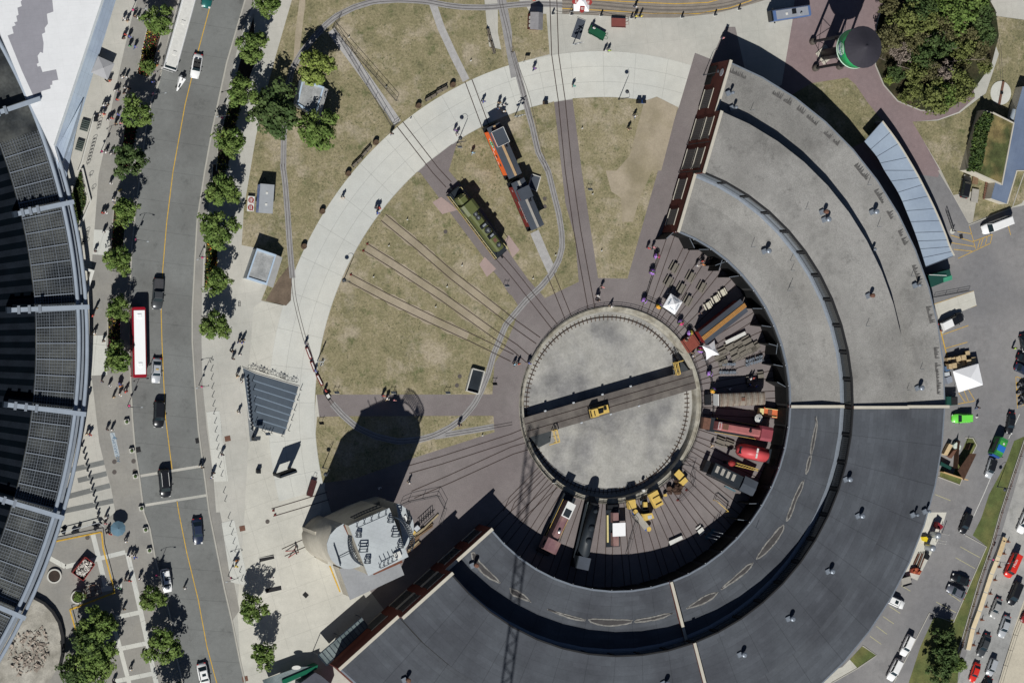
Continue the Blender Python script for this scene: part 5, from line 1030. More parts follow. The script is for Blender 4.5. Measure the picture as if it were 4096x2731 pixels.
SC = circum(c0, c1, c2); SR = (Vector((c1.x, c1.y, 0)) - SC).length
def sa(p): return math.degrees(math.atan2(p.y - SC.y, p.x - SC.x))
def sp(r, a, z=0.): return Vector((SC.x + r * math.cos(R(a)), SC.y + r * math.sin(R(a)), z))
aT, aB = sa(c0) + 14, sa(c2) - 14
sd_ = thing('curved_glazed_roof', 'dark curved building with steel grating band and twin silver pipes on the left', 'building')
m_bd1 = mat('painted shade black louvre', (.0015, .003, .005), .9, .2, .5, spec=.02); m_bd2 = mat('painted shade dark louvre', (.009, .012, .017), .9, .2, .5, spec=.02); m_gl = mat('dark atrium glass', C(84, 86, 84), .7, .3, .3, tint=C(40, 44, 48), spec=.1); m_bar = mat('pale grating bar', C(134, 142, 152), .5, .05, 1., metal=.1); m_pipe = mat('silver blue pipe', C(152, 162, 174), .8, .06, .6, spec=.15)  # louvre colours taken down to near black to hold the roof's shade
def bandmesh(r0, r1, z0, z1, a0, a1, n):
    mb = MB()
    for i in range(n):
        u, v = a0 + (a1 - a0) * i / n, a0 + (a1 - a0) * (i + 1) / n; mb.face([sp(r0, u, z0), sp(r0, v, z0), sp(r1, v, z1), sp(r1, u, z1)])
    return mb
bandmesh(SR - 8.6, SR - 1.0, 2.7, 2.7, aT, aB, 60).build('atrium_glass', m_gl, sd_)
aG = sa(q('00', 250, 1230, z=2.9)[0]); gb = MB(); nseg = 90
for k_ in range(16): r = SR - 8.4 + k_ * .48; gb.strip([sp(r, aG + (aB - aG) * i / nseg) for i in range(nseg + 1)], .03 if k_ % 5 else .06, 2.85, 2.9)
L_ = R(aT - aB) * SR; nc = int(L_ / .62)
for i in range(nc):
    a = aT + (aB - aT) * i / nc; mj = i % 5 == 0
    if a > aG: continue
    gb.strip([sp(SR - 8.5, a), sp(SR - 1.2, a)], .16 if mj else .03, 2.86, 2.95 if mj else 2.9)
gb.build('steel_grating', m_bar, sd_)
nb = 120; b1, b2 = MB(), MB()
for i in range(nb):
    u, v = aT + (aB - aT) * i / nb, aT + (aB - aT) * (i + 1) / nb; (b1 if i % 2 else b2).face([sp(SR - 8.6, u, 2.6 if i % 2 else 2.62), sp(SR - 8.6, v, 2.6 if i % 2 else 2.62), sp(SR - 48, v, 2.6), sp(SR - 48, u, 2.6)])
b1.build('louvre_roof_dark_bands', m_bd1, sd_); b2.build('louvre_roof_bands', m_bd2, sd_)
bandmesh(SR + .3, SR + .3, 0, 2.9, aT, aB, 60).build('outer_wall', m_gl, sd_); bandmesh(SR - 1, SR + .3, 2.8, 2.8, aT, aB, 60).build('gutter', m_bar, sd_)
fenc = bandmesh(SR + .9, SR + 1.5, 2.9, 2.9, aT, aB, 60); 
for r in (SR - .75, SR + .75):
    MB().loft([[sp(r + .38 * math.cos(2 * PI * j / 8), aT + (aB - aT) * i / 120, 3.5 + .38 * math.sin(2 * PI * j / 8)) for j in range(8)] for i in range(121)]).build('curved_pipe', m_pipe, sd_, True)
BEAM = [(('00', -150, 1080), ('00', 370, 905)), (('01', 140, 400), ('01', 680, 285)), (('01', 80, 1280), ('01', 820, 1250)), (('02', 50, 578), ('02', 790, 668)), (('02', -150, 1400), ('03', 590, 55)), (('03', -200, 790), ('03', 235, 975))]
for a, b in BEAM:
    A_, B_ = W(*px(*a)[0], z=4.8), W(*px(*b)[0], z=4.8); bm_ = MB().strip([A_, B_], .85, 4.1, 4.9).build('roof_beam', m_pipe, sd_)
    d = (B_ - A_).normalized()
    for k_ in (.12, .25, .38): p = A_ + (B_ - A_) * k_; MB().box(p.x, p.y, 4.9, .5, 1.5, .25, math.atan2(d.y, d.x)).build('floodlight_bracket', m_bar, bm_)
    MB().box(A_.x, A_.y, 3.2, .7, 1.1, 2.0, math.atan2(d.y, d.x)).build('beam_end', m_steel, bm_)
# ------------------------------------------------------------------ small buildings
def cabin(cs, z, label, awn, wallm=None):
    P = [W(a, b, z) for a, b in cs]; c = sum(P, Vector()) / 4; t = thing('signal_cabin', label, 'cabin', (c.x, c.y, 0)); L_ = [p - Vector((c.x, c.y, z)) for p in P]
    MB().prism([p * .96 for p in L_], 0, z - .3).build('wall', mat('pale cabin wall', C(190, 196, 200), .7, .05, 1.), t); MB().prism([p * .9 for p in L_], z - .32, z - .22).build('roof', mat('streaked grey roof', C(150, 152, 152), .9, .2, .5, fine=.1, tint=C(176, 177, 176)), t)
    fr = MB()
    for i in range(4): a, b = L_[i], L_[(i + 1) % 4]; fr.prism([a, b, b * .86, a * .86], z - .3, z + .02 + .003 * i)
    fr.build('blue_roof_rim', mat('light blue rim', C(178, 196, 214), .5, .04, 1.), t)
    a, b = L_[1], L_[2]; d = Vector((b.y - a.y, a.x - b.x, 0)).normalized() * awn; d = -d if d.dot((a + b) / 2) < 0 else d
    mb = MB(); mb.hull([(a.x, a.y, z - .5), (b.x, b.y, z - .5), ((b + d).x, (b + d).y, z - 1.3), ((a + d).x, (a + d).y, z - 1.3), (a.x, a.y, z - .6), (b.x, b.y, z - .6), ((b + d).x, (b + d).y, z - 1.4), ((a + d).x, (a + d).y, z - 1.4)], [(0, 1, 2, 3), (4, 5, 6, 7), (0, 1, 5, 4), (1, 2, 6, 5), (2, 3, 7, 6), (3, 0, 4, 7)]); mb.build('awning', mat('grey canvas awning', C(172, 172, 170), .8, .08, 1.), t)
    return t
cabin(px('10', 425, 725, 628, 800, 548, 1068, 372, 960), 2.9, 'upper pale signal cabin with a light blue roof rim, between two green trees', 1.2)
cabin(px('o', 590, 570, 635, 585, 613, 655, 566, 640), 3.3, 'lower pale signal cabin with a light blue roof rim, beside the curved path', 1.6)
ft_ = thing('food_trailer', 'grey roofed food trailer with blue side and red speech bubble sign boards', 'trailer', W(*px('11', 62, 262)[0], 0).to_tuple(), R(-94))
MB().box(0, 0, .4, 5.3, 2.6, 2.4).build('body', mat('blue trailer side', C(90, 120, 175), .5, .15, 2., tint=C(150, 160, 200)), ft_); MB().box(0, 0, 2.8, 5.5, 2.75, .06).build('roof', mat('ribbed grey roof', C(160, 164, 168), .7, .06, 1.), ft_)
for x in (-1.1, 1.1): MB().box(x, 0, 2.86, .42, .42, .1).build('roof_hatch', m_wpaint, ft_)
MB().tube((-2.6, -.8, .5), (-4.2, 0, .4), .06, 5).tube((-2.6, .8, .5), (-4.2, 0, .4), .06, 5).build('drawbar', m_blk, ft_)
for s in (-1, 1): MB().tube((.2, s * 1.2, .35), (.2, s * 1.4, .35), .35, 12).build('wheel', m_tyre, ft_)
sgn = thing('sign_board', 'white ground board with two red speech bubbles beside the food trailer', 'sign', W(*px('01', 2295, 305)[0], 0).to_tuple(), R(-94)); MB().box(0, 0, .7, 2.9, 1.35, .08).build('board', m_wpaint, sgn)
for x in (-.72, .72):
    bb = MB().tube((x, 0, .78), (x, 0, .8), .56, 20).tube((x + .45, .35, .781), (x + .7, .6, .781), .1, 4, .01).build('red_bubble', m_red, sgn); MB().box(x, .12, .801, .7, .16, .01).box(x, -.12, .801, .8, .06, .01).box(x, -.26, .801, .6, .06, .01).build('white_lines', m_wpaint, bb)
# tool shed at the top
ts = thing('tool_shed', 'small maroon tool shed with weathered shingle roof at the top, beside the tracks', 'shed', W(*px('20', 228, 195)[0], 2.2).to_tuple()[:2] + (0,), R(-2))
MB().box(0, 0, 0, 2.3, 3.0, 2.1).build('wall', m_brick, ts); m_shing = mat('weathered shingles', C(140, 138, 140), .95, .1, 1.2, fine=.15)
MB().hull([(-1.35, -1.7, 2.05), (1.35, -1.7, 2.05), (1.35, 1.7, 2.05), (-1.35, 1.7, 2.05), (.1, -1.7, 2.9), (.1, 1.7, 2.9)], [(0, 1, 4), (2, 3, 5), (0, 4, 5, 3), (1, 2, 5, 4), (0, 3, 2, 1)]).build('roof', m_shing, ts)
for y in (-.9, -.1, .7): MB().box(-1.16, y, .9, .06, .55, .7).build('window', m_lampw, ts)
# garage with planted roof, blue roof and small turntable
gz = 3.2
gr = thing('planted_roof_building', 'low building with an overgrown grass roof between lawn and blue metal roof', 'building')
P = q('30', 2060, 1035, 2255, 1130, 2145, 1700, 1830, 1560, 1990, 1010, z=gz); MB().prism(P, 0, gz).build('wall', m_cop, gr); c = sum(P, Vector()) / 5
MB().sheet([c + (p - c) * .96 for p in P], gz + .05).build('grass_roof', mat('overgrown roof grass', C(78, 84, 50), .95, .35, .5, fine=.4, tint=C(128, 114, 76)), gr, fix=False)
MB().strip(P[:3], .3, gz, gz + .18).build('parapet', m_cop, gr)
fl = flowers(q('30', 1900, 1150, 1990, 1020, 2060, 1060, 1990, 1300, 1950, 1568, 1830, 1568, z=gz), 900, [m_leafD, m_leaf], 'dense green creeper hanging over the left edge of the planted roof', z=gz - .3, hgt=.9, seed=9, sz=.25, leafc=.6)
bl = thing('blue_roof_shed', 'long blue grey metal roofed shed at the upper right edge', 'shed')
m_blr = mat('blue grey metal roof', C(124, 138, 160), .5, .05, .4, metal=.1, tint=C(112, 126, 150)); gridlines(m_blr, 75, 8, 1.0, .05, .15)
P = q('30', 2340, 795, 2600, 850, 2440, 1568, z=3.0) + q('31', 2285, 0, 2195, 305, 2050, 255, 2105, 40, z=3.0) + q('30', 2225, 1330, 2280, 1010, z=3.0); MB().prism(P, 0, 2.9).build('wall', m_cop, bl); MB().sheet(P, 3.0).build('roof', m_blr, bl, fix=False); MB().strip(P[1:5], .3, 2.9, 3.1).build('fascia', m_cop, bl)
for a, b in ((('31', 2055, 260), ('31', 2100, 75)), (('30', 2235, 1100), ('30', 2265, 1010))): MB().tube(W(*px(*a)[0], z=2.2), W(*px(*b)[0], z=2.2), .55, 12).build('roller_shutter', mat('shutter metal', C(185, 195, 205), .4, .05, 2., metal=.3), bl)
mt = thing('small_turntable', 'miniature railway turntable of pale concrete with a rusty bridge', 'turntable', W(*px('30', 2135, 855)[0], 0).to_tuple()); MB().lathe([(2.55, .02), (2.55, .16), (.01, .17)], n=36).build('disc', m_path, mt)
MB().box(0, 0, .2, .5, 5.0, .25, R(-12)).build('bridge', m_rust, mt); MB().lathe([(.3, .46), (.36, .5), (.36, .6), (.3, .6)], n=14).build('hub_ring', m_blk, mt)
track(q('30', 2110, 350, 2130, 450, 2145, 740), .5, .07, 'short miniature track leading up from the small turntable', m_rail2, 'miniature_railway_track', .06)
# long curved skylight canopy outside the roundhouse
cn = thing('curved_canopy', 'long curved pale blue translucent canopy outside the roundhouse wall', 'canopy'); m_cny = mat('pale blue translucent panel', C(160, 174, 190), .35, .05, .25, tint=C(148, 162, 180)); m_cnl = mat('canopy rib', C(110, 120, 134), .5, .1, 1.)
out = q('30', 1050, 1115, 1200, 1320, 1350, 1568, z=3.2) + q('31', 1420, 130, 1530, 350, 1620, 560, 1670, 700, 1710, 780, z=3.2); inn = q('30', 885, 1300, 1000, 1440, 1070, 1568, z=3.2) + q('31', 1195, 200, 1270, 370, 1350, 570, 1400, 720, 1450, 880, z=3.2)
so_, si_ = smooth(out, 4), smooth(inn, 4); mb = MB()
for i in range(len(so_) - 1): mb.face([si_[i], so_[i], so_[i + 1], si_[i + 1]])
mb.build('panel', m_cny, cn); MB().strip(so_, .35, 3.1, 3.3).build('pale_edge', m_cop, cn)
for i in range(0, len(so_), 2): MB().strip([si_[i], so_[i]], .09, 3.2, 3.26).build('rib', m_cnl, cn)
MB().strip(so_, .2, 0, 3.1).build('wall', m_cnl, cn)
gs = thing('green_shed', 'green lean-to shed at the lower end of the curved canopy', 'shed'); MB().prism(q('31', 1470, 960, 1670, 905, 1690, 995, 1500, 1070, z=2.6), 0, 2.6).build('wall', mat('dark green metal', C(26, 70, 62), .6, .08, 1.), gs); MB().prism(q('31', 1610, 985, 1690, 960, 1692, 1000, 1612, 1025, z=2.62), 2.55, 2.64).build('light_green_panel', mat('mint panel', C(70, 150, 120), .6, .08, 1.), gs); MB().tube(W(*px('31', 1480, 955)[0], z=3), W(*px('31', 1640, 962)[0], z=3), .07, 5).build('pipe', m_lampw, gs)
g2 = thing('green_bin_store', 'small dark green store against the roundhouse wall below the pallets', 'store'); MB().prism(q('32', 1640, 505, 1740, 505, 1742, 580, 1640, 590, z=2.2), 0, 2.2).build('wall', MATS['dark green metal'], g2); MB().prism(q('32', 1685, 510, 1742, 508, 1742, 578, 1686, 580, z=2.3), 2.2, 2.3).build('lid', m_dark, g2)
# fenced delivery yard with pallets beside the dark roof
fy = thing('bin_enclosure', 'brown timber slatted bin enclosure beside the dark roof, around stacked pallets', 'enclosure'); m_slat = mat('brown slats', C(76, 54, 42), .9, .2, 2.)
a, b = q('32', 1835, 1030, 1915, 1030, z=2.4); MB().prism(q('32', 1855, 1025, 1915, 1030, 1800, 1270, 1745, 1180, z=2.4), 2.2, 2.4).build('slatted_screen', m_slat, fy); MB().strip(q('32', 1575, 1190, 1800, 1265), .15, 0, 1.8).build('timber_fence', mat('pale timber', C(196, 164, 118), .85, .1, 2.), fy); MB().strip(q('32', 1720, 910, 1700, 1160), .12, 0, 1.8).strip(q('32', 1820, 930, 1800, 985), .12, 0, 1.8).build('side_fence', m_slat, fy)
gc = thing('glass_canopy', 'long steel framed glass canopy along the brick end wall, lower left', 'canopy'); m_gc = mat('canopy glass', C(96, 108, 110), .12, .2, .5, tint=C(130, 140, 140)); P = q('13', 970, 965, 1030, 1050, 650, 1405, 570, 1310, z=4.0)
fr = MB(); 
for i in range(4): fr.tube(P[i], P[(i + 1) % 4], .1, 5)
fr.build('frame', m_steel, gc); MB().sheet(P, 3.95).build('glass', m_gc, gc, fix=False)
for i in range(13): k_ = i / 12; MB().tube(P[0].lerp(P[3], k_), P[1].lerp(P[2], k_), .06, 4).build('glazing_bar', m_steel, gc)
for p in (P[0], P[3], P[0].lerp(P[3], .5)): MB().tube((p.x, p.y, 0), (p.x, p.y, 3.9), .08, 5).build('post', m_steel, gc)
# lower left glass shopfront roofs
lf = thing('green_glass_shopfront', 'green glass shopfront with a white oval sign at the bottom edge', 'shopfront'); MB().prism(q('13', 240, 1540, 570, 1400, 560, 1440, 250, 1580, z=3), 0, 3).build('green_fascia', mat('green fascia', C(20, 96, 70), .4, .05, 1.), lf)
MB().prism(q('13', 60, 1540, 390, 1420, 570, 1410, 500, 1480, 100, 1640, z=2.6), 2.4, 2.6).build('glass_roof', m_gc, lf); p = W(*px('13', 370, 1425)[0], 2.7); MB().lathe([(.9, 0), (.9, .05)], n=20).build('oval_sign', m_wpaint, lf, loc=p).scale = (1, .45, 1)
sh = thing('grey_shed', 'dark grey pitched roof hut at the bottom edge beside the brick end wall', 'hut'); MB().prism(q('13', 410, 1568, 545, 1470, 600, 1500, 680, 1568, 700, 1700, 400, 1700, z=4), 0, 3.9).build('roof', mat('grey felt roof', C(78, 80, 88), .8, .15, .6), sh)
# crane far to the south whose jib throws the faint lattice shadow
cr = thing('tower_crane', 'lattice jib of a construction crane throwing a faint shadow from beyond the bottom edge', 'crane'); b = MB(); ZC = 62.
sh0, sh1 = W(*px('22', 200, 760)[0]), W(*px('13', 2230, 1700)[0]); dz = Vector((-.405, -.925, 0)) * ZC; A_ = Vector((sh0.x, sh0.y, 0)) + dz; B_ = Vector((sh1.x, sh1.y, 0)) + dz; B_ = B_ + (B_ - A_) * .5; d = (B_ - A_).normalized(); nn_ = Vector((-d.y, d.x, 0)); L0 = (B_ - A_).length; n_ = int(L0 / 1.8)
for s in (-1, 1): b.tube(A_ + nn_ * s * .95 + Vector((0, 0, ZC)), B_ + nn_ * s * .95 + Vector((0, 0, ZC)), .22, 5)
for i in range(n_):
    s = 1 if i % 2 else -1; b.tube(A_ + d * (L0 * i / n_) + nn_ * s * .95 + Vector((0, 0, ZC)), A_ + d * (L0 * (i + 1) / n_) - nn_ * s * .95 + Vector((0, 0, ZC)), .13, 4)
b.build('jib', m_ypaint, cr); MB().tube((B_.x, B_.y, 0), (B_.x, B_.y, ZC + 6), .8, 6).build('mast', m_ypaint, cr)
# ------------------------------------------------------------------ rolling stock and machines
def fr_(ox, oy, s): return lambda *c: [(ox + c[i] / s, oy + c[i + 1] / s) for i in range(0, len(c), 2)]
g1, g2, g3, g4, g5, g6, g7, g8 = fr_(2620, 940, 2.904), fr_(2780, 1380, 3.92), fr_(2780, 1700, 3.136), fr_(2120, 1960, 4.355), fr_(2420, 1820, 3.92), fr_(1760, 640, 3.734), fr_(1900, 420, 3.015), fr_(1560, 1980, 5.227)
def axis(g, x0, y0, x1, y1, z):
    a, b = [W(*p, z=z) for p in g(x0, y0, x1, y1)]; return Vector((a.x, a.y, 0)), Vector((b.x, b.y, 0)), (b - a).length, dirang(a, b)
def bogie(t, x, w_=2.2):
    b = MB().box(x, 0, .35, 2.6, w_ - .5, .45).build('bogie', m_blk, t)
    for dx in (-.85, .85):
        for s in (-1, 1): MB().tube((x + dx, s * .68, .46), (x + dx, s * .82, .46), .45, 12).build('wheel', m_blk, b)
m_olive = mat('olive green paint', C(92, 98, 58), .5, .07, .6); m_oliD = mat('dark olive', C(66, 70, 46), .6, .1, .6); m_crm = mat('cream paint', C(222, 208, 148), .6, .05, 2.); m_orange = mat('orange caboose paint', C(232, 104, 46), .6, .05, .6); m_cab = mat('maroon caboose paint', C(112, 34, 34), .6, .08, .6)
m_felt = mat('dark car roof felt', C(66, 72, 80), .85, .08, .4, tint=C(74, 80, 90)); m_plank = mat('tan walk planks', C(186, 156, 118), .85, .08, 2.); m_plankG = mat('grey walk planks', C(164, 160, 152), .85, .08, 2.); m_plankO = mat('orange brown planks', C(176, 128, 72), .8, .1, 2.)
m_redL = mat('faded red locomotive paint', C(160, 98, 96), .7, .16, .7); m_red2 = mat('bright red nose paint', C(204, 82, 86), .45, .06, .5); m_marL = mat('faded maroon paint', C(124, 92, 96), .7, .12, .7, tint=C(148, 118, 112)); m_soot = mat('black locomotive paint', C(40, 46, 52), .5, .15, .6); m_sil = mat('ribbed tarnished roof', C(134, 124, 112), .7, .25, 1.6)
m_silv = mat('silver muffler', C(190, 195, 198), .3, .05, 2., metal=.5)
def fan(t, x, y, z, r):
    f = MB().lathe([(r, z), (r, z + .12), (r * .82, z + .14)], x, y, 18).build('roof_fan', m_blk, t); b = MB()
    for i in range(9): b.tube((x, y, z + .16), (x + r * .8 * math.cos(i * .698), y + r * .8 * math.sin(i * .698), z + .16), .03, 3)
    b.lathe([(r * .25, z + .15), (r * .2, z + .2)], x, y, 8); b.build('fan_blades', MATS['silver muffler'], f)
# olive road switcher
a, b, L0, an = axis(g6, 318, 535, 925, 1335, 4.0); lo = thing('diesel_locomotive', 'olive green diesel locomotive with five roof fans and cream ends on the lawn track', 'locomotive', a, an)
bogie(lo, 2.2); bogie(lo, L0 - 2.2); MB().box(L0 / 2, 0, 1.0, L0 + 2.6, 3.05, .4).build('deck', m_soot, lo); MB().box(L0 / 2, 0, .5, 4, 2.4, .5).build('fuel_tank', m_blk, lo)
kk = L0 / 1010
def hoodsec(x, w_, z0, z1): return [(x, -w_ / 2, z0), (x, -w_ / 2, z1 - .35), (x, -w_ * .3, z1), (x, w_ * .3, z1), (x, w_ / 2, z1 - .35), (x, w_ / 2, z0)]
MB().loft([hoodsec(0, 1.5, 1.4, 3.4), hoodsec(.35, 1.9, 1.4, 3.9), hoodsec(140 * kk, 1.9, 1.4, 3.9)]).build('short_hood', m_olive, lo)
MB().loft([hoodsec(135 * kk, 3.05, 1.4, 4.45), hoodsec(312 * kk, 3.05, 1.4, 4.45)]).build('cab', m_olive, lo); MB().loft([hoodsec(310 * kk, 1.9, 1.4, 4.1), hoodsec(L0 - .3, 1.9, 1.4, 4.1), hoodsec(L0, 1.5, 1.4, 3.7)]).build('long_hood', m_olive, lo)
MB().hull([(.02, -.75, 3.42), (.02, .75, 3.42), (.5, .8, 3.93), (.5, -.8, 3.93)], [(0, 1, 2, 3)]).build('cream_end', m_crm, lo); MB().hull([(L0 + .02, -.75, 3.0), (L0 + .02, .75, 3.0), (L0 - .28, .62, 4.13), (L0 - .28, -.62, 4.13)], [(0, 1, 2, 3)]).build('cream_end', m_crm, lo)
for s_, r in ((342, .52), (412, .52), (650, .68), (925, .52)): fan(lo, s_ * kk, 0, 4.1, r)
for s_ in (555, 745): MB().box(s_ * kk, 0, 4.05, .75, 1.75, .35).build('exhaust_housing', m_blk, lo); MB().box(s_ * kk, 0, 4.4, .4, .8, .06).build('exhaust_stack', m_silv, lo)
MB().box(835 * kk, 0, 4.1, .8, .7, .05).build('roof_grille', m_rust, lo); MB().box(200 * kk, -1.55, 2.9, 1.2, .05, .8).build('window', m_cglass, lo); MB().box(200 * kk, 1.55, 2.9, 1.2, .05, .8).build('window', m_cglass, lo)
for s in (-1, 1):
    hb = MB(); hb.tube((-1, s * 1.5, 2.4), (L0 + 1, s * 1.5, 2.4), .05, 4)
    for i in range(12): x = -1 + (L0 + 2) * i / 11; hb.tube((x, s * 1.5, 1.4), (x, s * 1.5, 2.4), .035, 4)
    hb.build('handrail', m_crm, lo); MB().box(L0 / 2, s * 1.54, 1.2, L0 + 2.4, .04, .14).build('yellow_stripe', m_yel, lo)
for x in (-1.35, L0 + 1.35): MB().box(x, 0, .5, .15, 2.9, .8).build('end_beam', m_blk, lo); MB().box(x * 1.0 + (.4 if x > 0 else -.4), 0, .75, .7, .3, .3).build('coupler', m_blk, lo)
# cabooses
def caboose(name, label, g, x0, y0, x1, y1, z, body, walk, cup, rail=None, txt=None):
    a, b, L0, an = axis(g, x0, y0, x1, y1, z); t = thing(name, label, 'caboose', a, an); bogie(t, 1.8); bogie(t, L0 - 1.8)
    MB().box(L0 / 2, 0, .95, L0 - 1.7, 2.75, z - 1.25).build('body', body, t); MB().box(L0 / 2, 0, .8, L0 + .3, 2.75, .2).build('platform', m_blk, t)
    MB().loft([[(x, -1.5, z - .32), (x, 0, z), (x, 1.5, z - .32), (x, 0, z - .4)] for x in (0, L0)]).build('roof', m_felt, t); MB().box(L0 / 2, 0, z, L0 - .2, .5, .08).build('roof_walk', walk, t)
    c0, c1 = cup; MB().box((c0 + c1) / 2, 0, z - .3, (c1 - c0) * .9, 2.3, 1.0).build('cupola', body, t); MB().box((c0 + c1) / 2, 0, z + .7, c1 - c0, 2.75, .12).build('cupola_roof', m_felt, t)
    for s in (-1, 1):
        for x in (L0 * .35, L0 * .55, L0 * .72): MB().box(x, s * 1.39, 1.8, .6, .04, .65).build('window', m_cglass, t)
        MB().box((c0 + c1) / 2, s * 1.16, z + .15, .9, .04, .4).build('cupola_window', m_cglass, t)
    for x in (-.1, L0 + .1):
        for s in (-1, 1): MB().box(x, s * .75, 1.0, .08, 1.2, .9).build('end_railing', rail or m_blk, t)
    MB().lathe([(.14, z), (.14, z + .55), (.2, z + .6)], c1 + .6, .6, 8).build('stove_pipe', m_blk, t)
    return t, L0, an
oc, L1, oa = caboose('caboose', 'orange caboose with a dark felt roof, white edged cupola and tan roof walk', g7, 226, 244, 495, 858, 4.0, m_orange, m_plank, (1.0, 4.2))
b = MB(); 
for s in (-1, 1): b.tube((1.0, s * 1.35, 4.9), (4.2, s * 1.35, 4.9), .05, 4)
for x in (1.0, 4.2): b.tube((x, -1.35, 4.9), (x, 1.35, 4.9), .05, 4)
b.build('cupola_grab_rail', m_lampw, oc)
sgl = -1
o = text('TH&B', 1.1, (3.4, -1.42, 2.3), (R(90), 0, 0), m_lampw, 'lettering', oc); MB().tube((3.4, -1.385, 2.3), (3.4, -1.405, 2.3), .85, 20).build('green_emblem', MATS['green tank paint'], oc)
for x in (5.2, 6.3, 7.4): MB().box(x, -1.4, 1.4, .7, .03, .12).build('white_stripe', m_lampw, oc)
mc, L2, ma = caboose('caboose', 'maroon caboose with a dark felt roof and grey roof walk, coupled below the orange one', g7, 520, 910, 765, 1480, 4.0, m_cab, m_plankG, (1.6, 4.0))
text('CANADIAN PACIFIC', .5, (6.2, -1.42, 3.1), (R(90), 0, 0), m_lampw, 'lettering', mc); text('437', .35, (1.6, -1.42, 2.4), (R(90), 0, 0), m_lampw, 'lettering', mc)
# patio boxcar with plank roof walk
a, b, L0, an = axis(g1, 560, 1200, 1045, 815, 4.0); t = thing('roofed_dining_car', 'long dark roofed freight car with an orange brown plank roof walk beside the patio', 'rail car', a, an); bogie(t, 2); bogie(t, L0 - 2)
MB().box(L0 / 2, 0, 1, L0 - .6, 2.75, 2.7).build('body', m_cab, t); MB().loft([[(x, -1.55, 3.66), (x, 0, 4.0), (x, 1.55, 3.66), (x, 0, 3.6)] for x in (0, L0)]).build('roof', m_felt, t)
for s in (-.36, -.12, .12, .36): MB().box(L0 / 2, s, 4.0, L0 + .3, .2, .07).build('roof_walk_plank', m_plankO, t)
MB().box(-1.6, 0, .1, 3.0, 3.0, .9).build('brick_end_deck', mat('red brown deck', C(134, 70, 58), .85, .12, 2.), t)
# ribbed boxcar
a, b, L0, an = axis(g2, 400, 862, 1105, 832, 4.0); t = thing('ribbed_boxcar', 'boxcar with a tarnished ribbed silver roof standing in the yard by the tables', 'rail car', a, an); bogie(t, 1.8); bogie(t, L0 - 1.8)
MB().box(L0 / 2, 0, 1, L0 - .2, 2.5, 2.6).build('body', m_cab, t)
secs = [[(x, 1.35 * math.cos(th), 3.55 + .5 * math.sin(th)) for th in [PI * i / 8 for i in range(9)]] + [(x, -1.35, 3.45), (x, 1.35, 3.45)] for x in (0, L0)]; MB().loft(secs).build('roof', m_sil, t)
for i in range(15): x = .3 + (L0 - .6) * i / 14; MB().path([(x, 1.38 * math.cos(th), 3.57 + .5 * math.sin(th)) for th in [PI * j / 6 for j in range(7)]], .05, 4).build('roof_rib', m_plankG if i % 2 else m_rust, t)
MB().box(L0 / 2, 0, 4.05, .8, .7, .12).build('roof_hatch', m_rust, t); MB().box(-.2, 0, 1.1, .14, 2.4, 2.4).build('white_end_frame', m_lampw, t); MB().box(-1.4, 0, .6, 1.4, 2.2, .5).build('machinery', m_blk, t)
# faded red switcher
def switcher(name, label, g, x0, y0, x1, y1, hood, cab, cl, hw=1.8, z=3.9):
    a, b, L0, an = axis(g, x0, y0, x1, y1, z); t = thing(name, label, 'locomotive', a, an); bogie(t, 2); bogie(t, L0 - 2); MB().box(L0 / 2 - .3, 0, 1.0, L0 + 1.8, 2.9, .35).build('deck', m_soot, t)
    MB().loft([hoodsec(0, hw * .9, 1.3, z - .3), hoodsec(.3, hw, 1.3, z), hoodsec(L0 - cl, hw, 1.3, z)]).build('hood', hood, t); MB().loft([hoodsec(L0 - cl, 3.0, 1.3, z + .5), hoodsec(L0, 3.0, 1.3, z + .5)]).build('cab', cab, t)
    for s in (-1, 1): MB().box(L0 - cl / 2, s * 1.51, 2.8, 1.1, .04, .8).build('window', m_cglass, t); MB().tube((0, s * 1.42, 2.3), (L0 - cl, s * 1.42, 2.3), .05, 4).build('handrail', m_yel, t)
    for x in (-1.2, L0 + .7): MB().box(x, 0, .5, .2, 2.7, .7).build('end_beam', m_blk, t)
    return t, L0
t, L0 = switcher('switcher_locomotive', 'faded red switcher locomotive with a wide cab and striped nose, in the yard', g2, 378, 1262, 1200, 1405, m_redL, mat('rose red cab', C(146, 72, 80), .5, .08, .5), 2.6)
MB().box(1.5, 0, 3.9, 1.3, 1.2, .06).build('radiator_grille', m_rust, t); MB().lathe([(.28, 3.9), (.28, 4.3)], L0 - 5, 0, 10).build('exhaust_stack', m_blk, t)
for i in range(4): MB().box(.02 + i * .16, 0, 3.62 + i * .08, .07, 1.5, .06).build('white_chevron', m_lampw, t)
MB().box(-1.9, 0, .4, 1.6, 2.4, 1.6).build('front_machinery', m_rust, t)
t, L0 = switcher('switcher_locomotive', 'faded maroon switcher locomotive with a white framed front grille, below the turntable', g4, 735, 215, 335, 1065, m_marL, m_marL, 2.5)
MB().box(1.7, 0, 3.9, 3.2, 1.95, .07).build('white_roof_frame', m_lampw, t); MB().box(2.3, 0, 3.97, 1.6, 1.45, .03).build('grille', m_soot, t); MB().lathe([(.3, 3.9), (.3, 4.5), (.2, 4.55)], L0 - 4.4, 0, 10).build('exhaust_stack', m_silv, t)
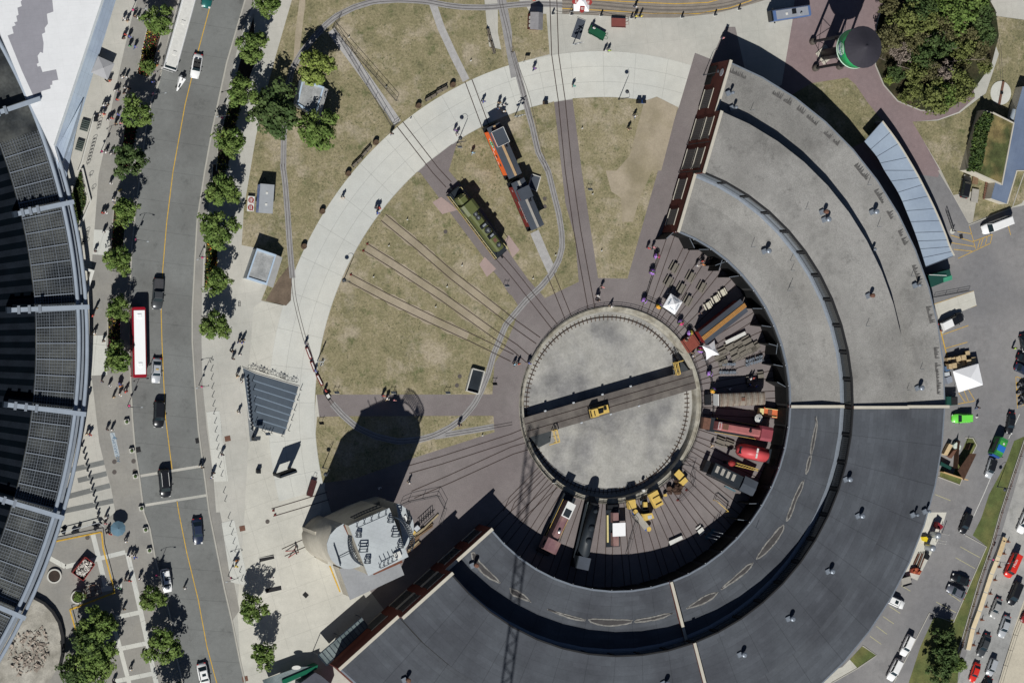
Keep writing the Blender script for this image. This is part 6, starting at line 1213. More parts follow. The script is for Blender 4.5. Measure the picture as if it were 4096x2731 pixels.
# bright red streamlined nose
a, b, L0, an = axis(g3, 590, 312, 925, 385, 3.9); t = thing('streamlined_locomotive', 'bright red streamlined locomotive nose poking out of a stall', 'locomotive', a, an); bogie(t, 2.4)
def fsec(x, w_, z1): return [(x, w_ / 2 * math.cos(th), 1.0 + (z1 - 1.0) * (abs(math.sin(th)) ** .7)) for th in [PI * i / 10 for i in range(11)]]
MB().loft([fsec(0, 1.2, 2.3), fsec(.5, 2.2, 3.0), fsec(1.3, 2.8, 3.5), fsec(2.0, 3.0, 4.1), fsec(L0, 3.0, 4.15)]).build('body', m_red2, t, True)
for s in (-.55, .55): MB().box(3.4, s, 4.13, .42, .95, .06).build('roof_hatch', m_wpaint, t)
MB().box(.35, 0, 2.3, .5, 1.5, .5).build('windscreen', m_cglass, t); MB().box(L0 + .2, 0, 1.0, .5, 2.9, 2.8).build('rear_frame', m_soot, t)
# dark steam locomotive tender with slatted top
a, b, L0, an = axis(g3, 235, 545, 745, 800, 3.6); t = thing('dark_tender_engine', 'dark grey engine with pale slatted openings and a flat cab roof, right of centre', 'locomotive', a, an); bogie(t, 1.6); bogie(t, L0 - 2.2)
MB().box(L0 / 2 - 1, 0, 1, L0 - 2.2, 2.6, 2.2).build('body', m_soot, t); MB().box(L0 - 1.4, 0, 1, 3.0, 2.9, 2.7).build('cab', m_soot, t); MB().loft([[(x, -1.6, 3.7), (x, 0, 4.0), (x, 1.6, 3.7), (x, 0, 3.65)] for x in (L0 - 3.1, L0 + .2)]).build('cab_roof', m_felt, t)
for i in range(4): MB().box(1.0 + i * 1.35, .25, 3.2, .72, 1.4, .08).build('pale_slat', m_plankG, t)
MB().tube((0, -1.45, 1.2), (L0 - 3, -1.45, 1.2), .12, 5).build('running_rail', m_blk, t); MB().box(L0 - 4, -1.9, .9, 2.6, .3, .6).build('side_pipe', mat('teal grey metal', C(84, 112, 122), .5, .1, 1.), t); MB().box(-.9, 0, .5, 1.0, 2.4, 1.6).build('front_frame', m_blk, t)
# black steam locomotive
a, b, L0, an = axis(g4, 1165, 235, 905, 1370, 3.7); t = thing('steam_locomotive', 'big black steam locomotive with domes along its boiler, below the turntable', 'locomotive', a, an)
MB().tube((.5, 0, 2.6), (L0 - 2.4, 0, 2.7), 1.05, 18, 1.25).build('boiler', m_soot, t, True); MB().tube((0, 0, 2.6), (.5, 0, 2.6), .95, 18).build('smokebox_front', m_blk, t); MB().box(L0 - 1.2, 0, 1.1, 2.4, 2.9, 2.7).build('cab', m_soot, t); MB().box(L0 - 1.2, 0, 3.85, 2.5, 2.6, .1).build('cab_roof', m_felt, t)
for x, r, h_ in ((1.5, .42, 4.3), (5.0, .6, 4.25), (7.6, .6, 4.25), (11.4, .6, 4.25)):
    if x < L0 - 2.6: MB().lathe([(r, 3.2), (r, h_ - .25), (r * .6, h_), (.01, h_ + .02)], x, 0, 14).build('boiler_dome', m_soot, t)
for s in (-1, 1): MB().box(L0 / 2, s * 1.35, 1.75, L0 - 1, .45, .08).build('running_board', m_soot, t)
MB().box(L0 / 2, 0, .9, L0 - .5, 1.3, .5).build('frame', m_blk, t); MB().hull([(-1.3, -.6, .3), (-1.3, .6, .3), (-.1, 1.4, .3), (-.1, -1.4, .3), (-.1, 1.2, 1.2), (-.1, -1.2, 1.2)], [(0, 1, 2, 3), (0, 5, 4, 1), (1, 4, 2), (0, 3, 5), (2, 4, 5, 3)]).build('pilot', m_blk, t)
for i in range(5):
    for s in (-1, 1): MB().tube((2.6 + i * 1.9, s * .7, .85), (2.6 + i * 1.9, s * .88, .85), .82, 16).build('driving_wheel', m_blk, t)
P = [W(*p, z=1.2) for p in g4(1005, 200, 765, 1240)]; o = MB().strip(P, .5, 1.1, 1.35).build('running_platform', mat('grey running plate', C(96, 104, 104), .7, .1, 1.)); tag(o, 'long narrow grey platform beside the black steam locomotive', 'platform')
P = [W(*p, z=1.0) for p in g4(575, 150, 310, 700)]; o = MB().strip(P, .6, .9, 1.15).build('running_platform', MATS['grey running plate']); tag(o, 'narrow grey platform beside the faded maroon locomotive', 'platform')
# wreck crane flat car with white sheet
a, b, L0, an = axis(g4, 1440, 340, 1445, 985, 1.2); t = thing('work_flat_car', 'black flat work car with maroon tanks and a bright white sheet', 'rail car', a, an); bogie(t, 1.3); bogie(t, L0 - 1.3); MB().box(L0 / 2, 0, 1, L0, 2.9, .3).build('deck', m_soot, t)
MB().box(1.5, .1, 1.3, 2.0, 1.2, 1.3).build('maroon_tank', m_marL, t); MB().box(L0 - 1.6, .1, 1.3, 2.6, 1.2, 1.3).build('maroon_tank', m_marL, t); MB().box(L0 / 2 + .1, .6, 3.0, 2.7, 2.8, .06).build('white_sheet', mat('white sheet', (.85, .85, .85), .8, .02, 2.), t)
for x in (L0 / 2 - 1, L0 / 2 + 1): MB().tube((x, .2, 1.3), (x, .2, 3.0), .06, 4).build('sheet_post', m_blk, t)
MB().box(L0 / 2, -1.25, 1.3, L0 - 2, .3, .3).build('cream_edge', m_crm, t); MB().box(-.6, 0, .8, .8, 2.2, .6).build('machinery', m_blk, t)
# orange speeder, yellow machines
a, b, L0, an = axis(g2, 1020, 1035, 1300, 1075, 1.4); t = thing('track_tractor', 'orange and cream open track tractor beside the striped umbrella', 'tractor', a, an); MB().box(L0 * .6, 0, .6, L0 * .8, 1.9, .7).build('body', mat('orange machine paint', C(206, 110, 70), .6, .1, 1.5), t); MB().box(.3, 0, .6, .9, 1.2, 1.1).build('seat_block', m_crm, t)
for s in (-1, 1): MB().box(L0 * .6, s * .75, 1.3, L0 * .7, .12, .3).build('side_rail', m_crm, t)
for x in (.8, L0 - .6):
    for s in (-1, 1): MB().tube((x, s * .85, .4), (x, s * 1.0, .4), .4, 12).build('wheel', m_blk, t)
MB().box(L0 * .55, 0, 1.3, .9, 1.1, .2).build('cover', m_rust, t)
def boxthing(name, label, cat, P, z0, z1, m, extra=None):
    c = sum(P, Vector()) / len(P); t = thing(name, label, cat, (c.x, c.y, 0)); MB().prism([p - Vector((c.x, c.y, 0)) for p in P], z0, z1, True).build('body', m, t)
    if extra: extra(t)
    return t
def legs(t, s=.7, h=.6): 
    for a in (-1, 1):
        for b in (-1, 1): MB().tube((a * s, b * s, 0), (a * s, b * s, h), .1, 6).build('leg', m_blk, t)
def zz(g, z, *c): return [W(*p, z=z) for p in g(*c)]
boxthing('yellow_tool_cabinet', 'square yellow machine box at the pit edge, left of the small open engine', 'machine', zz(g5, 1.8, 365, 715, 475, 690, 495, 820, 385, 850), .5, 1.8, m_yel, legs)
def ex(t): MB().box(0, 0, .4, 1.2, 2.2, .6).build('frame', m_blk, t); MB().box(0, 0, 1.0, .8, 1.0, .5).build('hood', m_yel, t); legs(t, .5, .4)
boxthing('open_engine', 'small open track engine with yellow hood between two yellow boxes', 'machine', zz(g5, 1.0, 560, 720, 640, 695, 680, 820, 600, 845), .4, .9, m_metal, ex)
def ex(t): MB().box(0, 0, 1.62, 1.5, 1.0, .3, R(25)).build('raised_panel', m_yel, t); MB().box(.5, -.8, 1.6, 1.4, .25, .1, R(25)).build('slot', m_blk, t); legs(t, .9, .5)
boxthing('yellow_work_platform', 'large yellow stepped work platform beside the turntable railing', 'machine', zz(g5, 1.6, 690, 620, 820, 545, 920, 765, 795, 835), .5, 1.6, m_yel, ex)
def ex(t): MB().box(.2, -.1, 2.2, .9, .7, .04, R(8)).build('glass_roof', m_lite, t); MB().box(-.3, .9, .6, 1.4, .8, .9).build('engine_cover', m_blk, t); legs(t, .6, .6)
boxthing('yellow_motor_cab', 'yellow motor car cab with a grey glass roof panel', 'machine', zz(g5, 2.2, 600, 925, 740, 905, 775, 985, 640, 1030), .6, 2.2, m_yel, ex)
a, b, L0, an = axis(g5, 490, 920, 660, 1140, 1.3); t = thing('field_cart', 'grey ribbed cart with blue frame and yellow spoked wheels', 'cart', a, an); MB().box(L0 / 2, 0, .8, L0, 1.2, .5).build('load', m_plankG, t); MB().box(L0 / 2, 0, .6, L0 + 1, .9, .2).build('frame', mat('blue machine paint', C(50, 90, 160), .5, .1, 2.), t)
for x in (-.4, L0 + .5): MB().lathe([(.42, 1.1), (.5, 1.15), (.5, 1.2), (.42, 1.2)], x, .2, 16).build('yellow_wheel', m_yel, t)
for s in (-1, 1): MB().tube((L0 * .5, s * .5, .35), (L0 * .5, s * .65, .35), .35, 12).build('wheel', m_blk, t)
boxthing('yellow_canopy_machine', 'yellow roofed track machine at the upper right end of the yellow machines', 'machine', zz(g5, 2.3, 1085, 300, 1160, 220, 1245, 310, 1170, 390), 2.1, 2.3, m_yel, lambda t: (MB().box(0, 0, .5, 2.0, 1.6, 1.2).build('body', m_blk, t), MB().box(1.5, -1.5, .6, 1.5, 1.1, .8, R(40)).build('hood', m_yel, t), legs(t, .8, 2.1)))
rs = random.Random(8); c = zz(g5, .6, 1110, 560)[0]; t = thing('rusty_machinery', 'heap of rusty brown wheels and machinery inside the wire fence', 'machinery', (c.x, c.y, 0)); m_scrap = mat('scrap rust', C(76, 58, 48), .9, .25, 2.)
for i in range(18): a = rs.uniform(0, 6.28); r = rs.uniform(0, 1.9); MB().tube((r * math.cos(a), r * math.sin(a) - .2 * i * .1, .3), (r * math.cos(a) + rs.uniform(-.5, .5), r * math.sin(a) + rs.uniform(-.5, .5), rs.uniform(.6, 1.3)), rs.uniform(.25, .55), 10).build('wheel_set', m_scrap, t)
boxthing('small_yellow_pump', 'small yellow pump on a post between the platform and the rusty heap', 'machine', zz(g5, 1.0, 925, 615, 965, 600, 975, 640, 935, 650), .5, 1.0, m_yel)
boxthing('white_box', 'small white box on the turntable railing', 'box', zz(g5, .9, 595, 540, 625, 535, 632, 570, 600, 578), .3, .9, m_wpaint)
boxthing('white_bench', 'long white bench at the shadow edge in the lower yard', 'bench', zz(g5, .7, 1000, 1350, 1200, 1260, 1222, 1310, 1025, 1412), .6, .7, m_wpaint, lambda t: (MB().box(-1.2, -.3, 0, .15, .6, .6).build('leg', m_blk, t), MB().box(1.2, .4, 0, .15, .6, .6).build('leg', m_blk, t)))
# crane boom with red winch head
a, b, L0, an = axis(g3, 520, 490, 785, 562, 4.0); t = thing('crane_boom', 'yellow lattice crane boom with a red winch head above the yard', 'crane', a, an); b_ = MB()
for s in (-1, 1):
    for z in (3.6, 4.1): b_.tube((0, s * .3, z), (L0, s * .18, z), .06, 4)
for i in range(9): x = L0 * i / 8; b_.tube((x, -.28, 4.1), (x + L0 / 8 if i < 8 else x, .28, 4.1), .05, 4)
b_.build('lattice', m_yel, t); MB().ball(-.9, 0, 3.6, .8, .7, .7).build('winch_head', m_red, t); MB().tube((-.9, 0, 0), (-.9, 0, 3.2), .3, 8).build('mast', m_soot, t)
# ------------------------------------------------------------------ buses and trucks
def bus(name, label, cat, c0, c1, w_, h_, top, sidec, hatches, s0=0., z=None):
    a, b = c0, c1; L0 = (Vector((b.x, b.y, 0)) - Vector((a.x, a.y, 0))).length; t = thing(name, label, cat, (a.x, a.y, 0), dirang(a, b))
    MB().loft([[(x, -w_ / 2 * k, .3), (x, -w_ / 2 * k, h_ - .25), (x, -w_ / 2 * k + .18, h_), (x, w_ / 2 * k - .18, h_), (x, w_ / 2 * k, h_ - .25), (x, w_ / 2 * k, .3)] for x, k in ((0, .9), (.2, 1), (L0 - .2, 1), (L0, .9))]).build('body', sidec, t)
    MB().box(L0 / 2 + s0, 0, h_, L0 - 1.2, w_ - .55, .06).build('roof_panel', top, t)
    for s in (-1, 1): MB().box(L0 / 2, s * (w_ / 2 + .005), 1.35, L0 - 1.2, .03, 1.0).build('side_windows', m_cglass, t)
    MB().box(.1, 0, 1.1, .25, w_ - .3, 1.5).build('windscreen', m_cglass, t)
    for x in (2.2, L0 - 2.6):
        for s in (-1, 1): MB().tube((x, s * (w_ / 2 - .25), .48), (x, s * (w_ / 2 + .01), .48), .48, 14).build('wheel', m_tyre, t)
    for x in hatches: MB().box(x, 0, h_ + .06, .7, .75, .12).build('roof_hatch', top, t)
    for s in (-1, 1): MB().box(.3, s * (w_ / 2 + .25), 2.0, .1, .3, .5).build('side_mirror', m_blk, t)
    return t, L0
a0, a1 = W(*px('00', 1560, 640)[0], z=2.9), W(*px('00', 1795, -210)[0], z=3.1)
t, L0 = bus('coach', 'long white coach with two roof hatches at the upper left kerb', 'bus', a0, a1, 2.55, 3.1, m_wpaint, PT['white'], (3.2, 9.2)); MB().box(.6, 0, 3.0, .9, 2.2, .14).build('dark_front_roof', m_cglass, t)
a0, a1 = W(*px('02', 1290, 330)[0], z=3.1), W(*px('01', 1278, 1252)[0], z=3.1); m_busred = paint('bus red', C(150, 24, 40))
t, L0 = bus('city_bus', 'red city bus with a bright white roof stopped at the left kerb', 'bus', a0, a1, 2.6, 3.1, mat('bright white bus roof', (.86, .86, .86), .7, .01, 1.), m_busred, (2.4, 11.5))
p0, p1 = W(*px('30', 35, 150)[0], z=2.0), W(*px('30', 395, 95)[0], z=3.0); t, L0 = bus('food_truck', 'blue and grey food truck with a black cab near the water tower', 'truck', p0, p1, 2.35, 2.9, mat('grey truck roof', C(150, 154, 162), .6, .06, 1.), paint('truck blue', C(88, 112, 156)), ())
MB().box(.75, 0, .6, 2.0, 2.2, 1.75).build('cab', PT['black'], t); MB().lathe([(.42, 2.36), (.42, 2.4)], .75, 0, 18).build('round_logo', m_wpaint, t); MB().box(3.0, 0, 2.96, .5, .5, .08).build('roof_hatch', m_wpaint, t); MB().box(4.7, .2, 2.96, .9, .9, .25).build('air_conditioner', m_blk, t); MB().lathe([(.22, 2.96), (.22, 3.4)], 6.2, -.4, 10).build('chimney', m_silv, t)
p0, p1 = W(*px('32', 2095, 1045)[0], z=2.0), W(*px('32', 2180, 890)[0], z=2.8); t, L0 = bus('box_truck', 'box truck fading from green to blue, between the black and silver cars', 'truck', p0, p1, 2.2, 2.8, mat('truck green', C(70, 158, 70), .5, .03, .3), mat('truck side green', C(52, 130, 70), .5, .05, .5), ())
MB().box(.5, 0, .4, 1.6, 2.0, 1.6).build('cab', MATS['blue machine paint'], t); MB().box(1.7, 0, 2.87, 1.3, 1.95, .02).build('blue_roof_end', mat('truck roof blue', C(40, 110, 190), .5, .05, .5), t); MB().box(L0 - 1.2, -.1, 2.88, .4, .4, .06).build('roof_vent', m_wpaint, t)
a, b, L0, an = axis(lambda *c: px('00', *c), 1628, 835, 1685, 700, .8); t = thing('pod_vehicle', 'small narrow white pointed vehicle driving beside the white coach', 'pod car', a, an); MB().loft([[(x, -y, .25), (x, -y * .8, z_), (x, y * .8, z_), (x, y, .25)] for x, y, z_ in ((0, .12, .5), (1.2, .45, .85), (2.6, .75, 1.1), (L0, .6, .8))]).build('body', PT['white'], t); MB().box(1.1, 0, .86, .9, .3, .05).build('windscreen', m_cglass, t); MB().box(2.8, 0, 1.1, .3, .5, .3).box(2.5, 0, 1.1, .9, .12, .2).build('black_fin', m_blk, t)
for x, y in ((.7, .4), (.7, -.4), (L0 - .4, 0)): MB().tube((x, y - .08, .22), (x, y + .08, .22), .22, 10).build('wheel', m_tyre, t)
text('Miele', .95, (-.6, -.4, 2.515), (0, 0, PI), m_wpaint, 'lettering', v_).scale = (1, 1, 1)
# trailer, motorcycles
a, b, L0, an = axis(lambda *c: px('33', *c), 1235, 645, 1320, 620, 1.0); t = thing('flat_trailer', 'small flat trailer with pale slatted deck, half under the dark roof edge', 'trailer', a, an); MB().box(L0 / 2, 0, .6, L0, 1.9, .12).build('deck', m_plankG, t)
for s in (-1, 1): MB().box(L0 / 2, s * .9, .7, L0, .06, .35).build('side_rail', m_blk, t); MB().tube((L0 / 2, s * .95, .3), (L0 / 2, s * 1.1, .3), .3, 10).build('wheel', m_tyre, t)
mp_ = thing('motorcycle', 'motorcycle', 'motorcycle', (0, 0, -500)); MB().loft([[(x, -y, .45), (x, -y, z_), (x, y, z_), (x, y, .45)] for x, y, z_ in ((-.8, .12, .85), (-.3, .2, .8), (.1, .22, 1.0), (.6, .12, .8))]).build('body', PT['black'], mp_)
for x in (-.75, .75): MB().tube((x, -.07, .32), (x, .07, .32), .32, 14).build('wheel', m_tyre, mp_)
MB().tube((.5, -.38, 1.05), (.5, .38, 1.05), .03, 5).build('handlebar', m_silv, mp_); MB().box(-.35, 0, .8, .7, .3, .1).build('seat', m_blk, mp_); proto(mp_)
for i, (x, y) in enumerate(((2330, 385), (2325, 455), (2345, 505), (2340, 560))): p = W(*px('32', x, y)[0], z=.6); dup(mp_, (p.x, p.y, 0), R(205), f'{ORD[i]} black motorcycle from the top in the yellow hatched bay at the right edge', 'motorcycles in the yellow hatched bay', scale=1.15)
# miniature train
def zt(x, y): return (1190 + x / 2.986, 1320 + y / 2.986)
mtg = lambda *c: [zt(c[i], c[i + 1]) for i in range(0, len(c), 2)]
for i, (x0, y0, x1, y1) in enumerate(((108, 205, 162, 345), (165, 372, 212, 495), (232, 530, 298, 662))):
    a, b, L0, an = axis(mtg, x0, y0, x1, y1, .5); t = thing('miniature_coach', f'{ORD[i]} maroon ride-on coach from the top in the miniature train on the path', 'miniature coach', a, an, 'ride-on coaches of the miniature train'); MB().box(L0 / 2, 0, .15, L0, .5, .3).build('body', m_cab, t); MB().box(L0 / 2, 0, .45, L0 - .5, .24, .1).build('grey_seat', m_wpaint, t); MB().box(.1, 0, .45, .1, .45, .35).build('backrest', m_cab, t)
a, b, L0, an = axis(mtg, 385, 830, 325, 735, .5); t = thing('miniature_locomotive', 'miniature locomotive with a small white roof leading the ride-on train', 'miniature locomotive', a, an); MB().box(L0 / 2, 0, .15, L0, .6, .45).build('body', m_blk, t); MB().box(L0 * .45, 0, 1.0, .75, .62, .06).build('white_roof', m_wpaint, t)
for s in (-1, 1): MB().tube((L0 * .45, s * .25, .6), (L0 * .45, s * .25, 1.0), .03, 4).build('roof_post', m_blk, t)
for (x, y, c, l) in ((104, 160, 'grey', 'person in grey seated at the tail of the miniature train'), (215, 485, 'blue', 'person in a blue top seated in the middle of the miniature train'), (335, 722, 'red', 'driver in a red top behind the white roof of the miniature locomotive')):
    p = W(*zt(x, y), z=.9); dup(PP[2], (p.x, p.y, -.1), R(-60), l, None, {'shirt': PCOL[c]}, 1.05)
# ------------------------------------------------------------------ lamps, posts, benches, barrels
m_lampm = mat('lamp post metal', C(60, 64, 70), .5, .1, 2.); m_conp = mat('concrete base', C(200, 198, 190), .9, .05, 2.); m_wood = mat('weathered bench wood', C(120, 112, 100), .85, .15, 3.); m_barrel = mat('barrel staves', C(96, 78, 62), .85, .2, 3.)
gl = thing('gooseneck_lamp', 'lamp', 'street lamp', (0, 0, -500)); MB().tube((0, 0, 0), (0, 0, 5.2), .09, 8, .06).build('pole', m_lampm, gl)
MB().path([(0, 0, 5.2)] + [(.6 - .6 * math.cos(th), 0, 5.2 + .6 * math.sin(th)) for th in [PI * i / 8 for i in range(1, 9)]] + [(1.2, 0, 5.05)], .035, 5).build('curved_arm', m_lampm, gl)
MB().lathe([(.08, 5.1), (.25, 5.0), (.42, 4.82), (.42, 4.78), (.01, 4.8)], 1.2, 0, 18).build('lamp_shade', m_lampm, gl); MB().box(0, 0, 0, .3, .3, .15).build('base', m_lampm, gl); proto(gl)
for (x, y), an, l in (((2475, 398), 100, 'gooseneck lamp at the top of the lawn wedge beside the two bins'), ((1291, 1869), -130, 'gooseneck lamp beside the big silo shadow'), ((3990, 1945), 190, 'gooseneck lamp on the grass verge at the right, behind the kerb'), ((1372, 1126), 165, 'gooseneck lamp beside the southernmost lawn track'), (px('10', 1850, 1310)[0], 150, 'gooseneck lamp left of the orange caboose'), (px('20', 1760, 690)[0], 20, 'gooseneck lamp close to the brick end wall at the top')):
    p = W(x, y); dup(gl, (p.x, p.y, 0), R(an), l)
sl = thing('street_light', 'lamp', 'street light', (0, 0, -500)); MB().tube((0, 0, 0), (0, 0, 9.0), .11, 8, .07).build('pole', m_lampm, sl); MB().path([(-1.2, 0, 8.3), (-.6, 0, 8.8), (0, 0, 9.0), (1.3, 0, 9.2), (2.4, 0, 9.1)], .05, 5).build('arm', m_lampm, sl)
MB().box(2.6, 0, 8.95, .75, .3, .18, top=(.7, .6)).build('lantern', m_sr, sl); MB().ball(-1.2, 0, 8.15, .2).build('pedestrian_lantern', m_lampm, sl); MB().box(.35, 0, 5.0, .5, .05, 1.6).build('banner', mat('street banner', C(110, 100, 100), .8, .2, 3.), sl); MB().lathe([(.3, 3.4), (.4, 3.6), (.2, 3.9)], -.1, .25, 10).build('flower_basket', m_fm, sl); proto(sl)
for (t, x, y), an, l in ((('p', 912, 2302), 195, 'street light with two arms in front of the bench frame, lower right kerb'), (('01', 1830, 790), 200, 'street light in the flower bed at the right kerb'), (('01', 1225, 640), -10, 'street light at the left kerb between two street trees'), (('00', 2010, 1080), 190, 'street light between the upper trees right of the road'), (('00', 920, 1405), 10, 'street light on the left pavement beside the bicycle racks'), (('00', 1205, 110), 0, 'street light at the top of the left pavement'), (('02', 1170, 590), 0, 'street light at the left kerb beside the black car'), (('02', 1825, 400), 190, 'street light at the right kerb beside the row of thin posts'), (('00', 1385, 880), 5, 'street light at the left kerb below the white coach'), (('03', 1420, 575), 0, 'street light at the left kerb beside the white car with sunroof'), (('33', 2020, 430), -10, 'street light standing on the hoarding beside the red van')):
    p = W(*px(t, x, y)[0]); dup(sl, (p.x, p.y, 0), R(an), l, scale=.62)
bp_ = thing('barrel_planter', 'barrel', 'barrel', (0, 0, -500)); MB().lathe([(.48, 0), (.58, .5), (.5, 1.0), (.42, 1.0), (.42, .92), (.01, .92)], n=18).build('barrel', m_barrel, bp_); MB().lathe([(.585, .46), (.585, .54)], n=18).build('hoop', m_blk, bp_); proto(bp_)
for i, (t, x, y) in enumerate((('10', 1812, 778), ('10', 1497, 970), ('10', 1105, 1307), ('11', 852, 25), ('11', 614, 372), ('11', 445, 693))): p = W(*px(t, x, y)[0], z=.9); dup(bp_, (p.x, p.y, 0), i, f'{ORD[i]} wooden barrel planter counted down the outer edge of the round path', 'wooden barrels along the outer path edge')
be = thing('park_bench', 'bench', 'bench', (0, 0, -500)); MB().box(0, 0, .42, 2.6, .5, .07).build('seat', m_wood, be); MB().box(0, .3, .5, 2.6, .07, .45).build('backrest', m_wood, be)
for x in (-1.2, 0, 1.2): MB().box(x, .05, 0, .08, .6, .55).build('leg', m_blk, be)
proto(be)
for (t, x, y, x2, y2), l in ((('10', 1560, 925, 1655, 870), 'left one of the two wooden benches between the top two barrels'), (('10', 1660, 855, 1755, 805), 'right one of the two wooden benches between the top two barrels'), (('10', 885, 1535, 975, 1450), 'lower one of the two wooden benches between the third and fourth barrels'), (('10', 980, 1430, 1055, 1350), 'upper one of the two wooden benches between the third and fourth barrels'), (('10', 2130, 270, 2155, 375), 'upper one of two black benches on the concrete strip near the top'), (('10', 2160, 385, 2190, 490), 'lower one of two black benches on the concrete strip near the top')):
    a, b = q(t, x, y, x2, y2, z=.4); m_ = (a + b) / 2; dup(be, (m_.x, m_.y, 0), dirang(a, b) if y2 < y else dirang(b, a), l)
bo = thing('bollard', 'bollard', 'bollard', (0, 0, -500)); MB().lathe([(.14, 0), (.14, .85), (.1, .95), (.01, .97)], n=10).build('post', m_lampm, bo); MB().box(0, 0, 0, .4, .4, .05).build('base_plate', m_conp, bo); proto(bo)
for i, (x, y) in enumerate(((735, 893), (750, 955), (765, 1018), (777, 1073), (790, 1128), (800, 1183), (815, 1238), (830, 1298), (842, 1353), (855, 1411), (868, 1471), (880, 1528), (895, 1580), (895, 1615))): p = W(*px('02', x, y)[0]); dup(bo, (p.x, p.y, 0), 0, f'{ORD[i]} bollard from the top in the row crossing the striped paving', 'bollards across the striped paving', scale=1.25)
tp = thing('thin_post', 'post', 'post', (0, 0, -500)); MB().tube((0, 0, 0), (0, 0, 1.25), .06, 6).build('post', m_lampm, tp); MB().box(0, 0, 0, .22, .22, .03).build('base_plate', m_conp, tp); proto(tp)
for i, (t, x, y) in enumerate((('02', 1928, 190), ('02', 1935, 268), ('02', 1937, 347), ('02', 1943, 430), ('02', 1946, 507), ('02', 1953, 590), ('02', 1960, 663), ('02', 1968, 747), ('02', 1973, 828), ('02', 1983, 908), ('02', 1990, 988), ('02', 2001, 1063), ('02', 2013, 1148), ('02', 2028, 1230), ('02', 2050, 1383), ('02', 2062, 1463), ('03', 2093, 52), ('03', 2108, 125), ('03', 2123, 202), ('03', 2138, 283), ('03', 2155, 358), ('03', 2198, 545), ('03', 2213, 625), ('03', 2233, 700))): p = W(*px(t, x, y)[0]); dup(tp, (p.x, p.y, 0), 0, f'{ORD[i]} thin post from the top in the long row right of the road', 'thin posts in a row right of the road')
def bollards(L_, label, grp, s=.8):
    for i, (t, x, y) in enumerate(L_): p = W(*px(t, x, y)[0]); dup(tp, (p.x, p.y, 0), 0, label.replace('#', ORD[i]), grp, scale=s)
bollards([('13', *v) for v in ((1290, 0),)][:0], '', '')
mk = [('10', 1417, 1095), ('11', 1385, 450), ('11', 1215, 690), ('11', 1075, 975), ('11', 1888, 870), ('11', 1750, 1065), ('11', 1645, 1250), ('21', 188, 990), ('21', 395, 775), ('21', 818, 735), ('20', 640, 1180), ('21', 735, 215), ('10', 1968, 560), ('10', 850, 345), ('12', 2075, 860), ('10', 1190, 800)]
for i, (t, x, y) in enumerate(sorted(mk, key=lambda v: px(*v)[0][1])): p = W(*px(t, x, y)[0]); o = MB().lathe([(.12, 0), (.12, .55), (.02, .6)], n=8).build('marker_post', m_wpaint, loc=(p.x, p.y, 0)); tag(o, f'{ORD[i]} low white topped marker post from the top among those in the lawns', 'marker post', 'marker posts in the lawns')
# white marker cross signals
def signal(t, x, y, an, l, s=1.):
    p = W(*px(t, x, y)[0]); s_ = thing('crossing_signal', l, 'signal', (p.x, p.y, 0), R(an)); MB().tube((0, 0, 0), (0, 0, 4.2), .1, 8).build('pole', m_lite, s_)
    for k in (35, -35): o = MB().box(0, 0, 0, 1.7, .05, .22).build('cross_board', m_wpaint, s_, loc=(0, -.12, 3.9)); o.rotation_euler = (0, R(k), 0)
    for k in (-.55, .55): MB().tube((k, -.1, 2.9), (k, -.2, 2.9), .3, 14).build('signal_disc', m_blk, s_)
    MB().tube((0, 0, 2.9), (.9, 0, 2.9), .05, 5).tube((0, 0, 2.9), (-.9, 0, 2.9), .05, 5).build('arm', m_lite, s_); return s_
signal('12', 562, 180, 70, 'railway crossing signal beside the miniature train and the round path'); signal('20', 25, 1070, 20, 'railway crossing signal at the edge of the round path by the caboose'); signal('20', 560, 410, 15, 'railway crossing signal below the dark grating near the top'); 
tag_ = thing('white_sign', 'white post sign at the top edge of the round path beside the tracks', 'sign', W(*px('20', 105, 575)[0]).to_tuple()); MB().tube((0, 0, 0), (0, 0, 2.0), .05, 6).build('post', m_wpaint, tag_); MB().box(.2, 0, 1.5, 1.0, .06, .7).build('panel', m_wpaint, tag_)
tag_ = thing('white_sign', 'slim white crossed sign beside the orange caboose on the path', 'sign', W(*px('10', 2265, 1030)[0]).to_tuple()); MB().tube((0, 0, 0), (0, 0, 2.0), .05, 6).build('post', m_wpaint, tag_); MB().box(.1, 0, 1.5, .8, .06, .3).build('panel', m_wpaint, tag_)
tag_ = thing('white_sign', 'white H shaped track sign outside the turntable railing, lower left', 'sign', W(*px('22', 380, 1297)[0]).to_tuple()); MB().box(0, 0, .3, .9, .12, .5).build('panel', m_wpaint, tag_); MB().box(0, -.02, .42, .3, .14, .24).build('panel_gap', m_blk, tag_)
# info boards
for (t, x, y), l in ((('12', 738, 455), 'tilted information board on the lawn edge, left of three'), (('12', 1257, 455), 'tilted information board on the lawn edge, middle of three'), (('12', 1757, 457), 'tilted information board on the lawn edge, right of three'), (('12', 597, 735), 'black information board at the left end of the lower lawn wedge'), (('11', 2300, 1045), 'small white information board beside the olive locomotive track'), (('21', 712, 160), 'information board beside the top of the brick strip'), (('12', 2188, 375), 'black post sign on the grass right of the walled stair pit'), (('10', 1865, 1340), 'tan notice board under the gooseneck lamp by the caboose'), (('12', 105, 835), 'cream notice board at the lower edge of the glazed panel')):
    p = W(*px(t, x, y)[0], z=.8); ib = thing('information_board', l, 'sign', (p.x, p.y, 0))
    o = MB().box(0, 0, 0, .95, .04, .75).build('panel', m_wpaint if 'black' not in l else m_blk, ib, loc=(0, 0, .9)); o.rotation_euler = (R(40), 0, 0)
    for s in (-.4, .4): MB().tube((s, 0, 0), (s, 0, 1.3), .04, 5).build('post', m_blk, ib)
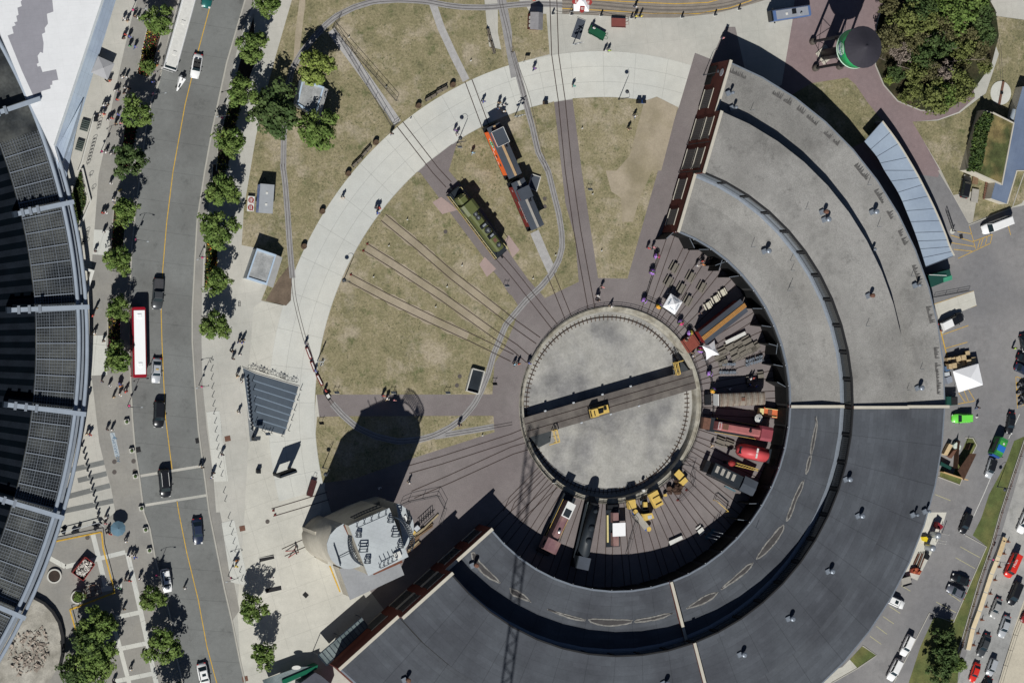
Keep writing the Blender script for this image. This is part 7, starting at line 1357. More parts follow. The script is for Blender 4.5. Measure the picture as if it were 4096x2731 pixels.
# chained posts at the tram deck
for i, (x, y) in enumerate(((368, 130), (540, 135), (812, 145), (1090, 165), (1555, 160), (1858, 140), (2078, 88))):
    p = W(*px('20', x, y)[0]); cp = dup(bo, (p.x, p.y, 0), 0, f'{ORD[i]} white based post from the left along the tram deck chain', 'chained posts along the tram deck', {'base_plate': m_wpaint}, 1.35)
ch = MB(); P = q('20', 368, 130, 540, 135, 812, 145, 1090, 165)
for a, b in zip(P, P[1:]): ch.path([a.lerp(b, i / 6) + Vector((0, 0, 1.0 - .5 * math.sin(PI * i / 6))) for i in range(7)], .03, 4)
o = ch.build('barrier_chain', m_blk); tag(o, 'thin drooping chain strung between the posts of the tram deck', 'chain')
# bins
for (t, x, y), c, l in ((('20', 1163, 935), m_blk, 'black litter bin beside the blue one at the lawn corner'), (('20', 1205, 935), MATS['blue machine paint'], 'blue recycling bin beside the black one at the lawn corner'), (('20', 305, 945), m_barrel, 'brown statue like bin on a pale slab at the path edge'), (('00', 875, 1100), m_blk, 'black bin at the top of the stairs on the left pavement'), (('12', 20, 1190), m_blk, 'small black box on the plaza left of the large sign frame')):
    p = W(*px(t, x, y)[0], z=.5); b_ = thing('litter_bin', l, 'bin', (p.x, p.y, 0)); MB().box(0, 0, 0, .75, .7, 1.1, top=(.9, .9)).build('body', c, b_); MB().box(0, 0, 1.1, .8, .75, .12, top=(.7, .7)).build('lid', m_blk, b_)
for i, (t, x, y) in enumerate((('02', 1162, 735), ('02', 1208, 1000), ('02', 1240, 1235), ('02', 1297, 1530), ('03', 1335, 160), ('03', 1370, 350))):
    p = W(*px(t, x, y)[0], z=.4); b_ = thing('kerb_planter', f'{ORD[i]} square concrete planter from the top along the left kerb', 'planter', (p.x, p.y, 0), R(10), 'square planters along the left kerb'); MB().box(0, 0, 0, .8, .8, .7, top=(1.1, 1.1)).build('box', m_conp, b_); MB().ball(0, 0, .75, .33, .33, .22).build('shrub', m_leafD, b_)
P = q('13', 25, 420, 175, 395, 245, 710, 85, 745); o = MB().strip(P + P[:1], .12, .02, .05).build('paving_frame', m_conp); tag(o, 'pale framed paving panel with two dark end grates, beside the lower trees', 'paving panel')
for a_, b_ in ((q('13', 28, 437, 165, 405), 0), (q('13', 90, 722, 232, 692), 0)): MB().strip(a_, .85, .04).build('dark_grate', m_dark, o, fix=False)
# manholes and ground plates
MH = [('02', 1050, 1102), ('02', 1050, 1197), ('02', 1226, 1097), ('02', 1236, 1190), ('13', 105, 85), ('03', 803, 232), ('21', 300, 258), ('21', 300, 330), ('12', 1870, 318), ('12', 1845, 402), ('11', 1740, 560)]
for i, v in enumerate(MH):
    p = W(*px(*v)[0]); o = MB().lathe([(.42, .03), (.42, .045), (.01, .047)], n=18).build('manhole_cover', MATS.get('none') or mat('iron cover', C(92, 86, 82), .8, .1, 3.), loc=(p.x, p.y, 0)); tag(o, f'round iron manhole cover, {ORD[i]} counted in the left pavement then the plaza and lawns', 'manhole cover', 'round manhole covers')
for v, l in ((('13', 455, 758), 'dark square drain plate in the plaza below the coaling tower'), (('02', 2090, 890), 'dark brown cover plate in the pavement right of the posts'), (('03', 2225, 148), 'dark brown cover plate above the two armed street light'), (('02', 1815, 908), 'dark drain grate at the right kerb above the crosswalk'), (('02', 1270, 990), 'dark drain grate at the left kerb above the crosswalk'), (('03', 2250, 1528), 'small brown cover plate near the bottom right kerb'), (('31', 1773, 602), 'dark drain grate in the yellow hatched parking bay')):
    p = W(*px(*v)[0]); o = MB().box(0, 0, .03, .85 if 'brown cover' not in l else 1.1, 1.0, .02, R(10 if 'square' not in l else 45)).build('cover_plate', m_rust if 'brown' in l else m_dark, loc=(p.x, p.y, 0)); tag(o, l, 'cover plate')
o = MB().box(0, 0, .03, .45, 1.0, .012).build('painted_plate', m_blk, loc=W(*px('01', 2198, 1222)[0])); tag(o, 'small black and white stencilled plate on the right pavement', 'ground plate')
for y in (-.3, 0, .3): MB().box(0, y, .043, .26, .14, .004).build('white_print', m_wpaint, o)
# printed banner on the left pavement
P = q('02', 1008, 838, 1052, 832, 1100, 1048, 1056, 1058); c = sum(P, Vector()) / 4; bn = thing('pavement_banner', 'pale grey printed strip with blue lettering lying on the left pavement', 'banner', (c.x, c.y, 0)); MB().sheet([p - c for p in P], .05).build('sheet', mat('pale banner', C(176, 184, 188), .8, .05, 1.), bn, fix=False); m_blet = mat('faded blue print', C(108, 130, 150), .8, .05, 1.)
text('AQUARIUM', .85, (.25, -1.2, .06), (0, 0, R(103)), m_blet, 'lettering', bn); MB().sheet([Vector((-.75, 2.6, 0)), Vector((-.1, 1.6, 0)), Vector((.5, 1.0, 0)), Vector((-.5, 1.1, 0)), Vector((-.2, 1.5, 0))], .06).build('emblem', m_blet, bn, fix=False)
# large sign frame on the plaza
P = q('12', 165, 1215, 300, 1168); c = (P[0] + P[1]) / 2; an = dirang(P[0], P[1]); sf = thing('plaza_sign', 'tall dark two posted sign frame with letters on top, on the plaza', 'sign', (c.x, c.y, 0), an); wd = (P[1] - P[0]).length / 2
for s in (-1, 1): MB().box(s * wd, 0, 0, .45, .5, 5.2).build('post', m_dark, sf)
MB().box(0, 0, 2.3, wd * 2 + .4, .7, 2.9).build('panel', m_dark, sf)
ab = MB()
for i in range(9): ab.box(-wd + i * wd / 4, 0, 5.2, .34, .14, .5)
ab.tube((-wd, 0, 5.25), (wd, 0, 5.25), .06, 4); ab.build('top_letters', m_steel, sf)
# flat glazed panel with bike share station
P = q('12', -130, 230, 0, 290, 400, 408, 265, 865, -20, 790, -70, 700); gp = thing('ground_skylight', 'large flat slate blue glazed ground panel with pale ribs beside the bicycles', 'skylight'); MB().prism(P, 0, .14).build('kerb', m_conp, gp); c = sum(P, Vector()) / len(P); m_sky_ = mat('slate glazed panel', C(82, 92, 102), .6, .08, .3, tint=C(74, 84, 95)); gridlines(m_sky_, -17, 1.1, 30, .04, .15); MB().sheet([c + (p - c) * .965 for p in P], .16).build('glass', m_sky_, gp, fix=False)
RB = (((-120, 290), (375, 470)), ((-110, 370), (350, 540)), ((-100, 450), (330, 625)), ((-85, 540), (305, 690)), ((-80, 620), (290, 760)), ((-60, 700), (275, 830)))
zx = lambda x, y: (960 + x / 1.792, 1420 + y / 1.792)
for (x0, y0), (x1, y1) in (((92, 180), (408, 282)), ((97, 238), (393, 332)), ((102, 292), (378, 385)), ((107, 348), (362, 432)), ((112, 403), (347, 475)), ((118, 458), (335, 525))): MB().strip([W(*zx(x0, y0)), W(*zx(x1, y1))], .22, .165, .18).build('pale_rib', mat('pale rib', C(120, 134, 148), .6, .05, 1.), gp)
bollards([('p', *zx(*v)) for v in ((85, 185), (92, 250), (98, 332), (103, 403), (108, 482), (157, 540), (222, 558), (298, 580), (430, 250), (410, 322), (388, 395), (367, 465), (345, 540))], '# thin black post around the glazed ground panel, going round from the top left', 'thin posts around the glazed ground panel', 1.1)
st_ = thing('bike_station', 'long narrow grey base plate of the bike share station', 'bike station'); MB().strip([W(*zx(48, 150)), W(*zx(88, 615))], .95, 0, .06).build('plate', mat('station plate', C(120, 124, 126), .7, .1, 1.), st_)
for i in range(14): k_ = i / 13; p = W(*zx(50 + 32 * k_, 165 + 370 * k_)); d_ = thing('bike_dock', f'{ORD[i]} docking post from the top of the bike share row', 'bike dock', (p.x, p.y, .06), 0, 'docking posts of the bike share row'); MB().box(0, 0, 0, .45, .2, .75, top=(.6, .8)).build('post', m_lite, d_); MB().box(0, 0, .75, .3, .16, .1).build('cap', m_blk, d_)
kio = thing('bike_share_kiosk', 'dark kiosk with two solar boards at the foot of the bike share row', 'kiosk', W(*zx(92, 598)).to_tuple()); MB().box(0, 0, 0, .6, .6, 2.2).build('cabinet', m_blk, kio); o = MB().box(0, 0, 0, 1.2, .9, .05).build('solar_panel', m_soot, kio, loc=(.1, .3, 3.2)); o.rotation_euler = (R(30), 0, 0); MB().tube((0, 0, 2.2), (0, .2, 3.2), .05, 5).build('mast', m_blk, kio)
# bicycles
bk = thing('bicycle', 'bicycle', 'bicycle', (0, 0, -500))
for x in (-.52, .52): b_ = MB(); b_.path([(x + .34 * math.cos(th), 0, .36 + .34 * math.sin(th)) for th in [2 * PI * i / 14 for i in range(15)]], .028, 4); b_.build('wheel', m_tyre, bk)
MB().path([(-.52, 0, .36), (-.15, 0, .8), (.4, 0, .85), (-.05, 0, .4), (-.52, 0, .36)], .03, 4).tube((.52, 0, .36), (.4, 0, .95), .03, 4).tube((-.05, 0, .4), (-.2, 0, .95), .03, 4).build('frame', m_blk, bk); MB().tube((.38, -.28, 1.0), (.38, .28, 1.0), .025, 4).build('handlebar', m_blk, bk); MB().box(-.2, 0, .94, .28, .14, .06).build('saddle', m_blk, bk); proto(bk)
BK = [(zx(90, 98), -10), (zx(150, 112), -15), (zx(172, 124), -20), (zx(230, 138), -12), (zx(292, 158), -15), (zx(318, 172), -20), (zx(382, 188), -12)]
for i, (p_, a) in enumerate(BK): p = W(*p_, z=.4); dup(bk, (p.x, p.y, 0), R(a), f'{ORD[i]} bicycle from the left along the top of the glazed ground panel', 'bicycles along the glazed ground panel', scale=1.1)
for (t, x, y), a, l in ((('01', 770, 655), 10, 'bicycle leaning in the rack by the left building'), (('01', 745, 690), 60, 'bicycle at the foot of the rack by the left building'), (('01', 1050, 922), -10, 'bicycle at the lower end of the middle flower bed'), (('01', 1025, 1165), 30, 'bicycle beside the tree above the red bus'), (('01', 1915, 1108), 0, 'bicycle at the lower end of the right flower bed'), (('02', 1028, 245), 80, 'bicycle under the tree beside the red bus')): p = W(*px(t, x, y)[0], z=.4); dup(bk, (p.x, p.y, 0), R(a), l, scale=1.1)
for i, (t, x0, y0, x1, y1, n) in enumerate((('00', 915, 1110, 895, 1195, 3), ('00', 868, 1265, 800, 1520, 8), ('01', 830, 25, 826, 65, 1), ('01', 855, 145, 850, 190, 1), ('01', 800, 550, 760, 690, 5))):
    rk = MB()
    for j in range(n): k_ = (j + .5) / n; p = W(*px(t, x0 + (x1 - x0) * k_, y0 + (y1 - y0) * k_)[0]); rk.path([(p.x + .38 * math.cos(th), p.y + .1 * math.cos(th), .55 + .45 * math.sin(th)) for th in [2 * PI * m_i / 12 for m_i in range(13)]], .035, 4)
    P = q(t, x0, y0, x1, y1); rk.tube((P[0].x, P[0].y, .1), (P[1].x, P[1].y, .1), .04, 4); o = rk.build('bicycle_rack', m_lampm); tag(o, f'{ORD[i]} wavy metal bicycle rack from the top on the left forecourt', 'bicycle rack')
# stairs and walls on the left forecourt
m_step = mat('dark stair treads', C(78, 88, 84), .85, .1, 1.)
for (pts, l) in ((('00', 755, 1100, 828, 1120, 800, 1220, 727, 1198), 'upper flight of dark stairs beside the blue glass roof edge'), (('00', 712, 1285, 775, 1305, 750, 1400, 685, 1380), 'lower flight of dark stairs beside the blue glass roof edge')):
    P = q(*pts); s_ = MB(); 
    for i in range(6): a_, b_, c_, d_ = P; u, v = i / 6, (i + .55) / 6; s_.prism([a_.lerp(d_, u), b_.lerp(c_, u), b_.lerp(c_, v), a_.lerp(d_, v)], 0, .12 + .1 * (5 - i))
    o = s_.build('stair_flight', m_step); tag(o, l, 'stairs')
o = MB().strip(q('00', 860, 1060, 800, 1280, 745, 1490, 715, 1568), .22, 0, .9).build('stair_wall', m_conp); tag(o, 'low pale wall running down beside the dark stairs', 'wall')
P = q('01', 752, 0, 800, 110, 825, 280, 795, 285); o = MB().strip(q('01', 750, -20, 825, 285, 700, 580), .3, 0, .8).build('bed_wall', m_conp); tag(o, 'low pale wall round the triangular planted bed', 'wall')
o = MB().prism(q('01', 685, 870, 855, 915, 765, 1215, 745, 1215, 820, 930, 690, 895), 0, 1.6).build('white_wall', m_wpaint); tag(o, 'bent white wall beside the twin pipes casting a dark shadow', 'wall')
# umbrellas
def umbrella(t, x, y, r, z, n, m, l, sq=False, ribs=None):
    p = W(*px(t, x, y)[0], z=z); u = thing('umbrella', l, 'umbrella', (p.x, p.y, 0), rnd.uniform(0, .5)); mb = MB()
    for i in range(n): a0, a1 = 2 * PI * i / n, 2 * PI * (i + 1) / n; mb.face([(0, 0, z + .4), (r * math.cos(a0), r * math.sin(a0), z - .1), (r * math.cos(a1), r * math.sin(a1), z - .1)])
    mb.build('canopy', m, u, fix=False); MB().tube((0, 0, 0), (0, 0, z + .5), .04, 6).build('pole', m_lampm, u); MB().box(0, 0, 0, .6, .6, .1).build('base', m_lampm, u)
    if ribs:
        for k in (.35, .6, .85): MB().lathe([(r * k, z + .43 - .5 * k), (r * (k + .1), z + .38 - .5 * k)], n=n).build('ring_stripe', ribs, u)
    return u
umbrella('00', 945, 625, 2.35, 2.3, 4, mat('grey umbrella cloth', C(168, 168, 170), .8, .04, 1.), 'square grey umbrella beside the sloping glass edge'); umbrella('03', 1085, 150, 1.45, 2.3, 10, mat('slate blue umbrella cloth', C(92, 120, 136), .8, .05, 1.), 'round slate blue umbrella at the lower left, above the yellow barriers')
p = g2(1003, 1150)[0]; umbrella('p', p[0], p[1], .98, 2.3, 10, mat('grey striped cloth', C(92, 100, 110), .8, .05, 1.), 'round umbrella with white rings beside the orange track tractor', ribs=m_wpaint)
umbrella('30', 0, 0, .1, 1, 4, m_blk, 'x') if False else None
# tents
def tent(P, z, l, txt=None, star=False, m=None):
    c = sum(P, Vector()) / len(P); t = thing('canopy_tent', l, 'tent', (c.x, c.y, 0)); L_ = [p - c for p in P]; mb = MB(); n = len(L_)
    if star:
        pts = []
        for i in range(n): a, b = L_[i], L_[(i + 1) % n]; pts += [a, ((a + b) / 2) * .76]
    else: pts = L_
    for i in range(len(pts)): a, b = pts[i], pts[(i + 1) % len(pts)]; mb.face([(0, 0, z + .9), (a.x, a.y, z), (b.x, b.y, z)])
    mb.build('canopy', m or mat('white tent cloth', (.84, .84, .85), .8, .02, 1.), t); 
    if not star: MB().path([(p.x, p.y, z - .1) for p in L_ + L_[:1]], .08, 4).build('valance', MATS.get('white tent cloth') or m, t)
    for p in L_: MB().tube((p.x, p.y, 0), (p.x, p.y, z), .05, 5).build('leg', m_lite, t)
    if txt:
        for i in range(n):
            a, b = L_[i], L_[(i + 1) % n]; mm = (a + b) / 2; nrm = Vector((mm.x, mm.y, 0)); sl_ = math.atan2(.9, nrm.length)
            an_ = math.atan2(mm.y, mm.x) + PI / 2; o = text(txt, .62, (0, 0, 0), (0, 0, 0), MATS['faded blue print'], 'lettering', t); o.location = (mm.x * .68, mm.y * .68, z + .9 * .32 + .06); o.rotation_euler = (sl_, 0, an_)
    return t
tent(zz(g1, 2.3, 185, 682, 318, 775, 232, 920, 95, 830), 2.3, 'white square canopy tent with blue lettering on the patio near the railing', 'UHN'); tent(zz(g1, 2.4, 548, 1288, 690, 1222, 746, 1388, 598, 1450), 2.4, 'white star shaped canopy tent below the dark roofed dining car', star=True)
tt_ = tent(q('20', 568, -60, 708, -60, 706, 105, 570, 102, z=2.5), 2.5, 'white canopy tent with red shield emblems at the top edge')
for dx, dy, a in ((0, -1.9, 0), (-1.9, 0, -90), (1.9, 0, 90)): o = MB().prism([(-.5, -.5), (0, -.8), (.5, -.5), (.5, .6), (-.5, .6)], 0, .02).build('red_shield', m_red, tt_, loc=(dx * .75, dy * .75, 2.85)); o.rotation_euler = (R(18) if a == 0 else 0, 0 if a == 0 else R(18) * (-1 if a < 0 else 1) * -1, R(a)); MB().box(0, 0, .025, .6, .12, .01).box(0, .25, .025, .6, .1, .01).build('white_bar', m_wpaint, o)
zt2 = fr_(3680, 1340, 2.635)
mt_ = tent(zz(zt2, 2.8, 350, 380, 615, 302, 663, 522, 410, 600), 2.8, 'large white marquee roof beside the stacked pallets at the roundhouse wall')
# pallets
pl_ = thing('pallet', 'pallet', 'pallet', (0, 0, -500)); b_ = MB(); m_pal = mat('pale pallet wood', C(206, 182, 142), .85, .1, 3.)
for i in range(6): MB().box(0, -.5 + i * .2, .1, 1.2, .13, .03).build('slat', m_pal, pl_)
for y in (-.5, 0, .5): MB().box(y, 0, 0, .1, 1.1, .1).build('runner', m_pal, pl_)
proto(pl_)
PL = [(320, 265, 1.5, 10), (365, 262, 1.7, 15), (418, 250, 2.2, 20), (470, 237, 1.8, 8), (335, 330, 2.4, 5), (372, 322, 2.6, 8), (424, 318, 1.7, 8), (472, 297, 1.4, 5), (525, 285, 2.0, 5), (575, 262, 1.5, 5), (508, 195, .9, 10)]
for i, (x, y, z, a) in enumerate(PL):
    p = zz(zt2, z, x, y)[0]; n_ = max(1, int(z / .16))
    for k_ in range(0, n_, 1) if i < 10 else (n_ - 1,):
        if k_ < n_ - 3: continue
        dup(pl_, (p.x + rnd.uniform(-.05, .05), p.y + rnd.uniform(-.05, .05), (k_) * .15), R(a + rnd.uniform(-4, 4)), f'wooden pallet number {k_ - max(0, n_ - 3) + 1} up the top of the {ORD[i]} pile beside the marquee', 'pallets piled beside the marquee', scale=.92) if False else None
    st2 = thing('pallet_stack_base', f'{ORD[i]} stack of pale wooden pallets from the left behind the marquee', 'pallets', (p.x, p.y, 0), R(a), 'stacks of pallets behind the marquee')
    for k_ in range(n_):
        s2 = MB().box(0, 0, k_ * .15, 1.1, 1.1, .09); s2.build('pallet', m_pal if k_ == n_ - 1 else mat('pallet edge', C(150, 130, 100), .9, .15, 3.), st2)
    for j in range(4): MB().box(0, -.42 + j * .28, n_ * .15 - .06, 1.12, .05, .004).build('gap', m_dark, st2)
boxthing('blue_bin', 'blue lidded bin between pallets and roundhouse wall', 'bin', zz(zt2, 1.2, 262, 332, 312, 318, 320, 375, 272, 385), 0, 1.2, mat('blue bin plastic', C(82, 108, 140), .6, .05, 1.)); boxthing('grey_bin', 'pale grey lidded bin left of the marquee', 'bin', zz(zt2, 1.2, 262, 395, 310, 388, 315, 425, 270, 435), 0, 1.2, m_lite); boxthing('grey_bin', 'large grey tarpaulin covered bin left of the marquee', 'bin', zz(zt2, 1.2, 275, 450, 330, 428, 345, 490, 295, 515), 0, 1.2, mat('grey tarpaulin', C(140, 146, 158), .7, .06, 1.))
z4 = fr_(3740, 1560, 2.239)
boxthing('pallet_pile', 'pile of pale pallets inside the brown slatted enclosure', 'pallets', zz(z4, 1.2, 128, 478, 160, 495, 110, 585, 80, 570), 0, 1.2, m_pal); boxthing('foam_pile', 'heap of crumpled white sheeting inside the slatted enclosure', 'rubbish', zz(z4, 1.0, 165, 490, 195, 465, 235, 500, 225, 535, 175, 525), 0, 1.0, mat('crumpled white sheet', C(200, 210, 200), .8, .25, 3., fine=.3)); boxthing('green_dumpster', 'dark green dumpster inside the slatted enclosure', 'dumpster', zz(z4, 1.3, 55, 640, 150, 690, 140, 712, 50, 665), 0, 1.3, MATS['dark green metal'])
boxthing('brown_dumpster', 'brown open dumpster in the slatted enclosure between two dark walls', 'dumpster', zz(z4, 1.2, 165, 540, 200, 530, 150, 610, 125, 590), 0, 1.2, m_rust)
# picnic tables
m_ptd = mat('dark grey table top', C(122, 116, 106), .85, .12, 2.); m_ptc = mat('cream table top', C(206, 200, 182), .85, .06, 2.)
def table_proto(nm, m, lg=1.8):
    t = thing(nm, 'table', 'picnic table', (0, 0, -500)); MB().box(0, 0, .7, lg, .8, .06).build('table_top', m, t)
    for s in (-1, 1): MB().box(0, s * .78, .42, lg, .26, .05).build('bench', m, t)
    for x in (-.6, .6): MB().box(x, 0, 0, .08, 1.5, .42, top=(1, .5)).build('leg', m_blk, t)
    return proto(t)
t1, t2 = table_proto('picnic_table', m_ptd, 2.1), table_proto('picnic_table', m_ptc, 1.35)
for i, (x, y) in enumerate(((225, 385), (162, 545), (415, 492), (305, 625), (545, 610), (385, 765))): p = zz(g1, .7, x, y)[0]; dup(t1, (p.x, p.y, 0), R(60), f'{ORD[i]} slim dark picnic table on the upper patio, {"left" if x < 300 else "right"} part', 'dark picnic tables on the upper patio')
for i, (x, y) in enumerate(((790, 668), (708, 742), (622, 818))): p = zz(g1, .7, x, y)[0]; dup(t2, (p.x, p.y, 0), R(118), f'{ORD[i]} cream picnic table from the top beside the dining car shadow', 'cream picnic tables beside the dining car')
GT = [(870, 1295, 27), (955, 1262, 27), (1065, 1232, 27), (920, 1350, 27), (1000, 1330, 27), (1095, 1290, 27), (940, 1415, 27), (1030, 1375, 27), (1130, 1325, 27), (1165, 1300, 27), (745, 1410, 22), (790, 1480, 20), (790, 1360, 24)]
for i, (x, y, a) in enumerate(sorted(GT, key=lambda v: v[1])): p = zz(g1, .7, x, y)[0]; dup(t1, (p.x, p.y, 0), R(a), f'{ORD[i]} grey plank table from the top in the block below the dining car', 'grey plank tables below the dining car')
for (x, y, a), l in (((1035, 485, 5), 'grey picnic table beside the stall door above the ribbed boxcar'), ((860, 560, 5), 'grey picnic table with seated people above the ribbed boxcar')): p = zz(g2, .7, x, y)[0]; dup(t2, (p.x, p.y, 0), R(a), l, colors={'table_top': m_ptd, 'bench': m_ptd})
for (x, y), l in (((325, 210), 'left one of two grey picnic tables beside the faded red switcher'), ((438, 240), 'right one of two grey picnic tables beside the faded red switcher')): p = zz(g3, .7, x, y)[0]; dup(t1, (p.x, p.y, 0), R(-20), l, scale=(.95, .95, 1))
p = zz(g5, .7, 1500, 1180)[0]; dup(t2, (p.x, p.y, 0), R(35), 'white picnic table at the shadow edge, lower right of the yard', colors={'table_top': m_wpaint, 'bench': m_wpaint})
boxthing('long_table', 'long white serving table below the dining car', 'table', zz(g1, .8, 815, 1230, 1045, 1118, 1060, 1155, 830, 1268), .72, .8, m_wpaint, lambda t: [MB().tube((x, x * .45, 0), (x, x * .45, .72), .05, 5).build('leg', m_blk, t) for x in (-1.5, 1.5)])
wc = thing('wire_chair', 'chair', 'chair', (0, 0, -500)); MB().box(0, 0, .42, .45, .45, .04).build('seat', m_metal, wc); MB().path([(-.2, .22, .44), (-.2, .28, .9), (.2, .28, .9), (.2, .22, .44)], .03, 4).build('backrest', m_metal, wc)
for x in (-.2, .2):
    for y in (-.2, .2): MB().tube((x, y, 0), (x, y, .42), .025, 4).build('leg', m_blk, wc)
proto(wc); k_ = 0
for n_, (x0, y0, x1, y1, cnt), l in ((0, (400, 300, 620, 430, 14), 'metal chair crowded in the left group of chairs above the ribbed boxcar'), (1, (810, 250, 1040, 180, 14), 'metal chair crowded in the right group of chairs above the ribbed boxcar')):
    rs = random.Random(n_ + 4)
    for i in range(cnt): p = zz(g2, .4, x0 + (x1 - x0) * ((i % 7) / 6) + rs.uniform(-8, 8), (y0 + (y1 - y0) * (i // 7)) if n_ == 0 else y0 + (y1 - y0) * ((i % 7) / 6) + (i // 7) * 60)[0]; dup(wc, (p.x, p.y, 0), rs.uniform(0, 6), f'{ORD[i]} {l}', f'chairs in the {"left" if n_ == 0 else "right"} crowded group', scale=1.2)
# flower tubs on the patio fence
fb = thing('flower_tub', 'tub', 'flower tub', (0, 0, -500)); MB().lathe([(.28, 0), (.4, .75), (.01, .76)], n=12).build('tub', m_dark, fb)
def fl_mesh(seed):
    rs = random.Random(seed); mb = MB()
    for i in range(170):
        d = Vector((rs.gauss(0, 1), rs.gauss(0, 1), abs(rs.gauss(0, .8)))).normalized(); c = Vector((0, 0, .8)) + d * .5 * rs.uniform(.6, 1.05); u = d.orthogonal().normalized() * .09; v = d.cross(u); mb.mi = 0 if d.x > .25 else 1 if d.x < -.25 else 2; mb.face([c + u, c + v, c - u, c - v])
    return mb
fl_mesh(1).build('flowers', [m_fm, m_fp, m_leaf], fb, fix=False); proto(fb)
for i, ((t, x, y), nm, mm) in enumerate(((('21', 1325, 785), 'red and purple', m_fm), (('21', 1285, 930), 'purple and green', m_fp), (('21', 1212, 1190), 'lilac', m_fp), (('21', 1345, 1243), 'orange and lilac', m_fo), (('21', 1545, 1392), 'magenta', m_fm), (('21', 1628, 1487), 'yellow and violet', m_fy), (('22', 1725, 78), 'crimson', m_fm), (('22', 1812, 293), 'violet and white', m_fp), (('22', 1842, 447), 'orange and violet', m_fo))):
    p = W(*px(t, x, y)[0], z=.8); f_ = dup(fb, (p.x, p.y, 0), i * 1.3, f'{nm} flower tub on the patio fence, {ORD[i]} from the top', 'flower tubs along the patio fence', {'flowers': mm}, 1.35)
# patio fence
pf = MB(); FP = [pol(31.9, 71.6), pol(22.5, 71.5)] + arc(22.55, 71.5, -12, 26)
for z in (.25, .65, 1.0): pf.path([p + Vector((0, 0, z)) for p in FP], .035, 4)
o = pf.build('patio_fence', m_blk); tag(o, 'thin black fence bounding the patio along the turntable walk', 'fence')
for p in FP[::1] + [pol(31.9 - 1.9 * i, 71.6) for i in range(1, 5)]: MB().tube((p.x, p.y, 0), (p.x, p.y, 1.05), .04, 4).build('post', m_blk, o)
# wire fences
m_wire = mat('wire fence', (.05, .05, .055), .6, .1, 2.)
def wfence(P, h_, l, closed=False):
    mb = MB(); P = P + (P[:1] if closed else [])
    for z in (.1, h_ * .5, h_): mb.path([Vector((p.x, p.y, z)) for p in P], .035, 4)
    o = mb.build('wire_fence', m_wire); tag(o, l, 'fence')
    for a, b in zip(P, P[1:]):
        n_ = max(1, round((b - a).length / 3))
        for i in range(n_ + 1): p = a.lerp(b, i / n_); MB().tube((p.x, p.y, 0), (p.x, p.y, h_), .045, 4).build('post', m_wire, o)
wfence(q('10', 760, 180, 700, 260, 1245, 1168, 1300, 1130), 1.6, 'chain link fence left of the upper left gravel strip, with thin shadow'); wfence(q('10', 720, 285, 1190, 820, 1285, 930), 1.6, 'chain link fence right of the upper left gravel strip')
wfence(zz(g8, 0, 200, 210, 375, 130, 980, 0, 1125, 265, 1020, 580), 1.9, 'wire fence round the timber yard beside the coaling tower'); wfence(zz(g5, 0, 1215, 140, 1380, 180, 1330, 330, 1370, 480, 1150, 700), 1.9, 'wire fence round the rusty machinery'); wfence(zz(g5, 0, 300, 710, 420, 960, 470, 1030, 380, 1300, 320, 1540), 1.9, 'wire fence running down between flat car and field cart')
# timber and scrap beside the coaling tower
rs = random.Random(12); m_tim = mat('old timber', C(120, 98, 76), .9, .2, 2.); m_tim2 = mat('pale old timber', C(160, 146, 118), .9, .15, 2.)
for i, (x0, y0, x1, y1) in enumerate(((420, 990, 1010, 400), (440, 960, 890, 600), (480, 900, 730, 760), (360, 1190, 630, 990), (380, 1150, 600, 960), (430, 1020, 610, 870), (500, 830, 700, 690), (520, 900, 890, 640))):
    a, b = zz(g8, .3, x0, y0, x1, y1); o = MB().strip([a, b], .3, .1 + .04 * i, .35 + .04 * i).build('timber_beam', m_tim if i % 2 else m_tim2); tag(o, f'{ORD[i]} long timber beam in the heap between coaling tower and end wall', 'timber beam', 'timber beams beside the coaling tower')
c = zz(g8, .6, 740, 480)[0]; t = thing('scrap_frame', 'dark lattice scrap frame with wheels in the fenced timber yard', 'scrap', (c.x, c.y, 0), R(40)); b_ = MB()
for i in range(7): b_.tube((-1.8 + i * .6, -.5, .2), (-1.5 + i * .6, .5, .9), .06, 4)
for s in (-.5, .5): b_.tube((-1.9, s, .9), (1.9, s, .9), .08, 4)
b_.build('lattice', m_blk, t); MB().box(-2.6, -.3, .2, 1.0, .9, .7).build('crate', m_lite, t); MB().box(-3.6, -.6, .2, .7, .5, .5).build('yellow_sack', m_yel, t)
# red triangular buffer, hand carts
c = W(*px('13', 335, 360)[0]); t = thing('buffer_stop', 'red triangular buffer stop on the short track beside the coaling tower', 'buffer stop', (c.x, c.y, 0), R(25))
for s in (-.7, .7): MB().tube((-1.2, s, 0), (.3, s * .3, 1.2), .09, 5).tube((1.0, s, 0), (.3, s * .3, 1.2), .09, 5).build('frame', m_red, t)
MB().box(.3, 0, 1.1, .2, 1.2, .3).build('buffer_beam', m_blk, t)
def cart(t, x, y, an, w_, h_, m, l, n_='luggage_cart'):
    p = W(*px(t, x, y)[0], z=.7); c_ = thing(n_, l, 'cart', (p.x, p.y, 0), R(an)); MB().box(0, 0, .5, w_, h_, .18).build('bed', m, c_)
    for a in (-1, 1):
        MB().box(0, a * (h_ / 2 + .03), .6, w_, .06, .22).build('side_rail', m, c_)
        for b in (-1, 1): MB().tube((a * w_ * .33, b * h_ * .38, .3), (a * w_ * .33, b * h_ * .5, .3), .3, 12).build('wheel', m_blk, c_)
    MB().path([(w_ / 2, -.3, .6), (w_ / 2 + .55, -.25, 1.0), (w_ / 2 + .55, .25, 1.0), (w_ / 2, .3, .6)], .04, 4).build('handle', m, c_); return c_
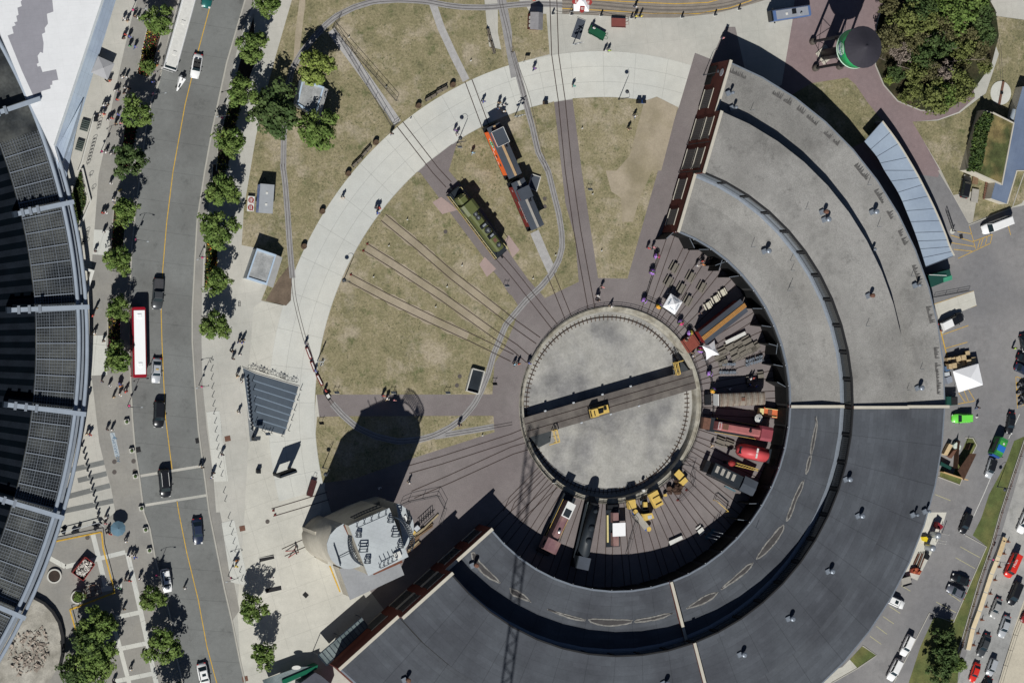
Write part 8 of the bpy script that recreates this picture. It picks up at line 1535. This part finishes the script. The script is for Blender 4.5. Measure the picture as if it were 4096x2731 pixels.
cart('20', 980, 212, 0, 3.1, 1.7, mat('dull red cart', C(128, 72, 66), .7, .08, 1.), 'dull red baggage cart with hoop handle on the upper plaza'); cart('20', 782, 305, -25, 3.6, 1.6, MATS['green tank paint'] if False else mat('dark green cart', C(26, 84, 58), .6, .08, 1.), 'dark green baggage wagon on the upper plaza with a person sitting on it'); cart('12', 512, 1345, 72, 3.2, 1.1, mat('dark red and black cart', C(70, 34, 34), .6, .3, 2.), 'red and black baggage cart on the plaza at the path edge')
p = W(*px('20', 740, 262)[0], z=.9); dup(PP[2], (p.x, p.y, .5), R(150), 'person in a white top sitting on the dark green baggage wagon', None, {'shirt': PCOL['white']}, 1.)
P = q('20', 600, 162, 678, 192, 625, 372, 538, 342); o = MB().prism(P, .0, .09).build('dark_grating', m_felt); tag(o, 'dark slate grating set in a pale frame on the upper plaza', 'grating'); o2 = MB().strip(P + P[:1], .12, 0, .12).build('pale_frame', m_conp, o)
# walled stair pit
P = q('12', 1990, 248, 2100, 275, 2045, 480, 1935, 450, z=.9); t = thing('stair_pit', 'white walled stair pit with a dark slatted cover beside the miniature track', 'stair pit'); MB().strip(P + P[:1], .25, 0, .9).build('white_wall', m_conp, t); MB().sheet(P, .35).build('dark_slats', m_soot, t, fix=False)
P = q('21', 182, 32, 262, 58, 225, 190, 150, 150, z=.4); t = thing('ramp_frame', 'white framed dark platform beside the maroon caboose', 'platform'); MB().strip(P + P[:1], .18, 0, .5).build('white_frame', m_conp, t); MB().sheet(P, .3).build('deck', m_felt, t, fix=False)
# ------------------------------------------------------------------ lower left construction corner
dm = thing('dumpster', 'red dumpster heaped with white rubble inside the yellow barriers', 'dumpster', W(*px('03', 770, 520)[0], z=.8).to_tuple()[:2] + (0,), 0); P = [p - Vector((dm.location.x, dm.location.y, 0)) for p in q('03', 785, 412, 872, 478, 765, 628, 665, 555, z=1.5)]; MB().strip(P + P[:1], .14, 0, 1.5).build('container', m_red, dm); MB().sheet(P, .3).build('floor', m_dark, dm, fix=False)
def rubble(P, n, z, m, rs_, nm, par=None, lab=None, smin=.1, smax=.35):
    rs = random.Random(rs_); mb = MB(); x0, x1 = min(p.x for p in P), max(p.x for p in P); y0, y1 = min(p.y for p in P), max(p.y for p in P); k = 0; it = 0
    while k < n and it < n * 20:
        it += 1; x, y = rs.uniform(x0, x1), rs.uniform(y0, y1); c = False
        for i in range(len(P)):
            a, b = P[i], P[i - 1]
            if (a.y > y) != (b.y > y) and x < (b.x - a.x) * (y - a.y) / (b.y - a.y) + a.x: c = not c
        if not c: continue
        k += 1; s = rs.uniform(smin, smax); mb.hull([Vector((x, y, z)) + Vector((rs.uniform(-1, 1), rs.uniform(-1, 1), rs.uniform(0, 1))) * s for _ in range(4)], [(0, 1, 2), (0, 2, 3), (0, 3, 1), (1, 3, 2)])
    o = mb.build(nm, m, par); o['kind'] = 'stuff'
    if lab: tag(o, lab, 'rubble', kind='stuff')
    return o
rubble([p * .85 for p in P], 220, 1.0, mat('white rubble', C(214, 208, 200), .9, .15, 3.), 4, 'rubble', dm)
for (pts, l) in ((q('03', 430, 282, 930, 180), 'upper yellow safety barrier of the construction corner'), (q('03', 930, 180, 945, 330, 1050, 733), 'right hand yellow safety barrier of the construction corner'), (q('03', 1050, 733, 640, 892), 'lower yellow safety barrier beside the rusty frame'), (q('03', 640, 892, 740, 1250), 'yellow safety barrier running down to the leafy clump')):
    b_ = MB().strip(pts, .1, .85, .95).strip(pts, .2, .05, .1); o = b_.build('safety_barrier', m_ypaint); tag(o, l, 'barrier')
for (v, r, l) in ((('03', 497, 585), 1.35, 'round concrete planter with bare soil near the red dumpster'), (('03', 712, 778), 1.3, 'round concrete planter with a young tree near the rusty frame')):
    p = W(*px(*v)[0], z=.3); t = thing('round_planter', l, 'planter', (p.x, p.y, 0)); MB().lathe([(r, 0), (r, .5), (r - .25, .5), (r - .25, .3)], n=28).build('rim', m_conp, t); MB().lathe([(r - .25, .35), (.01, .36)], n=28).build('soil', m_soil, t)
P = q('03', 772, 690, 912, 655, 935, 745, 795, 790, z=.5); mb = MB(); mb.path([p for p in P + P[:1]], .08, 4)
for k_ in (.33, .66): mb.tube(P[0].lerp(P[1], k_), P[3].lerp(P[2], k_), .06, 4)
mb.tube(P[0].lerp(P[3], .5), P[1].lerp(P[2], .5), .06, 4); o = mb.build('steel_rack', m_rust); tag(o, 'rusty rectangular steel frame standing by the round planter', 'frame')
ground('demolition_pit', q('03', 300, 790, 420, 850, 520, 970, 560, 1150, 545, 1400, 440, 1568, 0, 1700, -100, 1300), .05, mat('broken concrete', C(172, 168, 158), .95, .2, .6, fine=.2, tint=C(150, 146, 136)))
o = MB().strip(q('03', 310, 782, 400, 830, 480, 910, 540, 1010, 570, 1130, 572, 1300, 540, 1440), .5, 0, 1.1).build('curved_wall', m_dark); tag(o, 'dark curved retaining wall around the demolished ground, lower left', 'wall')
rubble(q('03', 120, 1130, 400, 1050, 450, 1250, 380, 1450, 150, 1500, 60, 1350), 260, .06, mat('brick rubble', C(168, 156, 144), .9, .25, 3.), 6, 'rubble_heap', None, 'scattered brick and concrete rubble in the demolished ground', .15, .6)
rs = random.Random(2)
for (v, l) in ((('03', 570, 180), 'clutter of stacked chairs left, above the yellow barrier'), (('03', 705, 160), 'clutter of stacked chairs middle, above the yellow barrier'), (('03', 880, 125), 'black lounger pile right, above the yellow barrier')):
    p = W(*px(*v)[0], z=.4); t = thing('stacked_furniture', l, 'furniture', (p.x, p.y, 0), .4)
    for i in range(4): MB().box(rs.uniform(-.8, .8), rs.uniform(-.5, .5), .1 + i * .2, .8, .6, .1, rs.uniform(0, 1.5)).build('chair', m_blk, t)
o = MB().strip(q('03', 450, 260, 500, 195, 900, 90, 950, 130), .08, .9, 1.05).build('barrier_rail', m_lite); tag(o, 'thin pale railing above the upper yellow barrier', 'railing')
# ------------------------------------------------------------------ tanks and machinery along the dark roof edge
zf = fr_(3640, 2080, 7.127)
for (x0, y0, x1, y1), l in (((600, 345, 820, 435), 'upper one of two upright silver tanks beside the dark roof'), ((455, 755, 670, 797), 'lower one of two upright silver tanks beside the dark roof')):
    p = W(*zf(x1, y1)[0], z=3.3); t = thing('silver_tank', l, 'tank', (p.x, p.y, 0)); MB().lathe([(.7, .7), (.72, .8), (.72, 3.1), (.6, 3.35), (.3, 3.48), (.01, 3.5)], n=22).build('tank', mat('brushed silver', C(180, 186, 192), .35, .06, 1., metal=.55), t, True)
    for a in range(3): MB().tube((.55 * math.cos(a * 2.1), .55 * math.sin(a * 2.1), 0), (.55 * math.cos(a * 2.1), .55 * math.sin(a * 2.1), .8), .07, 5).build('leg', m_metal, t)
boxthing('yellow_bin', 'bright yellow bin between the two silver tanks', 'bin', [W(*p, z=1.0) for p in zf(370, 480, 470, 465, 525, 520, 490, 620, 400, 590)], 0, 1.0, mat('bright yellow', C(226, 200, 40), .6, .04, 1.)); boxthing('red_cover', 'crimson tilted cover of a machine above the silver tanks', 'machine cover', [W(*p, z=1.8) for p in zf(820, 60, 960, 180, 875, 270, 780, 200)], 0, 1.8, mat('crimson cover', C(140, 40, 52), .6, .06, 1.))
for i, (x0, y0, x1, y1) in enumerate(((905, 373, 1130, 402), (740, 545, 1108, 605), (730, 620, 1040, 682))): p = W(*zf(x0, y0)[0]); o = MB().tube((p.x, p.y, 0), (p.x, p.y, 4.2 if i else 3.0), .07, 6).build('white_pole', m_wpaint); tag(o, f'{ORD[i]} tall thin white pole from the top beside the silver tanks', 'pole', 'white poles by the silver tanks')
for i, (x0, y0, x1, y1) in enumerate(((250, 950, 110, 1250), (300, 940, 160, 1280), (350, 940, 200, 1330), (400, 930, 250, 1350), (450, 940, 290, 1350))): a, b = [W(*p, z=.3) for p in zf(x0, y0, x1, y1)]; o = MB().strip([a, b], .22, .05, .45).build('rail_length', m_plankG if i % 2 else m_rust); tag(o, f'{ORD[i]} long steel length from the left stored below the silver tanks', 'steel length', 'steel lengths below the silver tanks')
boxthing('rust_red_machine', 'rust red machine with round drums below the stored steel lengths', 'machine', [W(*p, z=1.0) for p in zf(50, 1400, 200, 1340, 350, 1450, 280, 1560, 40, 1500)], 0, .9, mat('rust red', C(140, 62, 44), .7, .15, 2.), lambda t: [MB().lathe([(.3, .9), (.3, 1.25), (.01, 1.28)], x, y, 12).build('drum', mat('orange drum', C(176, 96, 64), .7, .1, 2.), t) for x, y in ((-.2, .4), (.6, -.3), (-.6, -.2))]); boxthing('black_tarp', 'black tarpaulin heap beside the stored steel lengths', 'tarpaulin', [W(*p, z=.8) for p in zf(470, 900, 550, 980, 570, 1020, 520, 1130, 420, 1080)], 0, .8, m_blk)
# barricades, fence, hoarding on the right street
bc = thing('traffic_barricade', 'barricade', 'barricade', (0, 0, -500)); MB().box(0, 0, 0, .75, .5, .1).build('base', m_rust, bc); MB().tube((0, 0, .1), (0, 0, 1.15), .12, 8, .08).build('post', mat('orange post', C(150, 84, 52), .7, .1, 2.), bc); proto(bc)
for i, (x, y) in enumerate(((2200, 268), (2163, 378), (2120, 500), (2080, 620), (2037, 745), (2000, 865), (1960, 985), (1925, 1108), (1885, 1218))): p = W(*px('33', x, y)[0]); dup(bc, (p.x, p.y, 0), 0, f'{ORD[i]} orange brown traffic post from the top along the pale hoarding', 'traffic posts along the hoarding')
P = q('33', 2155, 225, 2095, 400, 2030, 560, 1975, 730, 1920, 900, 1860, 1060, 1815, 1260); hd = thing('hoarding_wall', 'long pale timber topped hoarding between railing and right street', 'hoarding'); MB().strip(P, 1.0, 0, 1.0).build('base', m_conp, hd)
for i, (a, b) in enumerate(zip(P, P[1:])): MB().strip([a.lerp(b, .02), a.lerp(b, .97)], 1.1, 1.01, 1.06).build('plank', mat('pale hoarding plank', C(220, 202, 168), .85, .06, 1.) if i != 0 else m_pal, hd)
P = q('32', 2351, 900, 2250, 1200, 2130, 1568) + q('33', 2050, 290, 1930, 640, 1740, 1300); rf_ = MB()
for z in (1.0, .5): rf_.path([Vector((p.x, p.y, z)) for p in P], .07, 4)
o = rf_.build('street_railing', m_rust); tag(o, 'long brown railing between grass verge and right street', 'railing'); o2 = MB().strip(P, .35, 0, .4).build('railing_kerb', m_conp, o)
for a, b in zip(P, P[1:]):
    n_ = int((b - a).length / 2.6)
    for i in range(n_): p = a.lerp(b, i / n_); MB().tube((p.x, p.y, .4), (p.x, p.y, 1.05), .07, 4).build('post', m_rust, o); MB().box(p.x + .35, p.y, .4, .75, .12, .12).build('bracket', m_blk, o)
wfence(q('33', 2351, 850, 2250, 1120, 2160, 1400, 2110, 1568), 1.8, 'wire fence between the right street and the tan gravel lot')
# carts on rails next to the blue shed, gate, small things
for (v, w_, h_, a, m, l) in ((('31', 1905, 70), 1.4, 2.6, -8, m_tim, 'flat rail cart with crates beside the black off-road car'), (('31', 1900, 230), 1.7, 2.9, -8, m_plankG, 'grey slatted rail cart beside the black off-road car')):
    p = W(*px(*v)[0], z=.4); t = thing('rail_cart', l, 'cart', (p.x, p.y, 0), R(a)); MB().box(0, 0, .35, w_, h_, .15).build('deck', m, t)
    for s in (-1, 1):
        for u in (-1, 1): MB().tube((s * w_ * .4, u * h_ * .35, .22), (s * w_ * .5, u * h_ * .35, .22), .22, 10).build('wheel', m_blk, t)
sk = thing('wheel_rack', 'rack of rusty wheel sets stored beside the roller shutter', 'wheel rack', W(*px('31', 2010, 170)[0]).to_tuple(), R(-10))
for i in range(9): MB().tube((-.7, -2.1 + i * .5, .35), (.7, -2.1 + i * .5, .35), .1, 6).lathe([(.25, .3), (.25, .4)], -.6, -2.1 + i * .5, 10).build('wheel_set', m_rust, sk)
gt = thing('swing_gate', 'dark lattice swing gate on a round footing near the white box van', 'gate', W(*px('31', 1690, 555)[0]).to_tuple()); a, b = Vector((0, 0, 0)), W(*px('31', 1625, 365)[0]) - gt.location; mb = MB()
for z in (.3, 1.1): mb.tube((0, 0, z), (b.x, b.y, z), .06, 4)
for i in range(7): k_ = i / 6; mb.tube((b.x * k_, b.y * k_, .3), (b.x * min(1, k_ + .16), b.y * min(1, k_ + .16), 1.1), .04, 4)
mb.build('lattice', m_blk, gt); MB().lathe([(.6, 0), (.6, .15), (.01, .16)], n=16).build('footing', m_conp, gt); MB().tube((0, 0, 0), (0, 0, 1.6), .09, 6).build('post', m_blk, gt)
wfence(q('31', 1520, 1160, 1840, 1100), 1.1, 'black ramp railing beside the pale loading slab'); 
o = MB().lathe([(.3, 0), (.06, .7), (.02, .72)], n=10).build('white_cone', m_wpaint, loc=W(*px('32', 1915, 690)[0])); tag(o, 'white cone lying right of the lime green off-road car', 'cone')
for v, l in ((('23', 1850, 175), 'upper one of three teal shaded tall lamps in the yard shadow'), (('23', 1822, 203), 'middle one of three teal shaded tall lamps in the yard shadow'), (('23', 1795, 228), 'lower one of three teal shaded tall lamps in the yard shadow')):
    p = W(*px(*v)[0], z=.2); t = thing('yard_lamp', l, 'lamp', (p.x, p.y, 0)); MB().tube((0, 0, 0), (0, 0, 4.6), .07, 6).build('pole', m_lite, t); MB().lathe([(.5, 0), (.5, .25), (.01, .3)], n=16).build('round_base', MATS['teal grey metal'], t)
gf = thing('pipe_gate', 'yellow hooped pipe frame standing on the lower right of the yard', 'frame', zz(g3, 0, 300, 1010)[0].to_tuple(), R(-40)); MB().path([(-1.8, .1, 0), (-1.8, .1, 1.6), (-1.4, 0, 2.0), (1.6, 0, 2.0), (2.0, 0, 0)], .07, 5).build('hoop', m_yel, gf); MB().path([(-1.6, .6, 0), (-1.6, .6, 1.5), (1.7, .6, 1.5), (1.7, .6, 0)], .06, 5).build('inner_hoop', m_blk, gf)
# ------------------------------------------------------------------ clean up the prototypes
def kill(o):
    for c in list(o.children): kill(c)
    bpy.data.objects.remove(o)
for o in [o for o in bpy.data.objects if o.parent is None and o.location.z < -400]: kill(o)
bpy.context.view_layer.update()
